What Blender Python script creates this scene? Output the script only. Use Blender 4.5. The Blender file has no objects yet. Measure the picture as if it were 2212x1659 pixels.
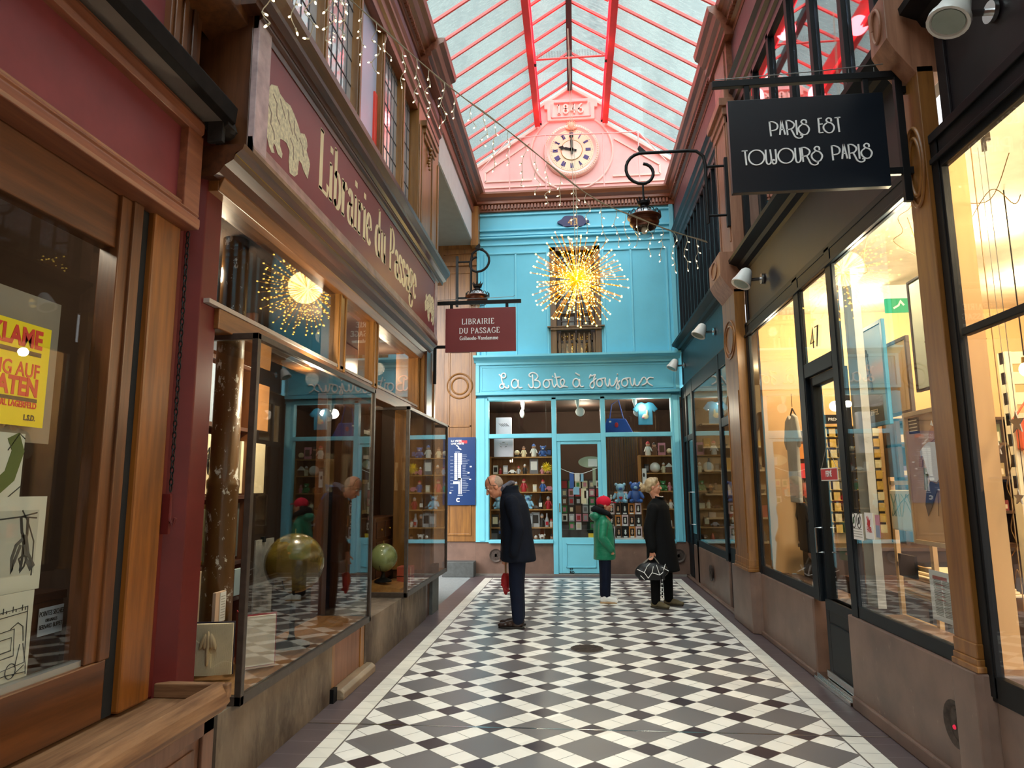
import bpy, math, random
import numpy as np
from mathutils import Vector, Matrix
random.seed(11)
PI = math.pi
sc = bpy.context.scene
COL = bpy.data.collections.new('passage'); sc.collection.children.link(COL)
link = COL.objects.link

# ---------------------------------------------------------------- camera
FPX = 1468.3
def cam_axes(yaw, pitch, roll):
    cy, sy, cp, sp = math.cos(yaw), math.sin(yaw), math.cos(pitch), math.sin(pitch)
    f = Vector((-sy*cp, cy*cp, sp)); r = Vector((cy, sy, 0)); d = f.cross(r)
    cr, sr = math.cos(roll), math.sin(roll)
    return cr*r + sr*d, -sr*r + cr*d, f
CR, CD, CF = cam_axes(9.12668962e-02, 1.51331409e-01, 7.10244094e-03)
CE = Vector((0, 0, 1.6))
cam = bpy.data.objects.new('camera', bpy.data.cameras.new('camera')); link(cam)
cam.data.sensor_width = 36; cam.data.lens = FPX/2212*36; cam.data.clip_start = .05
mw = Matrix.Identity(4)
for i in range(3):
    mw[i][0] = CR[i]; mw[i][1] = -CD[i]; mw[i][2] = -CF[i]; mw[i][3] = CE[i]
cam.matrix_world = mw
sc.camera = cam
# measured points: where a sight line meets a known plane of the place
def _ray(px, py): return CR*((px-1106)/FPX) + CD*((py-829.5)/FPX) + CF
def atX(px, py, x): d = _ray(px, py); return CE + d*(x/d.x)
def atY(px, py, y): d = _ray(px, py); return CE + d*(y/d.y)
def atZ(px, py, z): d = _ray(px, py); return CE + d*((z-1.6)/d.z)

# ---------------------------------------------------------------- colours and materials
def lin(h):
    h = h.lstrip('#'); o = []
    for i in (0, 2, 4):
        c = int(h[i:i+2], 16)/255
        o.append(c/12.92 if c <= .04045 else ((c+.055)/1.055)**2.4)
    return tuple(o) + (1,)
class NT:
    def __init__(s, name):
        s.m = bpy.data.materials.new(name); s.m.use_nodes = True
        s.t = s.m.node_tree; s.t.nodes.clear()
        s.out = s.n('ShaderNodeOutputMaterial')
    def n(s, typ, **kw):
        x = s.t.nodes.new(typ)
        for k, v in kw.items(): setattr(x, k, v)
        return x
    def l(s, a, b): s.t.links.new(a, b)
    def val(s, sock, v):
        if isinstance(v, bpy.types.NodeSocket): s.l(v, sock)
        else: sock.default_value = v
    def math(s, op, a, b=0., c=0.):
        x = s.n('ShaderNodeMath', operation=op)
        s.val(x.inputs[0], a); s.val(x.inputs[1], b); s.val(x.inputs[2], c)
        return x.outputs[0]
    def mix(s, f, a, b):
        x = s.n('ShaderNodeMix', data_type='RGBA')
        s.val(x.inputs[0], f); s.val(x.inputs[6], a); s.val(x.inputs[7], b)
        return x.outputs[2]
    def noise(s, scale, detail=3, stretch=(1, 1, 1), rough=.55):
        tc = s.n('ShaderNodeTexCoord'); mp = s.n('ShaderNodeMapping'); mp.inputs['Scale'].default_value = stretch
        s.l(tc.outputs['Object'], mp.inputs[0])
        x = s.n('ShaderNodeTexNoise'); x.inputs['Scale'].default_value = scale
        x.inputs['Detail'].default_value = detail; x.inputs['Roughness'].default_value = rough
        s.l(mp.outputs[0], x.inputs['Vector'])
        return x.outputs[0]
    def ramp(s, f, a, b):
        x = s.n('ShaderNodeMapRange', clamp=True); s.val(x.inputs[0], f)
        x.inputs[1].default_value = a; x.inputs[2].default_value = b
        return x.outputs[0]
    def bsdf(s, col, rough=.5, metal=0., **kw):
        p = s.n('ShaderNodeBsdfPrincipled'); s.val(p.inputs['Base Color'], col); s.val(p.inputs['Roughness'], rough)
        p.inputs['Metallic'].default_value = metal
        for k, v in kw.items(): s.val(p.inputs[k.replace('_', ' ')], v)
        return p
    def bump(s, p, h, strength=.2, dist=.01):
        b = s.n('ShaderNodeBump'); b.inputs['Strength'].default_value = strength; b.inputs['Distance'].default_value = dist
        s.l(h, b.inputs['Height']); s.l(b.outputs[0], p.inputs['Normal'])
    def done(s, p): s.l(p.outputs[0], s.out.inputs[0]); return s.m
MATS = {}
def paint(name, col, rough=.5, var=.12, scale=6, metal=0., bump=.0, **kw):
    if name in MATS: return MATS[name]
    t = NT(name); c = lin(col)
    f = t.noise(scale, 4)
    k = t.mix(t.ramp(f, .3, .7), tuple(x*(1-var) for x in c[:3])+(1,), tuple(min(1, x*(1+var)) for x in c[:3])+(1,))
    p = t.bsdf(k, rough, metal, **kw)
    if bump: t.bump(p, t.noise(scale*8, 3), bump)
    MATS[name] = t.done(p); return MATS[name]
def wood(name, c1, c2, axis='Z', rough=.42, scale=3., coat=.25):
    if name in MATS: return MATS[name]
    t = NT(name); st = {'X': (.12, 1.6, 1.6), 'Y': (1.6, .12, 1.6), 'Z': (1.6, 1.6, .12)}[axis]
    a = t.noise(scale*4, 6, st, .65); b = t.noise(scale*.5, 3, st)
    g = t.math('ADD', t.math('MULTIPLY', a, .65), t.math('MULTIPLY', b, .35))
    k = t.mix(t.ramp(g, .36, .64), lin(c2), lin(c1))
    p = t.bsdf(k, rough, Coat_Weight=coat, Coat_Roughness=.25)
    t.bump(p, a, .12, .004)
    MATS[name] = t.done(p); return MATS[name]
def emit(name, col, strength, mixdiff=0):
    if name in MATS: return MATS[name]
    t = NT(name); e = t.n('ShaderNodeEmission'); e.inputs[0].default_value = lin(col); e.inputs[1].default_value = strength
    MATS[name] = t.done(e); return MATS[name]
def glass(name, tint='f4f8f6', base=.05, power=4.2, gl=.0, dirt=0.):
    """clear pane: lets light straight through, mirrors more at a grazing angle"""
    if name in MATS: return MATS[name]
    t = NT(name)
    lw = t.n('ShaderNodeLayerWeight'); lw.inputs[0].default_value = .5
    f = t.math('ADD', t.math('MULTIPLY', t.math('POWER', lw.outputs['Facing'], power), 1-base), base)
    tr = t.n('ShaderNodeBsdfTransparent'); tr.inputs[0].default_value = lin(tint)
    g = t.n('ShaderNodeBsdfGlossy'); g.inputs['Roughness'].default_value = gl
    m = t.n('ShaderNodeMixShader'); t.l(f, m.inputs[0]); t.l(tr.outputs[0], m.inputs[1]); t.l(g.outputs[0], m.inputs[2])
    if dirt:
        d = t.n('ShaderNodeBsdfDiffuse'); d.inputs[0].default_value = lin('d8ddd6')
        m2 = t.n('ShaderNodeMixShader'); t.l(t.math('MULTIPLY', t.ramp(t.noise(3, 5, (.4, 3, 1)), .35, .75), dirt), m2.inputs[0])
        t.l(m.outputs[0], m2.inputs[1]); t.l(d.outputs[0], m2.inputs[2]); m = m2
    MATS[name] = t.done(m); return MATS[name]

# ---------------------------------------------------------------- mesh builder (world coordinates)
ORG = {}
class MB:
    def __init__(s): s.v = []; s.f = []; s.mi = []; s.k = 0
    def add(s, vs, fs):
        o = len(s.v); s.v += [tuple(v) for v in vs]
        for f in fs: s.f.append(tuple(i+o for i in f)); s.mi.append(s.k)
        return s
    def box(s, x0, x1, y0, y1, z0, z1):
        if x0 > x1: x0, x1 = x1, x0
        if y0 > y1: y0, y1 = y1, y0
        if z0 > z1: z0, z1 = z1, z0
        v = [(x, y, z) for z in (z0, z1) for y in (y0, y1) for x in (x0, x1)]
        return s.add(v, [(0, 2, 3, 1), (4, 5, 7, 6), (0, 1, 5, 4), (2, 6, 7, 3), (0, 4, 6, 2), (1, 3, 7, 5)])
    def obox(s, c, u, v, w):           # oriented box: centre and three half-axes
        c, u, v, w = Vector(c), Vector(u), Vector(v), Vector(w)
        p = [c+a*u+b*v+d*w for d in (-1, 1) for b in (-1, 1) for a in (-1, 1)]
        return s.add(p, [(0, 2, 3, 1), (4, 5, 7, 6), (0, 1, 5, 4), (2, 6, 7, 3), (0, 4, 6, 2), (1, 3, 7, 5)])
    def slab(s, pts, d):               # planar polygon given thickness vector d
        n = len(pts); d = Vector(d); a = [Vector(p) for p in pts]
        return s.add(a+[p+d for p in a], [tuple(range(n))[::-1], tuple(range(n, 2*n))] + [(i, (i+1) % n, n+(i+1) % n, n+i) for i in range(n)])
    def prism(s, prof, axis, a0, a1):  # profile (p,q) swept along an axis: 'X' -> (y,z), 'Y' -> (x,z), 'Z' -> (x,y)
        g = {'X': lambda p, a: (a, p[0], p[1]), 'Y': lambda p, a: (p[0], a, p[1]), 'Z': lambda p, a: (p[0], p[1], a)}[axis]
        n = len(prof)
        return s.add([g(p, a0) for p in prof]+[g(p, a1) for p in prof],
                     [tuple(range(n))[::-1], tuple(range(n, 2*n))] + [(i, (i+1) % n, n+(i+1) % n, n+i) for i in range(n)])
    def tube(s, pts, r, n=8, cap=True):
        pts = [Vector(p) for p in pts]; m = len(pts)
        rs = r if isinstance(r, (list, tuple)) else [r]*m
        t0 = (pts[1]-pts[0]).normalized()
        up = Vector((0, 0, 1)) if abs(t0.z) < .9 else Vector((1, 0, 0))
        u = t0.cross(up).normalized(); vs = []
        for i, p in enumerate(pts):
            t = (pts[min(i+1, m-1)]-pts[max(i-1, 0)]).normalized()
            u = (u - t*u.dot(t)).normalized(); w = t.cross(u)
            vs += [p+(u*math.cos(a)+w*math.sin(a))*rs[i] for a in [2*PI*k/n for k in range(n)]]
        fs = [(i*n+k, i*n+(k+1) % n, (i+1)*n+(k+1) % n, (i+1)*n+k) for i in range(m-1) for k in range(n)]
        if cap: fs += [tuple(range(n))[::-1], tuple(range((m-1)*n, m*n))]
        return s.add(vs, fs)
    def lathe(s, prof, c, axis='Z', n=24, sx=1., sy=1.):
        c = Vector(c); vs = []; m = len(prof)
        for r, h in prof:
            for k in range(n):
                a = 2*PI*k/n; x, y = r*math.cos(a)*sx, r*math.sin(a)*sy
                vs.append(c+Vector({'Z': (x, y, h), 'Y': (x, h, y), 'X': (h, x, y)}[axis]))
        fs = [(i*n+k, i*n+(k+1) % n, (i+1)*n+(k+1) % n, (i+1)*n+k) for i in range(m-1) for k in range(n)]
        fs += [tuple(range(n))[::-1], tuple(range((m-1)*n, m*n))]
        return s.add(vs, fs)
    def ball(s, c, r, n=14, m=8, R=None):
        r = r if isinstance(r, (list, tuple)) else (r, r, r); c = Vector(c); vs = []
        for i in range(1, m):
            t = PI*i/m
            for k in range(n):
                a = 2*PI*k/n; vs.append(Vector((r[0]*math.sin(t)*math.cos(a), r[1]*math.sin(t)*math.sin(a), -r[2]*math.cos(t))))
        vs += [Vector((0, 0, -r[2])), Vector((0, 0, r[2]))]
        if R is not None: vs = [R @ q for q in vs]
        vs = [c+q for q in vs]
        fs = [(i*n+k, i*n+(k+1) % n, (i+1)*n+(k+1) % n, (i+1)*n+k) for i in range(m-2) for k in range(n)]
        b = (m-1)*n
        fs += [(b, (k+1) % n, k) for k in range(n)] + [(b+1, (m-2)*n+k, (m-2)*n+(k+1) % n) for k in range(n)]
        return s.add(vs, fs)
    def cap(s, p0, p1, r0, r1, n=12):  # tapered limb with rounded ends
        p0, p1 = Vector(p0), Vector(p1); d = p1-p0; L = d.length; d.normalize()
        pts = []; rs = []
        for a in (-85, -60, -30, 0): pts.append(p0+d*(r0*math.sin(math.radians(a)))); rs.append(max(r0*math.cos(math.radians(a)), 1e-4))
        for a in (0, 30, 60, 85): pts.append(p1+d*(r1*math.sin(math.radians(a)))); rs.append(max(r1*math.cos(math.radians(a)), 1e-4))
        if L < 1e-4: return s.ball(p0, r0)
        return s.tube(pts, rs, n)
    def rings(s, rs, n=20, cap=True):  # list of (cx,cy,z,rx,ry) ellipses lofted upwards
        vs = []; m = len(rs)
        for cx, cy, z, rx, ry in rs:
            vs += [(cx+rx*math.cos(2*PI*k/n), cy+ry*math.sin(2*PI*k/n), z) for k in range(n)]
        fs = [(i*n+k, i*n+(k+1) % n, (i+1)*n+(k+1) % n, (i+1)*n+k) for i in range(m-1) for k in range(n)]
        if cap: fs += [tuple(range(n))[::-1], tuple(range((m-1)*n, m*n))]
        return s.add(vs, fs)
    def ribbon(s, pts, w, o, u, v, d, n=None):  # flat stroke with width w in the (u,v) plane at o, thickness d
        o, u, v, d = Vector(o), Vector(u), Vector(v), Vector(d); m = len(pts)
        closed = m > 3 and abs(pts[0][0]-pts[-1][0])+abs(pts[0][1]-pts[-1][1]) < 1e-6
        P = [Vector((p[0], p[1])) for p in pts]; L = []; Rr = []
        for i in range(m):
            a = P[i-1] if i else (P[-2] if closed else P[0]); b = P[i+1] if i < m-1 else (P[1] if closed else P[-1])
            t = (b-a); t = t.normalized() if t.length > 1e-9 else Vector((1, 0))
            nn = Vector((-t.y, t.x)); ww = w(t) if callable(w) else w
            if i and i < m-1:
                e = (P[i]-P[i-1])
                if e.length > 1e-9: ww /= max(.6, abs(nn.dot(Vector((-e.y, e.x)).normalized())))
            L.append(P[i]+nn*ww/2); Rr.append(P[i]-nn*ww/2)
        pt = lambda q: o+u*q.x+v*q.y
        vs = [pt(q) for q in L]+[pt(q) for q in Rr]; vs += [q+d for q in vs]
        fs = []
        for i in range(m-1):
            fs += [(i, i+1, m+i+1, m+i)[::-1], (2*m+i, 2*m+i+1, 3*m+i+1, 3*m+i), (i, 2*m+i, 2*m+i+1, i+1)[::-1], (m+i, m+i+1, 3*m+i+1, 3*m+i)[::-1]]
        fs += [(0, m, 3*m, 2*m), (m-1, 3*m-1, 4*m-1, 2*m-1)]
        return s.add(vs, fs)
    def build(s, name, mat=None, parent=None, smooth=False, bevel=0., org=None, kind=None, angle=40):
        me = bpy.data.meshes.new(name)
        if parent is not None: og = ORG.get(parent, Vector((0, 0, 0)))
        elif org is not None: og = Vector(org)
        else:
            A = np.array(s.v); lo, hi = A.min(0), A.max(0); og = Vector(((lo[0]+hi[0])/2, (lo[1]+hi[1])/2, lo[2]))
        me.from_pydata([(a-og.x, b-og.y, c-og.z) for a, b, c in s.v], [], s.f)
        ms = mat if isinstance(mat, (list, tuple)) else [mat]
        for q in ms:
            if q is not None: me.materials.append(q)
        if len(ms) > 1: me.polygons.foreach_set('material_index', s.mi)
        o = bpy.data.objects.new(name, me); link(o)
        if smooth:
            me.polygons.foreach_set('use_smooth', [True]*len(me.polygons))
            if angle < 180:
                try: me.set_sharp_from_angle(angle=math.radians(angle))
                except Exception: pass
        if parent is not None: o.parent = parent
        else: o.location = og
        ORG[o] = og
        if bevel:
            b = o.modifiers.new('bevel', 'BEVEL'); b.width = bevel; b.segments = 2; b.limit_method = 'ANGLE'
        if kind: o['kind'] = kind
        me.update()
        return o
def B(*a): return MB().box(*a)
def struct(name, mb, mat, **kw):
    return mb.build(name, mat, kind='structure' if kw.get('parent') is None else None, **kw)
def tag(o, label, cat, group=None):
    o['label'] = label; o['category'] = cat
    if group: o['group'] = group
    return o
def thing(name, label, cat, loc=(0, 0, 0), group=None):
    o = bpy.data.objects.new(name, None); o.empty_display_size = .1; link(o); o.location = loc
    ORG[o] = Vector(loc); return tag(o, label, cat, group)
def copy_tree(o, parent=None):
    c = o.copy(); link(c)
    if parent is not None: c.parent = parent
    for ch in [q for q in o.children]: copy_tree(ch, c)
    return c
def place(o, loc, rz=0., s=1., label=None):
    o.location = loc; o.rotation_euler = (0, 0, rz); o.scale = (s, s, s)
    if label: o['label'] = label
    return o
def fuse(name, mb, voxel, mat, parent=None, smooth=6, org=None):
    """overlapping closed shapes melted into one continuous skin"""
    t = mb.build('tmp_fuse', None, org=(0, 0, 0))
    r = t.modifiers.new('r', 'REMESH'); r.mode = 'VOXEL'; r.voxel_size = voxel; r.use_smooth_shade = True
    if smooth:
        k = t.modifiers.new('s', 'SMOOTH'); k.factor = .5; k.iterations = smooth
    dg = bpy.context.evaluated_depsgraph_get()
    me = bpy.data.meshes.new_from_object(t.evaluated_get(dg)); me.name = name
    bpy.data.objects.remove(t, do_unlink=True)
    og = ORG[parent] if parent is not None else (Vector(org) if org is not None else Vector((0, 0, 0)))
    me.transform(Matrix.Translation(-og)); me.materials.clear()
    for q in (mat if isinstance(mat, (list, tuple)) else [mat]): me.materials.append(q)
    me.polygons.foreach_set('use_smooth', [True]*len(me.polygons)); me.update()
    o = bpy.data.objects.new(name, me); link(o); ORG[o] = og
    if parent is not None: o.parent = parent
    else: o.location = og
    return o
def sarc(cx, cy, rx, ry, a0, a1, n=12):
    return [(cx+rx*math.cos(math.radians(a0+(a1-a0)*i/n)), cy+ry*math.sin(math.radians(a0+(a1-a0)*i/n))) for i in range(n+1)]
def smooth_pts(P, k=5):
    P = [Vector(p) for p in P]; out = []
    for i in range(len(P)-1):
        a, b, c, d = P[max(i-1, 0)], P[i], P[i+1], P[min(i+2, len(P)-1)]
        for j in range(k):
            t = j/k
            out.append(.5*((2*b)+(c-a)*t+(2*a-5*b+4*c-d)*t*t+(3*b-a-3*c+d)*t**3))
    return out+[P[-1]]
# plain block lettering with Blender's built-in face, as one raised mesh
def lettering(name, text, size, o, u, v, mat, parent, depth=.003, align='CENTER', bold=0., stretch=1., spacing=1.):
    cu = bpy.data.curves.new('t', 'FONT'); cu.body = text; cu.size = size; cu.extrude = depth/2; cu.align_x = align
    cu.offset = bold; cu.resolution_u = 3; cu.space_character = spacing
    t = bpy.data.objects.new('t', cu); link(t)
    bpy.context.view_layer.update()
    me = bpy.data.meshes.new_from_object(t.evaluated_get(bpy.context.evaluated_depsgraph_get()))
    bpy.data.objects.remove(t, do_unlink=True); bpy.data.curves.remove(cu)
    u, v = Vector(u).normalized(), Vector(v).normalized(); w = u.cross(v)
    M = Matrix((u*stretch, v, w)).transposed().to_4x4(); M.translation = Vector(o)+w*depth/2
    me.transform(M)
    og = ORG[parent] if parent is not None else Vector(o)
    me.transform(Matrix.Translation(-og)); me.materials.append(mat); me.name = name
    ob = bpy.data.objects.new(name, me); link(ob); ORG[ob] = og
    if parent is not None: ob.parent = parent
    else: ob.location = og
    return ob
# serif lettering drawn with a broad pen
A_ = sarc
GL = {
 'L': (.62, [[(.14, 0), (.14, 1)], [(.03, .985), (.26, .985)], [(.03, .015), (.56, .015), (.6, .2)]]),
 'I': (.34, [[(.15, 0), (.15, 1)], [(.04, .985), (.26, .985)], [(.04, .015), (.26, .015)]]),
 'B': (.66, [[(.14, 0), (.14, 1)], [(.03, .985), (.3, .985)]+A_(.3, .765, .22, .22, 90, -90, 8)+[(.16, .545)], [(.16, .53), (.32, .53)]+A_(.32, .272, .27, .258, 90, -90, 8)+[(.03, .015)]]),
 'R': (.7, [[(.14, 0), (.14, 1)], [(.03, .015), (.26, .015)], [(.03, .985), (.32, .985)]+A_(.32, .745, .24, .24, 90, -90, 8)+[(.16, .505)], [(.33, .5), (.6, .03), (.7, .015)]]),
 'A': (.74, [[(.36, 1), (.62, 0)], [(.36, .97), (.1, .02)], [(.18, .34), (.54, .34)], [(0, .015), (.21, .015)], [(.5, .015), (.74, .015)]]),
 'E': (.62, [[(.14, 0), (.14, 1)], [(.03, .985), (.5, .985), (.53, .8)], [(.14, .52), (.42, .52)], [(.03, .015), (.53, .015), (.58, .2)]]),
 'D': (.76, [[(.14, 0), (.14, 1)], [(.03, .985), (.3, .985)]+A_(.3, .5, .38, .485, 90, -90, 10)+[(.03, .015)]]),
 'U': (.76, [[(.15, 1), (.15, .3)]+A_(.38, .3, .23, .29, 180, 360, 10)+[(.61, 1)], [(.04, .985), (.27, .985)], [(.5, .985), (.72, .985)]]),
 'P': (.62, [[(.14, 0), (.14, 1)], [(.03, .015), (.27, .015)], [(.03, .985), (.3, .985)]+A_(.3, .72, .25, .265, 90, -90, 8)+[(.16, .455)]]),
 'S': (.56, [[(.46, .78), (.44, .9), (.28, .99), (.12, .93), (.07, .78), (.14, .62), (.36, .46), (.48, .3), (.44, .1), (.26, .01), (.1, .06), (.05, .24)]]),
 'G': (.76, [A_(.4, .5, .33, .49, 40, 325, 16)+[(.64, .42)], [(.5, .42), (.74, .42)]]),
 'V': (.74, [[(.1, .98), (.36, 0)], [(.36, .02), (.62, .98)], [(0, .985), (.22, .985)], [(.5, .985), (.74, .985)]]),
 'X': (.7, [[(.1, .98), (.58, .02)], [(.58, .98), (.1, .02)], [(0, .985), (.2, .985)], [(.48, .985), (.7, .985)], [(0, .015), (.2, .015)], [(.48, .015), (.7, .015)]]),
 'i': (.27, [[(.13, 0), (.13, .63)], [(.02, .61), (.13, .63)], [(.02, .015), (.24, .015)], [(.13, .82), (.13, .93)]]),
 'b': (.54, [[(.13, 0), (.13, 1)], [(.02, .98), (.13, 1)], A_(.27, .31, .21, .31, 140, -140, 12)]),
 'r': (.42, [[(.13, 0), (.13, .63)], [(.02, .61), (.13, .63)], [(.02, .015), (.26, .015)], [(.14, .46), (.2, .58), (.32, .62), (.4, .54)]]),
 'a': (.5, [[(.38, .05), (.38, .45)]+A_(.24, .45, .14, .17, 0, 165, 8), A_(.22, .18, .16, .18, 70, 300, 10)+[(.38, .14)], [(.1, .34), (.38, .38)], [(.38, .06), (.42, .01), (.5, .05)]]),
 'e': (.48, [[(.06, .36), (.43, .36)]+A_(.25, .33, .19, .3, 8, 320, 16)]),
 'd': (.56, [[(.42, 0), (.42, 1)], [(.31, .98), (.42, 1)], A_(.27, .31, .21, .31, 40, 320, 12), [(.42, .015), (.53, .03)]]),
 'u': (.58, [[(.12, .63), (.12, .2)]+A_(.27, .2, .15, .19, 180, 320, 8)+[(.43, .2)], [(.43, .63), (.43, 0)], [(.02, .61), (.12, .63)], [(.32, .61), (.43, .63)], [(.43, .015), (.55, .03)]]),
 's': (.42, [[(.34, .47), (.32, .58), (.2, .63), (.09, .58), (.06, .48), (.12, .38), (.28, .28), (.36, .18), (.32, .05), (.19, 0), (.08, .04), (.04, .16)]]),
 'g': (.54, [A_(.23, .42, .18, .21, 0, 360, 14), A_(.25, -.14, .22, .15, 0, 360, 14), [(.14, .24), (.07, .12), (.12, .03), (.36, -.01), (.46, -.1)], [(.36, .55), (.44, .62), (.52, .58)]]),
 'n': (.6, [[(.13, 0), (.13, .63)], [(.02, .61), (.13, .63)], [(.02, .015), (.24, .015)], [(.14, .45), (.2, .57), (.32, .63), (.44, .56), (.46, .4), (.46, 0)], [(.36, .015), (.57, .015)]]),
 'm': (.9, [[(.13, 0), (.13, .63)], [(.02, .61), (.13, .63)], [(.02, .015), (.24, .015)], [(.14, .45), (.2, .57), (.31, .63), (.41, .56), (.43, .4), (.43, 0)], [(.44, .45), (.5, .57), (.61, .63), (.72, .56), (.74, .4), (.74, 0)], [(.65, .015), (.86, .015)], [(.34, .015), (.53, .015)]]),
 'o': (.54, [A_(.26, .31, .21, .31, 0, 360, 16)]),
 '-': (.36, [[(.05, .28), (.3, .28)]]), ' ': (.3, []),
 '1': (.5, [[(.25, 0), (.25, 1)], [(.12, .82), (.25, 1)], [(.08, .02), (.42, .02)]]),
 '8': (.6, [A_(.29, .74, .18, .24, 0, 360, 14), A_(.29, .26, .22, .25, 0, 360, 14)]),
 '4': (.62, [[(.42, 0), (.42, 1), (.05, .3), (.58, .3)]]),
 '6': (.6, [A_(.3, .28, .22, .27, 0, 360, 14), [(.09, .34), (.14, .68), (.28, .9), (.44, 1)]]),
 '3': (.56, [A_(.25, .74, .19, .24, 150, -80, 10), A_(.25, .26, .22, .26, 80, -150, 10)]),
 '7': (.56, [[(.06, .98), (.5, .98), (.2, 0)]]),
}
def serif(name, text, H, o, u, v, mat, parent, thick=.13, thin=.05, depth=.004, track=.04, align='LEFT', cond=1.):
    u, v = Vector(u).normalized(), Vector(v).normalized(); w = u.cross(v)
    tot = sum(GL[c][0]+track for c in text)*H*cond
    x = {'LEFT': 0, 'CENTER': -tot/2, 'RIGHT': -tot}[align]; mb = MB()
    pen = lambda t: H*(thin+(thick-thin)*abs(t.y)**1.5)
    for c in text:
        adv, strokes = GL[c]
        for st in strokes: mb.ribbon([(x+p[0]*H*cond, p[1]*H) for p in st], pen, o, u, v, w*depth)
        x += (adv+track)*H*cond
    return mb.build(name, mat, parent)
# ================================================================ materials
W_OAK = wood('oak_brown', '9c6a2e', '69431a')
W_OAKY = wood('oak_along', '875427', '573114', 'Y')
W_OAKX = wood('oak_across', 'b0763c', '7c4a1c', 'X')
W_HONEY = wood('honey_wood', '96591c', '5f340e')
W_NEAR = wood('near_shop_wood', '70421f', '40230f', 'Z', .38)
W_NEARY = wood('near_shop_wood_along', '6c3e1c', '3c200d', 'Y', .38)
W_DARK = wood('dark_stained_wood', '5a331c', '331a0d', 'Y', .35, 3, .4)
W_DARKZ = wood('dark_stained_upright', '6a4024', '40220f', 'Z', .35, 3, .4)
W_RED = wood('reddish_wood', '955a3c', '6a3722', 'Y', .45)
W_REDX = wood('reddish_wood_across', 'a2603a', '74391f', 'X', .45)
W_PALE = wood('weathered_ledge_wood', '9a7350', '5f3d24', 'Y', .6, 4, 0)
W_PINE = wood('pine_shelf', 'b98748', '94612c', 'Z', .5)
MAROON = paint('maroon_paint', '7b3438', .42, .1)
MAROON_SIGN = paint('maroon_sign_paint', '7a3233', .38, .06, 3)
OXBLOOD = paint('oxblood_paint', '5c1c19', .45, .12, Specular_IOR_Level=.3)
BLUE = paint('sky_blue_paint', '78cde2', .45, .05, 2)
BLUE_D = paint('sky_blue_paint_panel', '6ac4dc', .5, .05, 2)
BLACK = paint('black_paint', '0b0c0f', .5, .2, Specular_IOR_Level=.22)
BLACKBLUE = paint('blue_black_paint', '09131a', .48, .15, Specular_IOR_Level=.25)
AUB = paint('aubergine_fascia', '231d20', .45, .15, Specular_IOR_Level=.35)
REFL_BLUE = paint('blue_reflection_fascia', '1b3440', .4, .15)  # blue tint stands in for the toy shop reflected in the dark fascia
IRON = paint('black_iron', '141313', .5, .2, 20, .2, Specular_IOR_Level=.3)
RED = paint('red_beam_paint', 'f0322e', .5, .06)
REDS = paint('pale_red_rib_paint', 'e8605a', .5, .06)
PINK = paint('pink_gable_plaster', 'f0bdb8', .75, .05, 3)
PINKL = paint('pale_pink_plaster', 'f0cdc2', .75, .05, 3)
WHITE = paint('white_plaster', 'd8d3d2', .8, .04)
CREAM = paint('cream_enamel', 'f0dcb8', .5, .04)
LETTER = paint('cream_lettering', 'f0dfb4', .5, .05)
WHITEP = paint('white_paint', 'f4f4f2', .45, .03)
GREY = paint('grey_soffit', '8f9088', .8, .05)
STEEL = paint('brown_steel_frame', '4a3f37', .4, .2, 20, .4)
CHROME = paint('chrome', 'c8c8c8', .18, .03, 3, 1.)
BRASS = paint('brass', 'b08a3c', .3, .1, 5, 1.)
BRONZE = paint('bronze_lamp_metal', '5a3220', .35, .2, 12, .7)
GREYST = paint('grey_stone_block', '4a4d4c', .7, .2, 14)
def stone(name, c1, c2, c3):
    t = NT(name)
    a = t.noise(2.2, 5); b = t.noise(9, 6, (1, 1, .5), .7); s = t.noise(5, 2, (1.2, 1.2, 3))
    k = t.mix(t.ramp(a, .35, .65), lin(c1), lin(c2))
    k = t.mix(t.math('MULTIPLY', t.ramp(b, .6, .75), t.ramp(s, .5, .7)), k, lin(c3))
    p = t.bsdf(k, .38); t.bump(p, b, .08)
    return t.done(p)
PLINTH = stone('brown_marble_plinth', '806558', '614c42', 'b8a28e')
DIRTY = None
def dirty_stone():
    t = NT('stained_plinth_stone')
    a = t.noise(1.6, 6, (1, 1, .6), .68); b = t.noise(7, 6, (1, 1, .35), .7)
    k = t.mix(t.ramp(a, .36, .62), lin('33251b'), lin('6f6051')); k = t.mix(t.math('MULTIPLY', t.ramp(b, .5, .72), .6), k, lin('8c7e6c'))
    p = t.bsdf(k, .7); t.bump(p, b, .25)
    return t.done(p)
DIRTY = dirty_stone()
PANE = glass('shop_window_glass', 'f6f8f7', .04, 4.8)
PANE_D = glass('dark_shop_glass', 'f0f0ee', .045, 4.6)
PANE_UP = glass('upper_window_glass', 'aab4c2', .3, 2.2, .02)

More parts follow.
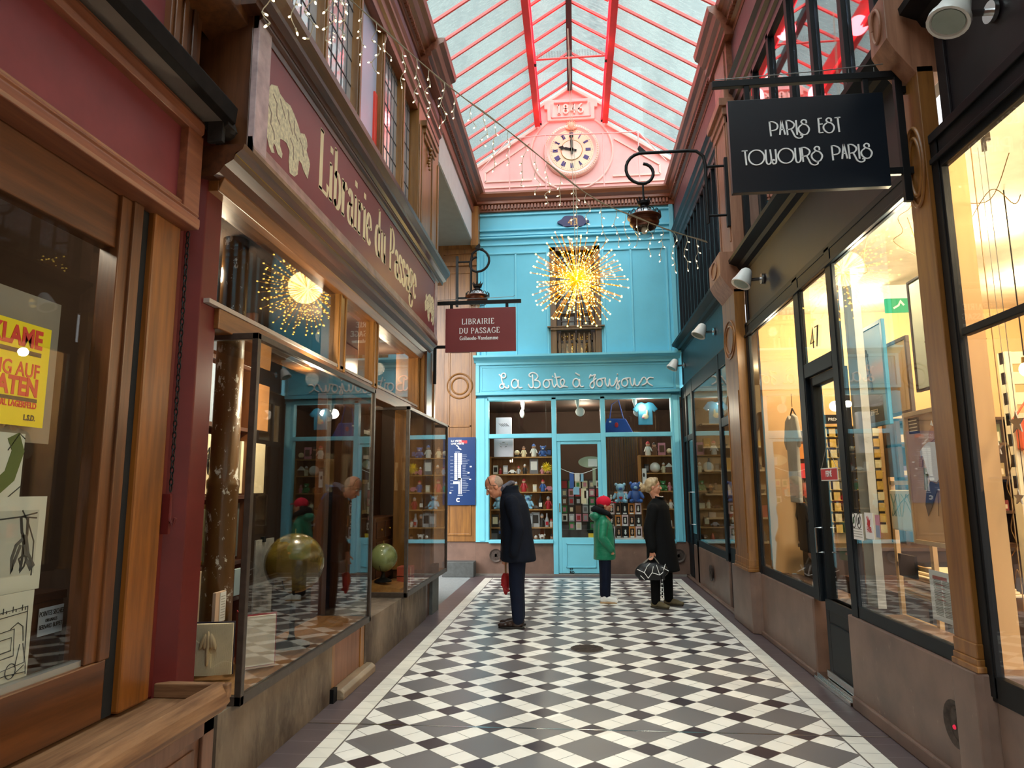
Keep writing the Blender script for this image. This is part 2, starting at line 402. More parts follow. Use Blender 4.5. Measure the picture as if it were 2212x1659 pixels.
# ================================================================ floor of rotated square tiles
def floor_mat():
    t = NT('encaustic_floor_tiles')
    tc = t.n('ShaderNodeTexCoord'); sp = t.n('ShaderNodeSeparateXYZ'); t.l(tc.outputs['Object'], sp.inputs[0])
    x, y = sp.outputs[0], sp.outputs[1]; m = t.math
    p = m('DIVIDE', m('SUBTRACT', x, .08), .68); q = m('DIVIDE', m('SUBTRACT', y, 4.216), .645)
    a, b = m('ADD', p, q), m('SUBTRACT', p, q)
    fa = m('ABSOLUTE', m('SUBTRACT', a, m('ROUND', a))); fb = m('ABSOLUTE', m('SUBTRACT', b, m('ROUND', b)))
    W = .163
    ia, ib = m('LESS_THAN', fa, W), m('LESS_THAN', fb, W)
    both = m('MULTIPLY', ia, ib); one = m('SUBTRACT', m('MAXIMUM', ia, ib), both)
    # joints
    G = .006
    ga = m('LESS_THAN', m('ABSOLUTE', m('SUBTRACT', fa, W)), G); gb = m('LESS_THAN', m('ABSOLUTE', m('SUBTRACT', fb, W)), G)
    ha = m('MULTIPLY', m('GREATER_THAN', fa, .5-G*.8), ib); hb = m('MULTIPLY', m('GREATER_THAN', fb, .5-G*.8), ia)
    # per-tile shade
    wn = t.n('ShaderNodeTexWhiteNoise', noise_dimensions='2D'); cv = t.n('ShaderNodeCombineXYZ')
    t.l(m('ROUND', m('MULTIPLY', a, 2)), cv.inputs[0]); t.l(m('ROUND', m('MULTIPLY', b, 2)), cv.inputs[1]); t.l(cv.outputs[0], wn.inputs[0])
    sh = m('ADD', m('MULTIPLY', wn.outputs[0], .16), .9)
    k = t.mix(one, t.mix(both, lin('706c6e'), lin('3c2e34')), lin('f6f3ec'))
    joint = m('MAXIMUM', m('MAXIMUM', ga, gb), m('MAXIMUM', ha, hb))
    # borders: white band, then dark band; both of small oblong tiles
    ax = m('ABSOLUTE', m('SUBTRACT', x, .075)); hw1, hw2 = 1.59, 1.728
    endw = m('GREATER_THAN', y, 12.36); endd = m('GREATER_THAN', y, 12.5)
    inw = m('MAXIMUM', m('GREATER_THAN', ax, hw1), endw); ind = m('MAXIMUM', m('GREATER_THAN', ax, hw2), endd)
    j1 = m('LESS_THAN', m('ABSOLUTE', m('SUBTRACT', m('FRACT', m('DIVIDE', y, .155)), .5)), .022)
    j2 = m('LESS_THAN', m('ABSOLUTE', m('SUBTRACT', m('FRACT', m('DIVIDE', y, .21)), .5)), .02)
    k = t.mix(joint, k, lin('6a645f'))
    k = t.mix(inw, k, t.mix(m('MULTIPLY', j1, .6), lin('f2eee2'), lin('8a847a')))
    k = t.mix(ind, k, t.mix(m('MULTIPLY', j2, .5), lin('5a4d50'), lin('8a8080')))
    edge = m('LESS_THAN', m('ABSOLUTE', m('SUBTRACT', ax, hw1)), .006)
    k = t.mix(edge, k, lin('6a645f'))
    hs = t.n('ShaderNodeMix', data_type='RGBA', blend_type='MULTIPLY'); hs.inputs[0].default_value = 1
    cc = t.n('ShaderNodeCombineColor')
    for i in range(3): t.l(sh, cc.inputs[i])
    t.l(k, hs.inputs[6]); t.l(cc.outputs[0], hs.inputs[7])
    dirt = t.noise(1.4, 5)
    k = t.mix(m('MULTIPLY', t.ramp(dirt, .45, .8), .18), hs.outputs[2], lin('8a7f74'))
    p = t.bsdf(k, .33)
    t.bump(p, joint, -.15, .002)
    return t.done(p)
fl = struct('floor', B(-1.92, 2.16, -4, 12.98, -.12, 0), floor_mat(), org=(0, 0, 0))
struct('floor', B(-7, -1.92, 9.2, 12.98, -.12, -.002), paint('grey_asphalt_floor', '8b9192', .75, .12, 30))
struct('trim_1', B(-1.88, 2.06, 4.845, 4.86, -.01, .0015), CHROME)      # metal joint strip across the tiles

struct('sun_block_wall', B(-4, 4, -4.3, -4.1, 0, 9.9), paint('sun_block_brown', '9a7a5c', .8, .1, 1))  # added, unseen: closes the open end of the passage against low sunlight
# iron drain cover set in the tiles
c = atZ(1268, 1401, 0)
dr = thing('drain_cover', 'round rusty iron drain cover set in the chequered tile floor', 'drain', (c.x, c.y, 0))
RUST = paint('rusty_iron', '4d423c', .6, .35, 30, .4)
m = MB(); m.lathe([(.001, 0), (.165, 0), (.165, .004), (.001, .005)], c, n=32); m.build('plate', RUST, dr, True)
m = MB()
for i in range(-4, 5):
    w = math.sqrt(max(.15**2-(i*.032)**2, 0))
    m.box(c.x-w, c.x+w, c.y+i*.032-.006, c.y+i*.032+.006, .004, .009)
m.build('grate_bar', RUST, dr)

# ================================================================ glass roof
roof = bpy.data.objects.new('ceiling', None); link(roof); roof['kind'] = 'structure'; ORG[roof] = Vector((0, 0, 0))
def roof_glass():
    t = NT('wired_roof_glass')
    n1 = t.noise(1.2, 6, (1, .25, 1)); n2 = t.noise(14, 5, (.4, 3, 1), .7)
    f = t.math('ADD', t.math('MULTIPLY', t.ramp(n1, .3, .7), .3), t.math('ADD', .12, t.math('MULTIPLY', t.ramp(n2, .45, .8), .35)))
    tr = t.n('ShaderNodeBsdfTransparent'); tr.inputs[0].default_value = lin('d6e0e2')
    d = t.n('ShaderNodeBsdfTranslucent'); d.inputs[0].default_value = lin('aeb9b4')
    d2 = t.n('ShaderNodeBsdfDiffuse'); d2.inputs[0].default_value = lin('9aa5a0')
    ms = t.n('ShaderNodeMixShader'); ms.inputs[0].default_value = .5; t.l(d.outputs[0], ms.inputs[1]); t.l(d2.outputs[0], ms.inputs[2])
    m = t.n('ShaderNodeMixShader'); t.l(f, m.inputs[0]); t.l(tr.outputs[0], m.inputs[1]); t.l(ms.outputs[0], m.inputs[2])
    return t.done(m)
RG = roof_glass()
Y0, Y1 = -3.0, 12.95
prof = [((-2.9, 7.47), (-.64, 8.93)), ((-.6, 9.36), (.05, 9.78)), ((.05, 9.78), (.7, 9.36)), ((.76, 8.93), (3.0, 7.47))]
vents = [((-.62, 8.95), (-.6, 9.36)), ((.72, 8.95), (.7, 9.36))]
YR = [12.78-.465*i for i in range(34) if 12.78-.465*i > -2.9]
for (x0, z0), (x1, z1) in prof + vents:
    n = Vector((-(z1-z0), 0, x1-x0)).normalized()*.006
    MB().slab([(x0, Y0, z0), (x1, Y0, z1), (x1, Y1, z1), (x0, Y1, z0)], n).build('roof_pane', RG, roof)
for k, ((x0, z0), (x1, z1)) in enumerate(prof):
    mm = RED if k in (1, 2) else REDS
    d = Vector((x1-x0, 0, z1-z0)); L = d.length; d.normalize(); nn = Vector((-d.z, 0, d.x))
    proto = None
    for y in YR:
        if y < 1: continue
        if proto is None:
            proto = MB().obox(((x0+x1)/2-nn.x*.02, y, (z0+z1)/2-nn.z*.02), d*L/2, (0, .016, 0), nn*.02).build('roof_rib', mm, roof); y0 = y
        else:
            o = proto.copy(); link(o); o.location = (0, y-y0, 0)
for x in (-.62, .745):
    MB().box(x-.055, x+.055, Y0, 12.9, 8.86, 8.96).box(x-.02, x+.02, Y0, 12.9, 8.96, 9.36).build('roof_beam', RED, roof, bevel=.008)
for x, s, lab in ((-.62, 1, 'red neon tube glowing along the left roof beam'), (.745, -1, 'red neon tube glowing along the right roof beam')):
    nt_ = thing('neon_tube', lab, 'light', (x, 8, 8.84))
    for q in range(6): MB().tube([(x+s*.075, 1.2+q*1.95, 8.9), (x+s*.075, 3.05+q*1.95, 8.9)], .014, 8).build('tube', emit('red_neon', 'ff2430', 1.6), nt_, True)
    for q in range(7): MB().box(x+s*.05, x+s*.09, 1.1+q*1.95, 1.16+q*1.95, 8.87, 8.93).build('clip', IRON, nt_)
MB().box(.0, .1, Y0, 12.9, 9.62, 9.76).build('ridge_beam', paint('dark_ridge_iron', '2c2222', .6, .2), roof)
for y in (11.2, 6.6):
    MB().tube([(-.6, y, 9.2), (.72, y, 9.2)], .018, 8).build('tie_rod', REDS, roof)
spk = MB()
for i in range(46):
    x = -.56+i*.028; spk.tube([(x, 11.2, 9.21), (x+.01, 11.21, 9.36)], .003, 4)
spk.build('bird_spikes', paint('grey_wire', '8a8a88', .4, .1, 5, .6), roof)
# buildings that rise beyond the roof
HOUSE = paint('grey_house_render', '4a5254', .8, .15, 1)
HOUSE2 = paint('pale_house_render', '565d60', .8, .15, 1)
def house(x0, x1, y0, y1, z0, z1, m, lab, sgn):
    h = thing('neighbouring_house', lab, 'building', ((x0+x1)/2, (y0+y1)/2, z0))
    B(x0, x1, y0, y1, z0, z1).build('wall', m, h)
    for i in range(3):
        for j in range(3):
            yy = y0+(y1-y0)*(i+.5)/3; zz = z0+1.5+j*2.6; xf = x1 if sgn > 0 else x0
            if zz+1.6 < z1: B(xf-.03, xf+.03, yy-.5, yy+.5, zz, zz+1.7).build('window', BLACK, h)
house(-12, -4.2, 8.5, 19, 6.5, 17, HOUSE, 'grey rendered house rising beyond the left slope of the glass roof', 1)
house(-3.4, 2.1, 18.0, 24, 6.5, 13.4, HOUSE2, 'pale grey house seen through the glass roof behind the gable', 1)

# ================================================================ toy shop front closing the passage
FY = 12.9
struct('wall_back', MB().box(-1.88, -.42, FY, FY+.2, 4.05, 7.2).box(.56, 2.2, FY, FY+.2, 4.05, 7.2).box(-.42, .56, FY, FY+.2, 6.29, 7.2)
       .box(-1.88, 2.2, FY+.02, FY+.2, 3.29, 4.06), BLUE_D)
struct('wall_back', MB().box(-1.88, -.36, FY-.02, FY+.2, 0, .6).box(.52, 2.05, FY-.02, FY+.2, 0, .6), PLINTH, bevel=.004)
struct('baseboard_back', MB().box(-1.9, 2.05, FY-.1, FY-.02, 0, .03), paint('worn_step_stone', '77716a', .7, .15, 12))
# blue joinery
def bx(n, *bs, mat=BLUE, bev=.006, parent=None):
    m = MB()
    for b in bs: m.box(*b)
    return struct(n, m, mat, bevel=bev, parent=parent)
y0 = FY-.05
bx('trim_2', (-1.88, -1.63, y0, FY+.1, .6, 3.3), (1.8, 1.97, y0, FY+.1, .6, 3.3))
bx('trim_3', (-1.8, -1.7, y0-.015, y0, .62, 3.3), (1.84, 1.93, y0-.015, y0, .62, 3.3))
bx('window_1', (-.43, -.34, y0, FY+.1, .0, 3.3), (.49, .58, y0, FY+.1, 0, 3.3), (-1.63, -.43, y0, FY+.08, 2.53, 2.61), (.58, 1.8, y0, FY+.08, 2.53, 2.61),
   (-.34, .49, y0, FY+.08, 2.46, 2.6), (-1.63, -.43, y0-.03, FY+.1, .58, .64), (.58, 1.8, y0-.03, FY+.1, .58, .64), (-1.66, 1.82, y0, FY+.1, 3.25, 3.33))
for a, b, c, d in ((-1.63, -.43, .64, 2.53), (-1.63, -.43, 2.61, 3.25), (.58, 1.8, .64, 2.53), (.58, 1.8, 2.61, 3.25), (-.34, .49, 2.6, 3.25)):
    struct('window_2', B(a, b, FY+.03, FY+.036, c, d), PANE)
dr = bpy.data.objects.new('door_1', None); link(dr); dr['kind'] = 'structure'; ORG[dr] = Vector((0, 0, 0))
bx('door_leaf', (-.34, -.27, FY-.03, FY+.03, .04, 2.46), (.42, .49, FY-.03, FY+.03, .04, 2.46), (-.27, .42, FY-.03, FY+.03, 2.4, 2.46), (-.27, .42, FY-.03, FY+.03, .04, .68), parent=dr)
bx('panel', (-.2, .35, FY-.045, FY-.03, .14, .16), (-.2, .35, FY-.045, FY-.03, .56, .58), (-.2, -.18, FY-.045, FY-.03, .14, .58), (.33, .35, FY-.045, FY-.03, .14, .58), parent=dr, bev=.003)
B(-.27, .42, FY, FY+.006, .68, 2.4).build('pane', PANE, dr)
MB().tube([(-.3, FY-.03, 1.15), (-.3, FY-.09, 1.15), (-.3, FY-.09, 1.3), (-.3, FY-.03, 1.3)], .01, 6).build('handle', BRASS, dr, True)
lettering('door_mark', 'ST\nRO', .06, (-.14, FY-.034, .1), (1, 0, 0), (0, 0, 1), BLACK, dr, .004, 'LEFT', .002)
# sign board of the toy shop, with raised handwriting
sg = thing('shop_signboard', 'long sky-blue fascia board with raised white handwriting above the toy shop', 'sign', (.04, FY, 3.35))
m = MB().box(-1.87, 1.97, FY-.1, FY+.03, 3.35, 3.98); m.build('board', BLUE_D, sg, bevel=.006)
m = MB()
for a in ((-1.87, 1.97, 3.35, 3.4), (-1.87, 1.97, 3.93, 3.98), (-1.87, -1.8, 3.4, 3.93), (1.9, 1.97, 3.4, 3.93)): m.box(a[0], a[1], FY-.13, FY-.1, a[2], a[3])
for a in ((-1.76, 1.86, 3.43, 3.445), (-1.76, 1.86, 3.88, 3.895), (-1.76, -1.745, 3.43, 3.895), (1.845, 1.86, 3.43, 3.895)): m.box(a[0], a[1], FY-.11, FY-.1, a[2], a[3])
m.build('frame', BLUE, sg, bevel=.005)
m = MB().prism([(FY+.03, 3.98), (FY-.13, 3.98), (FY-.17, 4.02), (FY-.26, 4.05), (FY-.28, 4.06), (FY-.28, 4.1), (FY+.03, 4.13)], 'X', -1.9, 2.0); m.build('cornice', BLUE, sg)
S1, S2 = 12.289, 12.289
def t1(*p): return [(1060+x/S1, 790+y/S1) for x, y in p]
def t2(*p): return [(1240+x/S2, 785+y/S2) for x, y in p]
def circ(cx, cy, rx, ry, a0=0, a1=360, n=14): return sarc(cx, cy, rx, ry, a0, a1, n)
HAND = [t1((228, 240), (280, 290), (300, 400), (340, 500), (385, 565), (440, 600), (480, 575), (475, 530)), t1(*circ(345, 265, 55, 62)), t1(*circ(300, 550, 58, 60)),
 t1((350, 480), (365, 540)),
 t1(*circ(640, 480, 88, 118)), t1((735, 390), (735, 520), (760, 590), (830, 580)),
 t1((1060, 300), (1020, 270), (1040, 215), (1120, 185), (1210, 220), (1250, 290), (1220, 350), (1165, 385), (1250, 400), (1310, 460), (1300, 550), (1220, 595), (1160, 580)),
 t1((1110, 250), (1120, 400), (1130, 540), (1095, 590), (1040, 570), (1000, 500)),
 t1(*circ(1480, 480, 82, 105)), t1((1490, 380), (1560, 375), (1630, 370)), t1((1630, 370), (1640, 480), (1690, 580), (1740, 500)), t1((1642, 283), (1645, 284), (1647, 292)),
 t1((1700, 205), (1750, 380), (1770, 500), (1830, 580), (1900, 560)), t1((1710, 315), (1840, 300)), t1((1885, 530), (1850, 450), (1870, 380), (1925, 360), (1960, 420), (1930, 510), (1900, 560)), t1((1900, 560), (1950, 545), (2040, 565)),
 t2(*circ(55, 520, 85, 112)), t2((150, 430), (155, 560), (190, 620), (250, 610)), t2((45, 260), (140, 315)),
 t2((410, 385), (440, 300), (470, 335), (570, 300), (520, 420), (540, 560), (520, 640), (470, 660), (425, 600), (450, 520), (510, 470), (580, 400)),
 t2(*circ(680, 520, 75, 100)), t2((700, 410), (830, 390)), t2((830, 390), (830, 500), (875, 600), (920, 590), (945, 420)), t2((945, 420), (960, 560), (1000, 605), (1050, 590), (1090, 530), (1140, 390)),
 t2((1140, 380), (1160, 520), (1200, 620), (1190, 680), (1150, 690), (1125, 640), (1150, 540), (1215, 460)), t2((1150, 285), (1153, 286), (1155, 292)), t2((1090, 490), (1140, 390)),
 t2(*circ(1345, 510, 80, 102)), t2((1370, 395), (1490, 385)), t2((1490, 385), (1500, 500), (1540, 590), (1580, 570), (1605, 410)), t2((1605, 410), (1620, 550), (1670, 595), (1720, 570), (1740, 500)),
 t2((1770, 490), (1810, 400), (1870, 370), (1925, 440), (1975, 530), (2075, 590)), t2((2100, 385), (2010, 375), (1950, 430), (1910, 530), (1810, 580))]
m = MB()
for st in HAND:
    P = [atY(x, y, FY-.112) for x, y in st]
    P = smooth_pts(P, 3) if len(P) > 3 else P
    m.tube(P, .0145, 8)
    for e in (P[0], P[-1]): m.ball(e, .0145, 8, 5)
    
m.build('lettering', WHITEP, sg, True, angle=180)

# upper blue wall: battens and mouldings
m = MB()
for x in (-1.7, -1.09, -.47, .62, 1.16, 1.84): m.box(x-.018, x+.018, FY-.025, FY+.01, 4.12, 6.2)
for x0, x1 in ((-1.7, -.47), (.62, 1.84)): m.box(x0, x1, FY-.025, FY+.01, 6.18, 6.215)
for z, d in ((6.36, .03), (6.5, .06), (6.56, .04), (6.66, .05), (6.98, .04)): m.box(-1.88, 2.0, FY-d, FY+.01, z, z+.035)
m.box(-1.86, -1.8, FY-.06, FY, 4.12, 7.06); m.box(1.92, 2.0, FY-.06, FY, 4.12, 7.06)
struct('trim_4', m, BLUE, bevel=.004)
# brown window with balustrade
wn = bpy.data.objects.new('window_3', None); link(wn); wn['kind'] = 'structure'; ORG[wn] = Vector((0, 0, 0))
BW = wood('window_brown_wood', '7b5b3a', '4d3520')
MB().box(-.42, -.3, FY-.03, FY+.2, 4.05, 6.29).box(.44, .56, FY-.03, FY+.2, 4.05, 6.29).box(-.42, .56, FY-.03, FY+.2, 6.2, 6.29).build('frame', BW, wn, bevel=.008)
m = MB().box(-.3, -.22, FY+.12, FY+.17, 4.05, 6.2).box(.36, .44, FY+.12, FY+.17, 4.05, 6.2).box(-.3, .44, FY+.12, FY+.17, 5.25, 5.33).box(-.3, .44, FY+.12, FY+.17, 4.62, 4.7).box(-.3, .44, FY+.12, FY+.17, 4.38, 4.43).box(.05, .09, FY+.12, FY+.17, 4.05, 5.3)
m.box(-.1, -.08, FY+.12, FY+.15, 4.72, 5.25).box(.22, .24, FY+.12, FY+.15, 4.72, 5.25).box(-.22, .36, FY+.12, FY+.15, 5.0, 5.02).box(-.22, .36, FY+.12, FY+.15, 4.8, 4.82)
m.build('sash', paint('dark_sash', '3a3234', .4), wn, bevel=.004)
B(-.3, .44, FY+.14, FY+.145, 4.05, 6.2).build('pane', PANE_D, wn)
m = MB()
for i in range(4):
    m.box(-.2+i*.14, -.1+i*.14, FY+.3, FY+.31, 4.75, 4.95).box(-.2+i*.14, -.1+i*.14, FY+.3, FY+.31, 5.02, 5.2)
m.build('pale_quarry', paint('pale_leaded_pane', 'c4ccd4', .3), wn)
B(-.42, .56, FY+.35, FY+.37, 4.0, 6.3).build('blind', paint('brown_blind', '5b452c', .7), wn)
m = MB()
for i in range(8):
    x = -.25+i*.095
    m.slab([(x-.012, FY+.0, 4.06), (x+.012, FY, 4.06), (x+.028, FY, 4.3), (x+.012, FY, 4.55), (x-.012, FY, 4.55), (x-.028, FY, 4.3)], (0, .018, 0))
m.box(-.42, .56, FY-.08, FY+.02, 4.6, 4.65); m.box(-.48, .62, FY-.1, FY+.01, 4.65, 4.675)
m.build('balustrade', BW, wn, bevel=.003)
m = MB()
m.box(-.3, -.02, FY+.25, FY+.28, 4.05, 4.45).box(.06, .2, FY+.25, FY+.28, 4.05, 4.42)
m.build('curtain', WHITEP, wn)
# number plaque
pq = thing('number_plaque', 'dark blue lobed plaque with small golden numerals high on the blue wall', 'plaque', (.06, FY, 6.64))
m = MB(); P = []
for a in range(48):
    t = 2*PI*a/48; r = 1+.09*math.cos(6*t)
    P.append((.06+.29*r*math.cos(t)*1.0, FY-.05, 6.79+.13*r*math.sin(t)))
m.slab(P, (0, .06, 0)); m.build('plate', paint('navy_enamel', '1c2556', .35), pq, bevel=.006)
serif('numerals', '43', .14, (.06, FY-.05, 6.72), (1, 0, 0), (0, 0, 1), paint('gilt', 'b98a5a', .4, .1, 5, .5), pq, .2, .09, .006, .12, 'CENTER')

# dentil cornice and pink gable
CN = [(FY+.05, 7.06), (FY-.06, 7.06), (FY-.06, 7.18), (FY-.14, 7.2), (FY-.14, 7.25), (FY-.22, 7.29), (FY-.27, 7.35), (FY-.27, 7.39), (FY+.05, 7.42)]
struct('trim_5', MB().prism(CN, 'X', -1.95, 2.05), W_REDX)
m = MB()
for i in range(56):
    x = -1.76+i*.066; m.box(x, x+.04, FY-.11, FY-.05, 7.1, 7.18)
struct('trim_6', m, W_REDX)
GY = FY+.06
m = MB().slab([(-3, GY, 7.35), (3.1, GY, 7.35), (3.0, GY, 7.47), (.76, GY, 8.95), (.7, GY, 9.38), (.05, GY, 9.8), (-.6, GY, 9.38), (-.64, GY, 8.95), (-2.9, GY, 7.47)], (0, .2, 0))
struct('wall_back', m, PINK)
m = MB()
def bar2(a, b, w=.018, d=.025): m.obox(((a[0]+b[0])/2, GY-d/2, (a[1]+b[1])/2), Vector((b[0]-a[0], 0, b[1]-a[1]))/2, (0, d/2, 0), Vector((-(b[1]-a[1]), 0, b[0]-a[0])).normalized()*w)
bar2((-1.9, 7.62), (1.95, 7.62)); bar2((-1.7, 7.75), (-.75, 7.75)); bar2((.87, 7.75), (1.8, 7.75)); bar2((-1.7, 7.75), (-1.7, 7.95)); bar2((-1.7, 7.95), (-.8, 8.55)); bar2((1.8, 7.75), (1.8, 7.95)); bar2((1.8, 7.95), (.92, 8.55))
bar2((-1.95, 8.02), (-.64, 8.88), .03, .05); bar2((2.05, 8.02), (.76, 8.88), .03, .05); bar2((-.6, 9.3), (.05, 9.72), .03, .05); bar2((.7, 9.3), (.05, 9.72), .03, .05)
R2 = [(.06+.82*math.cos(a), GY-.012, 8.31+.82*math.sin(a)) for a in [math.radians(x) for x in range(-180, 181, 6)]]
m.tube(R2, .02, 6)
struct('trim_7', m, PINKL)
# date tablet
tb = thing('date_tablet', 'pink stucco tablet with moulded edge and the raised date 1846', 'plaque', (.06, GY, 8.96))
P = [(-.42, 8.98), (.54, 8.98), (.54, 9.24), (.6, 9.24), (.6, 9.44), (.36, 9.44), (.36, 9.4), (-.24, 9.4), (-.24, 9.44), (-.48, 9.44), (-.48, 9.24), (-.42, 9.24)]
MB().slab([(x, GY-.06, z) for x, z in P], (0, .06, 0)).build('plate', PINKL, tb, bevel=.01)
m = MB().box(-.34, .46, GY-.085, GY-.05, 9.03, 9.055).box(-.34, -.315, GY-.085, GY-.05, 9.03, 9.34).box(.435, .46, GY-.085, GY-.05, 9.03, 9.34).box(-.28, .4, GY-.12, GY-.05, 9.335, 9.4)
m.build('moulding', PINK, tb, bevel=.008)
serif('date', '1846', .2, (.06, GY-.06, 9.1), (1, 0, 0), (0, 0, 1), PINKL, tb, .17, .1, .05, .14, 'CENTER')
# wall clock
ck = thing('wall_clock', 'round cream wall clock with beaded pink rim showing nine o\'clock on the gable', 'clock', (.06, GY, 7.76))
cc = Vector((.06, GY-.02, 8.31))
m = MB(); m.lathe([(.0, .02), (.56, .02), (.57, -.02), (.55, -.07), (.5, -.09), (.46, -.06), (.44, -.05)], cc, 'Y', 48); m.build('rim', PINKL, ck, True)
m = MB()
for i in range(72):
    a = 2*PI*i/72; m.ball(cc+Vector((.525*math.cos(a), -.08, .525*math.sin(a))), (.014, .014, .014), 6, 4)
m.build('beading', CREAM, ck, True)
m = MB(); m.lathe([(0, -.06), (.44, -.06), (.44, -.03), (0, -.03)], cc, 'Y', 48); m.build('dial', CREAM, ck)
m = MB(); m.lathe([(0, -.07), (.21, -.07), (.21, -.05), (0, -.05)], cc, 'Y', 40); m.build('centre_disc', paint('pale_green_enamel', 'dfe0c8', .4), ck)
m = MB(); m.tube([cc+Vector((.212*math.cos(a), -.068, .212*math.sin(a))) for a in [2*PI*i/48 for i in range(49)]], .006, 6); m.build('gilt_ring', BRASS, ck, True)
NUM = paint('blue_numerals', '3a3c7c', .5)
rom = ['XII', 'I', 'II', 'III', 'IIII', 'V', 'VI', 'VII', 'VIII', 'IX', 'X', 'XI']
for h, tx in enumerate(rom):
    a = PI/2-2*PI*h/12; rad = Vector((math.cos(a), 0, math.sin(a))); u = Vector((rad.z, 0, -rad.x))
    serif('numeral', tx, .1, cc+Vector((0, -.062, 0))+rad*.28, u, rad, NUM, ck, .2, .06, .004, -.02, 'CENTER', .62)
m = MB()
for i in range(60):
    a = 2*PI*i/60; q = cc+Vector((.41*math.cos(a), -.062, .41*math.sin(a))); m.ball(q, .0085 if i % 5 == 0 else .005, 6, 4)
m.build('minute_track', NUM, ck)
def hand(nm, deg, L, w):
    a = math.radians(deg); d = Vector((math.cos(a), 0, math.sin(a))); u = Vector((-d.z, 0, d.x)); o = cc+Vector((0, -.085, 0))
    P = [(-.1, .02), (-.03, .02), (.0, .035), (.05, .02), (L*.45, w*1.1), (L*.6, w*.5), (L*.72, w*1.9), (L*.78, w*1.2), (L, .002)]
    MB().slab([o+d*x+u*y for x, y in P]+[o+d*x-u*y for x, y in P[::-1]], (0, -.012, 0)).build(nm, BLACK, ck)
hand('hour_hand', 166, .27, .025); hand('minute_hand', 90.5, .4, .022)
m = MB()
m.ball(cc+Vector((0, -.08, .5)), (.07, .06, .09), 12, 8)
for i in range(9):
    a = math.radians(20+i*17.5); m.cap(cc+Vector((.06*math.cos(a), -.06, .5+.06*math.sin(a))), cc+Vector((.13*math.cos(a), -.05, .5+.15*math.sin(a))), .02, .006, 8)
m.cap(cc+Vector((-.03, -.09, .44)), cc+Vector((-.17, -.05, .5)), .03, .012, 8); m.cap(cc+Vector((.03, -.09, .44)), cc+Vector((.17, -.05, .5)), .03, .012, 8)
m.build('crest', paint('salmon_crest', 'efb08f', .6), ck, True)
# pink tubular frame in front of the gable
rl = thing('tubular_frame', 'thin pink tubular rail frame standing on the cornice before the clock', 'rail', (.05, 12.72, 7.4))
YF = 12.72
m = MB()
ends = [(1100, 300, 424), (1178, 292, 421), (1302, 288, 414), (1378, 284, 410)]
for px, a, b in ends: m.tube([atY(px, a, YF), Vector((atY(px, a, YF).x, YF, 7.38))], .012, 8)
m.build('upright', PINK, rl, True)
m = MB(); m.tube([atY(px, a, YF) for px, a, b in ends], .012, 8); m.build('top_rail', PINK, rl, True)
for s in (0, 3):
    p = atY(ends[s][0], ends[s][1], YF); q = Vector((-1.75 if s == 0 else 1.9, YF, 7.9)); MB().tube([p, q], .012, 8).build('brace', PINK, rl, True)

# timber pier beside the toy shop, and the passage that turns off to the left
struct('wall_side', MB().box(-7, -1.88, FY, FY+.2, .6, 7.1), W_OAK)
struct('wall_side', MB().box(-7, -1.88, FY-.02, FY+.2, 0, .61), PLINTH)
pr = MB().box(-2.5, -1.87, FY-.05, FY, .61, 7.1).box(-2.53, -1.86, FY-.1, FY, 5.95, 6.03).box(-2.53, -1.86, FY-.08, FY, 6.2, 6.3)
for a in ((-2.42, -2.38, .75, 5.8), (-2.0, -1.96, .75, 5.8)): pr.box(a[0], a[1], FY-.065, FY-.04, a[2], a[3])
for z in (.72, 2.75, 4.2, 5.8): pr.box(-2.42, -1.96, FY-.065, FY-.04, z, z+.04)
struct('trim_8', pr, W_OAK, bevel=.006)
m = MB()
for r in (.16, .24): m.tube([(-2.19+r*math.cos(a), FY-.055, 3.55+r*1.0*math.sin(a)) for a in [2*PI*i/40 for i in range(41)]], .018, 8)
struct('trim_9', m, W_OAK, smooth=True)
bl = MB().box(-2.45, -1.87, FY-.35, FY-.05, 0, .27)
tag(bl.build('step_block', GREYST, bevel=.012), 'low dark grey block at the foot of the timber pier', 'block')
struct('wall_left', MB().box(-6, -1.93, 9.4, 12.62, 6.42, 7.0), WHITE)
struct('ceiling', B(-6, -1.94, 9.4, 12.85, 6.39, 6.42), GREY)
struct('wall_side', B(-7, -6.9, 9, 13, 0, 7), W_OAK)
# blue directory board
dd = thing('directory_board', 'navy blue shop directory board with a white plan on the timber pier', 'sign', (-2.14, FY-.06, 1.27))
NAVY = paint('navy_sign', '17386c', .35, .05)
p0, p1 = atY(971, 945, FY-.07), atY(1027, 1091, FY-.07)
B(p0.x-.12, p1.x, FY-.085, FY-.05, p1.z, p0.z).build('board', NAVY, dd, bevel=.003)
def fp(x, y): return atY(960+x/5.1875, 930+y/5.1875, FY-.087)
m = MB()
def rect(x0, y0, x1, y1):
    a, b = fp(x0, y0), fp(x1, y1); m.box(a.x, b.x, FY-.089, FY-.084, b.z, a.z)
for i in range(14): rect(112, 255+i*21.5, 144, 273+i*21.5)
for i in range(6): rect(152, 255+i*21.5, 196, 273+i*21.5)
for i in range(8): rect(152, 384+i*21.5, 186, 402+i*21.5)
rect(152, 535, 194, 556); rect(100, 570, 172, 598); rect(157, 598, 172, 712); rect(181, 556, 194, 712)
for p in ((284, 396, 306, 411), (260, 466, 281, 481), (278, 540, 299, 553), (57, 690, 78, 706)): rect(*p)
m.build('plan', WHITEP, dd)
m = MB(); r2 = random.Random(4)
for i in range(24):
    y = 272+i*19
    if y < 700:
        rect(203, y, 203+r2.randint(30, 85), y+4)
        if i % 2: rect(66, y, 100, y+4)
rect(120, 238, 175, 244); rect(148, 722, 205, 730)
m.build('captions', paint('dull_white', 'aab4c8', .5), dd)
m = MB(); rect(165, 112, 255, 144); m.build('red_stamp', paint('red_stamp', 'c8323c', .5), dd)
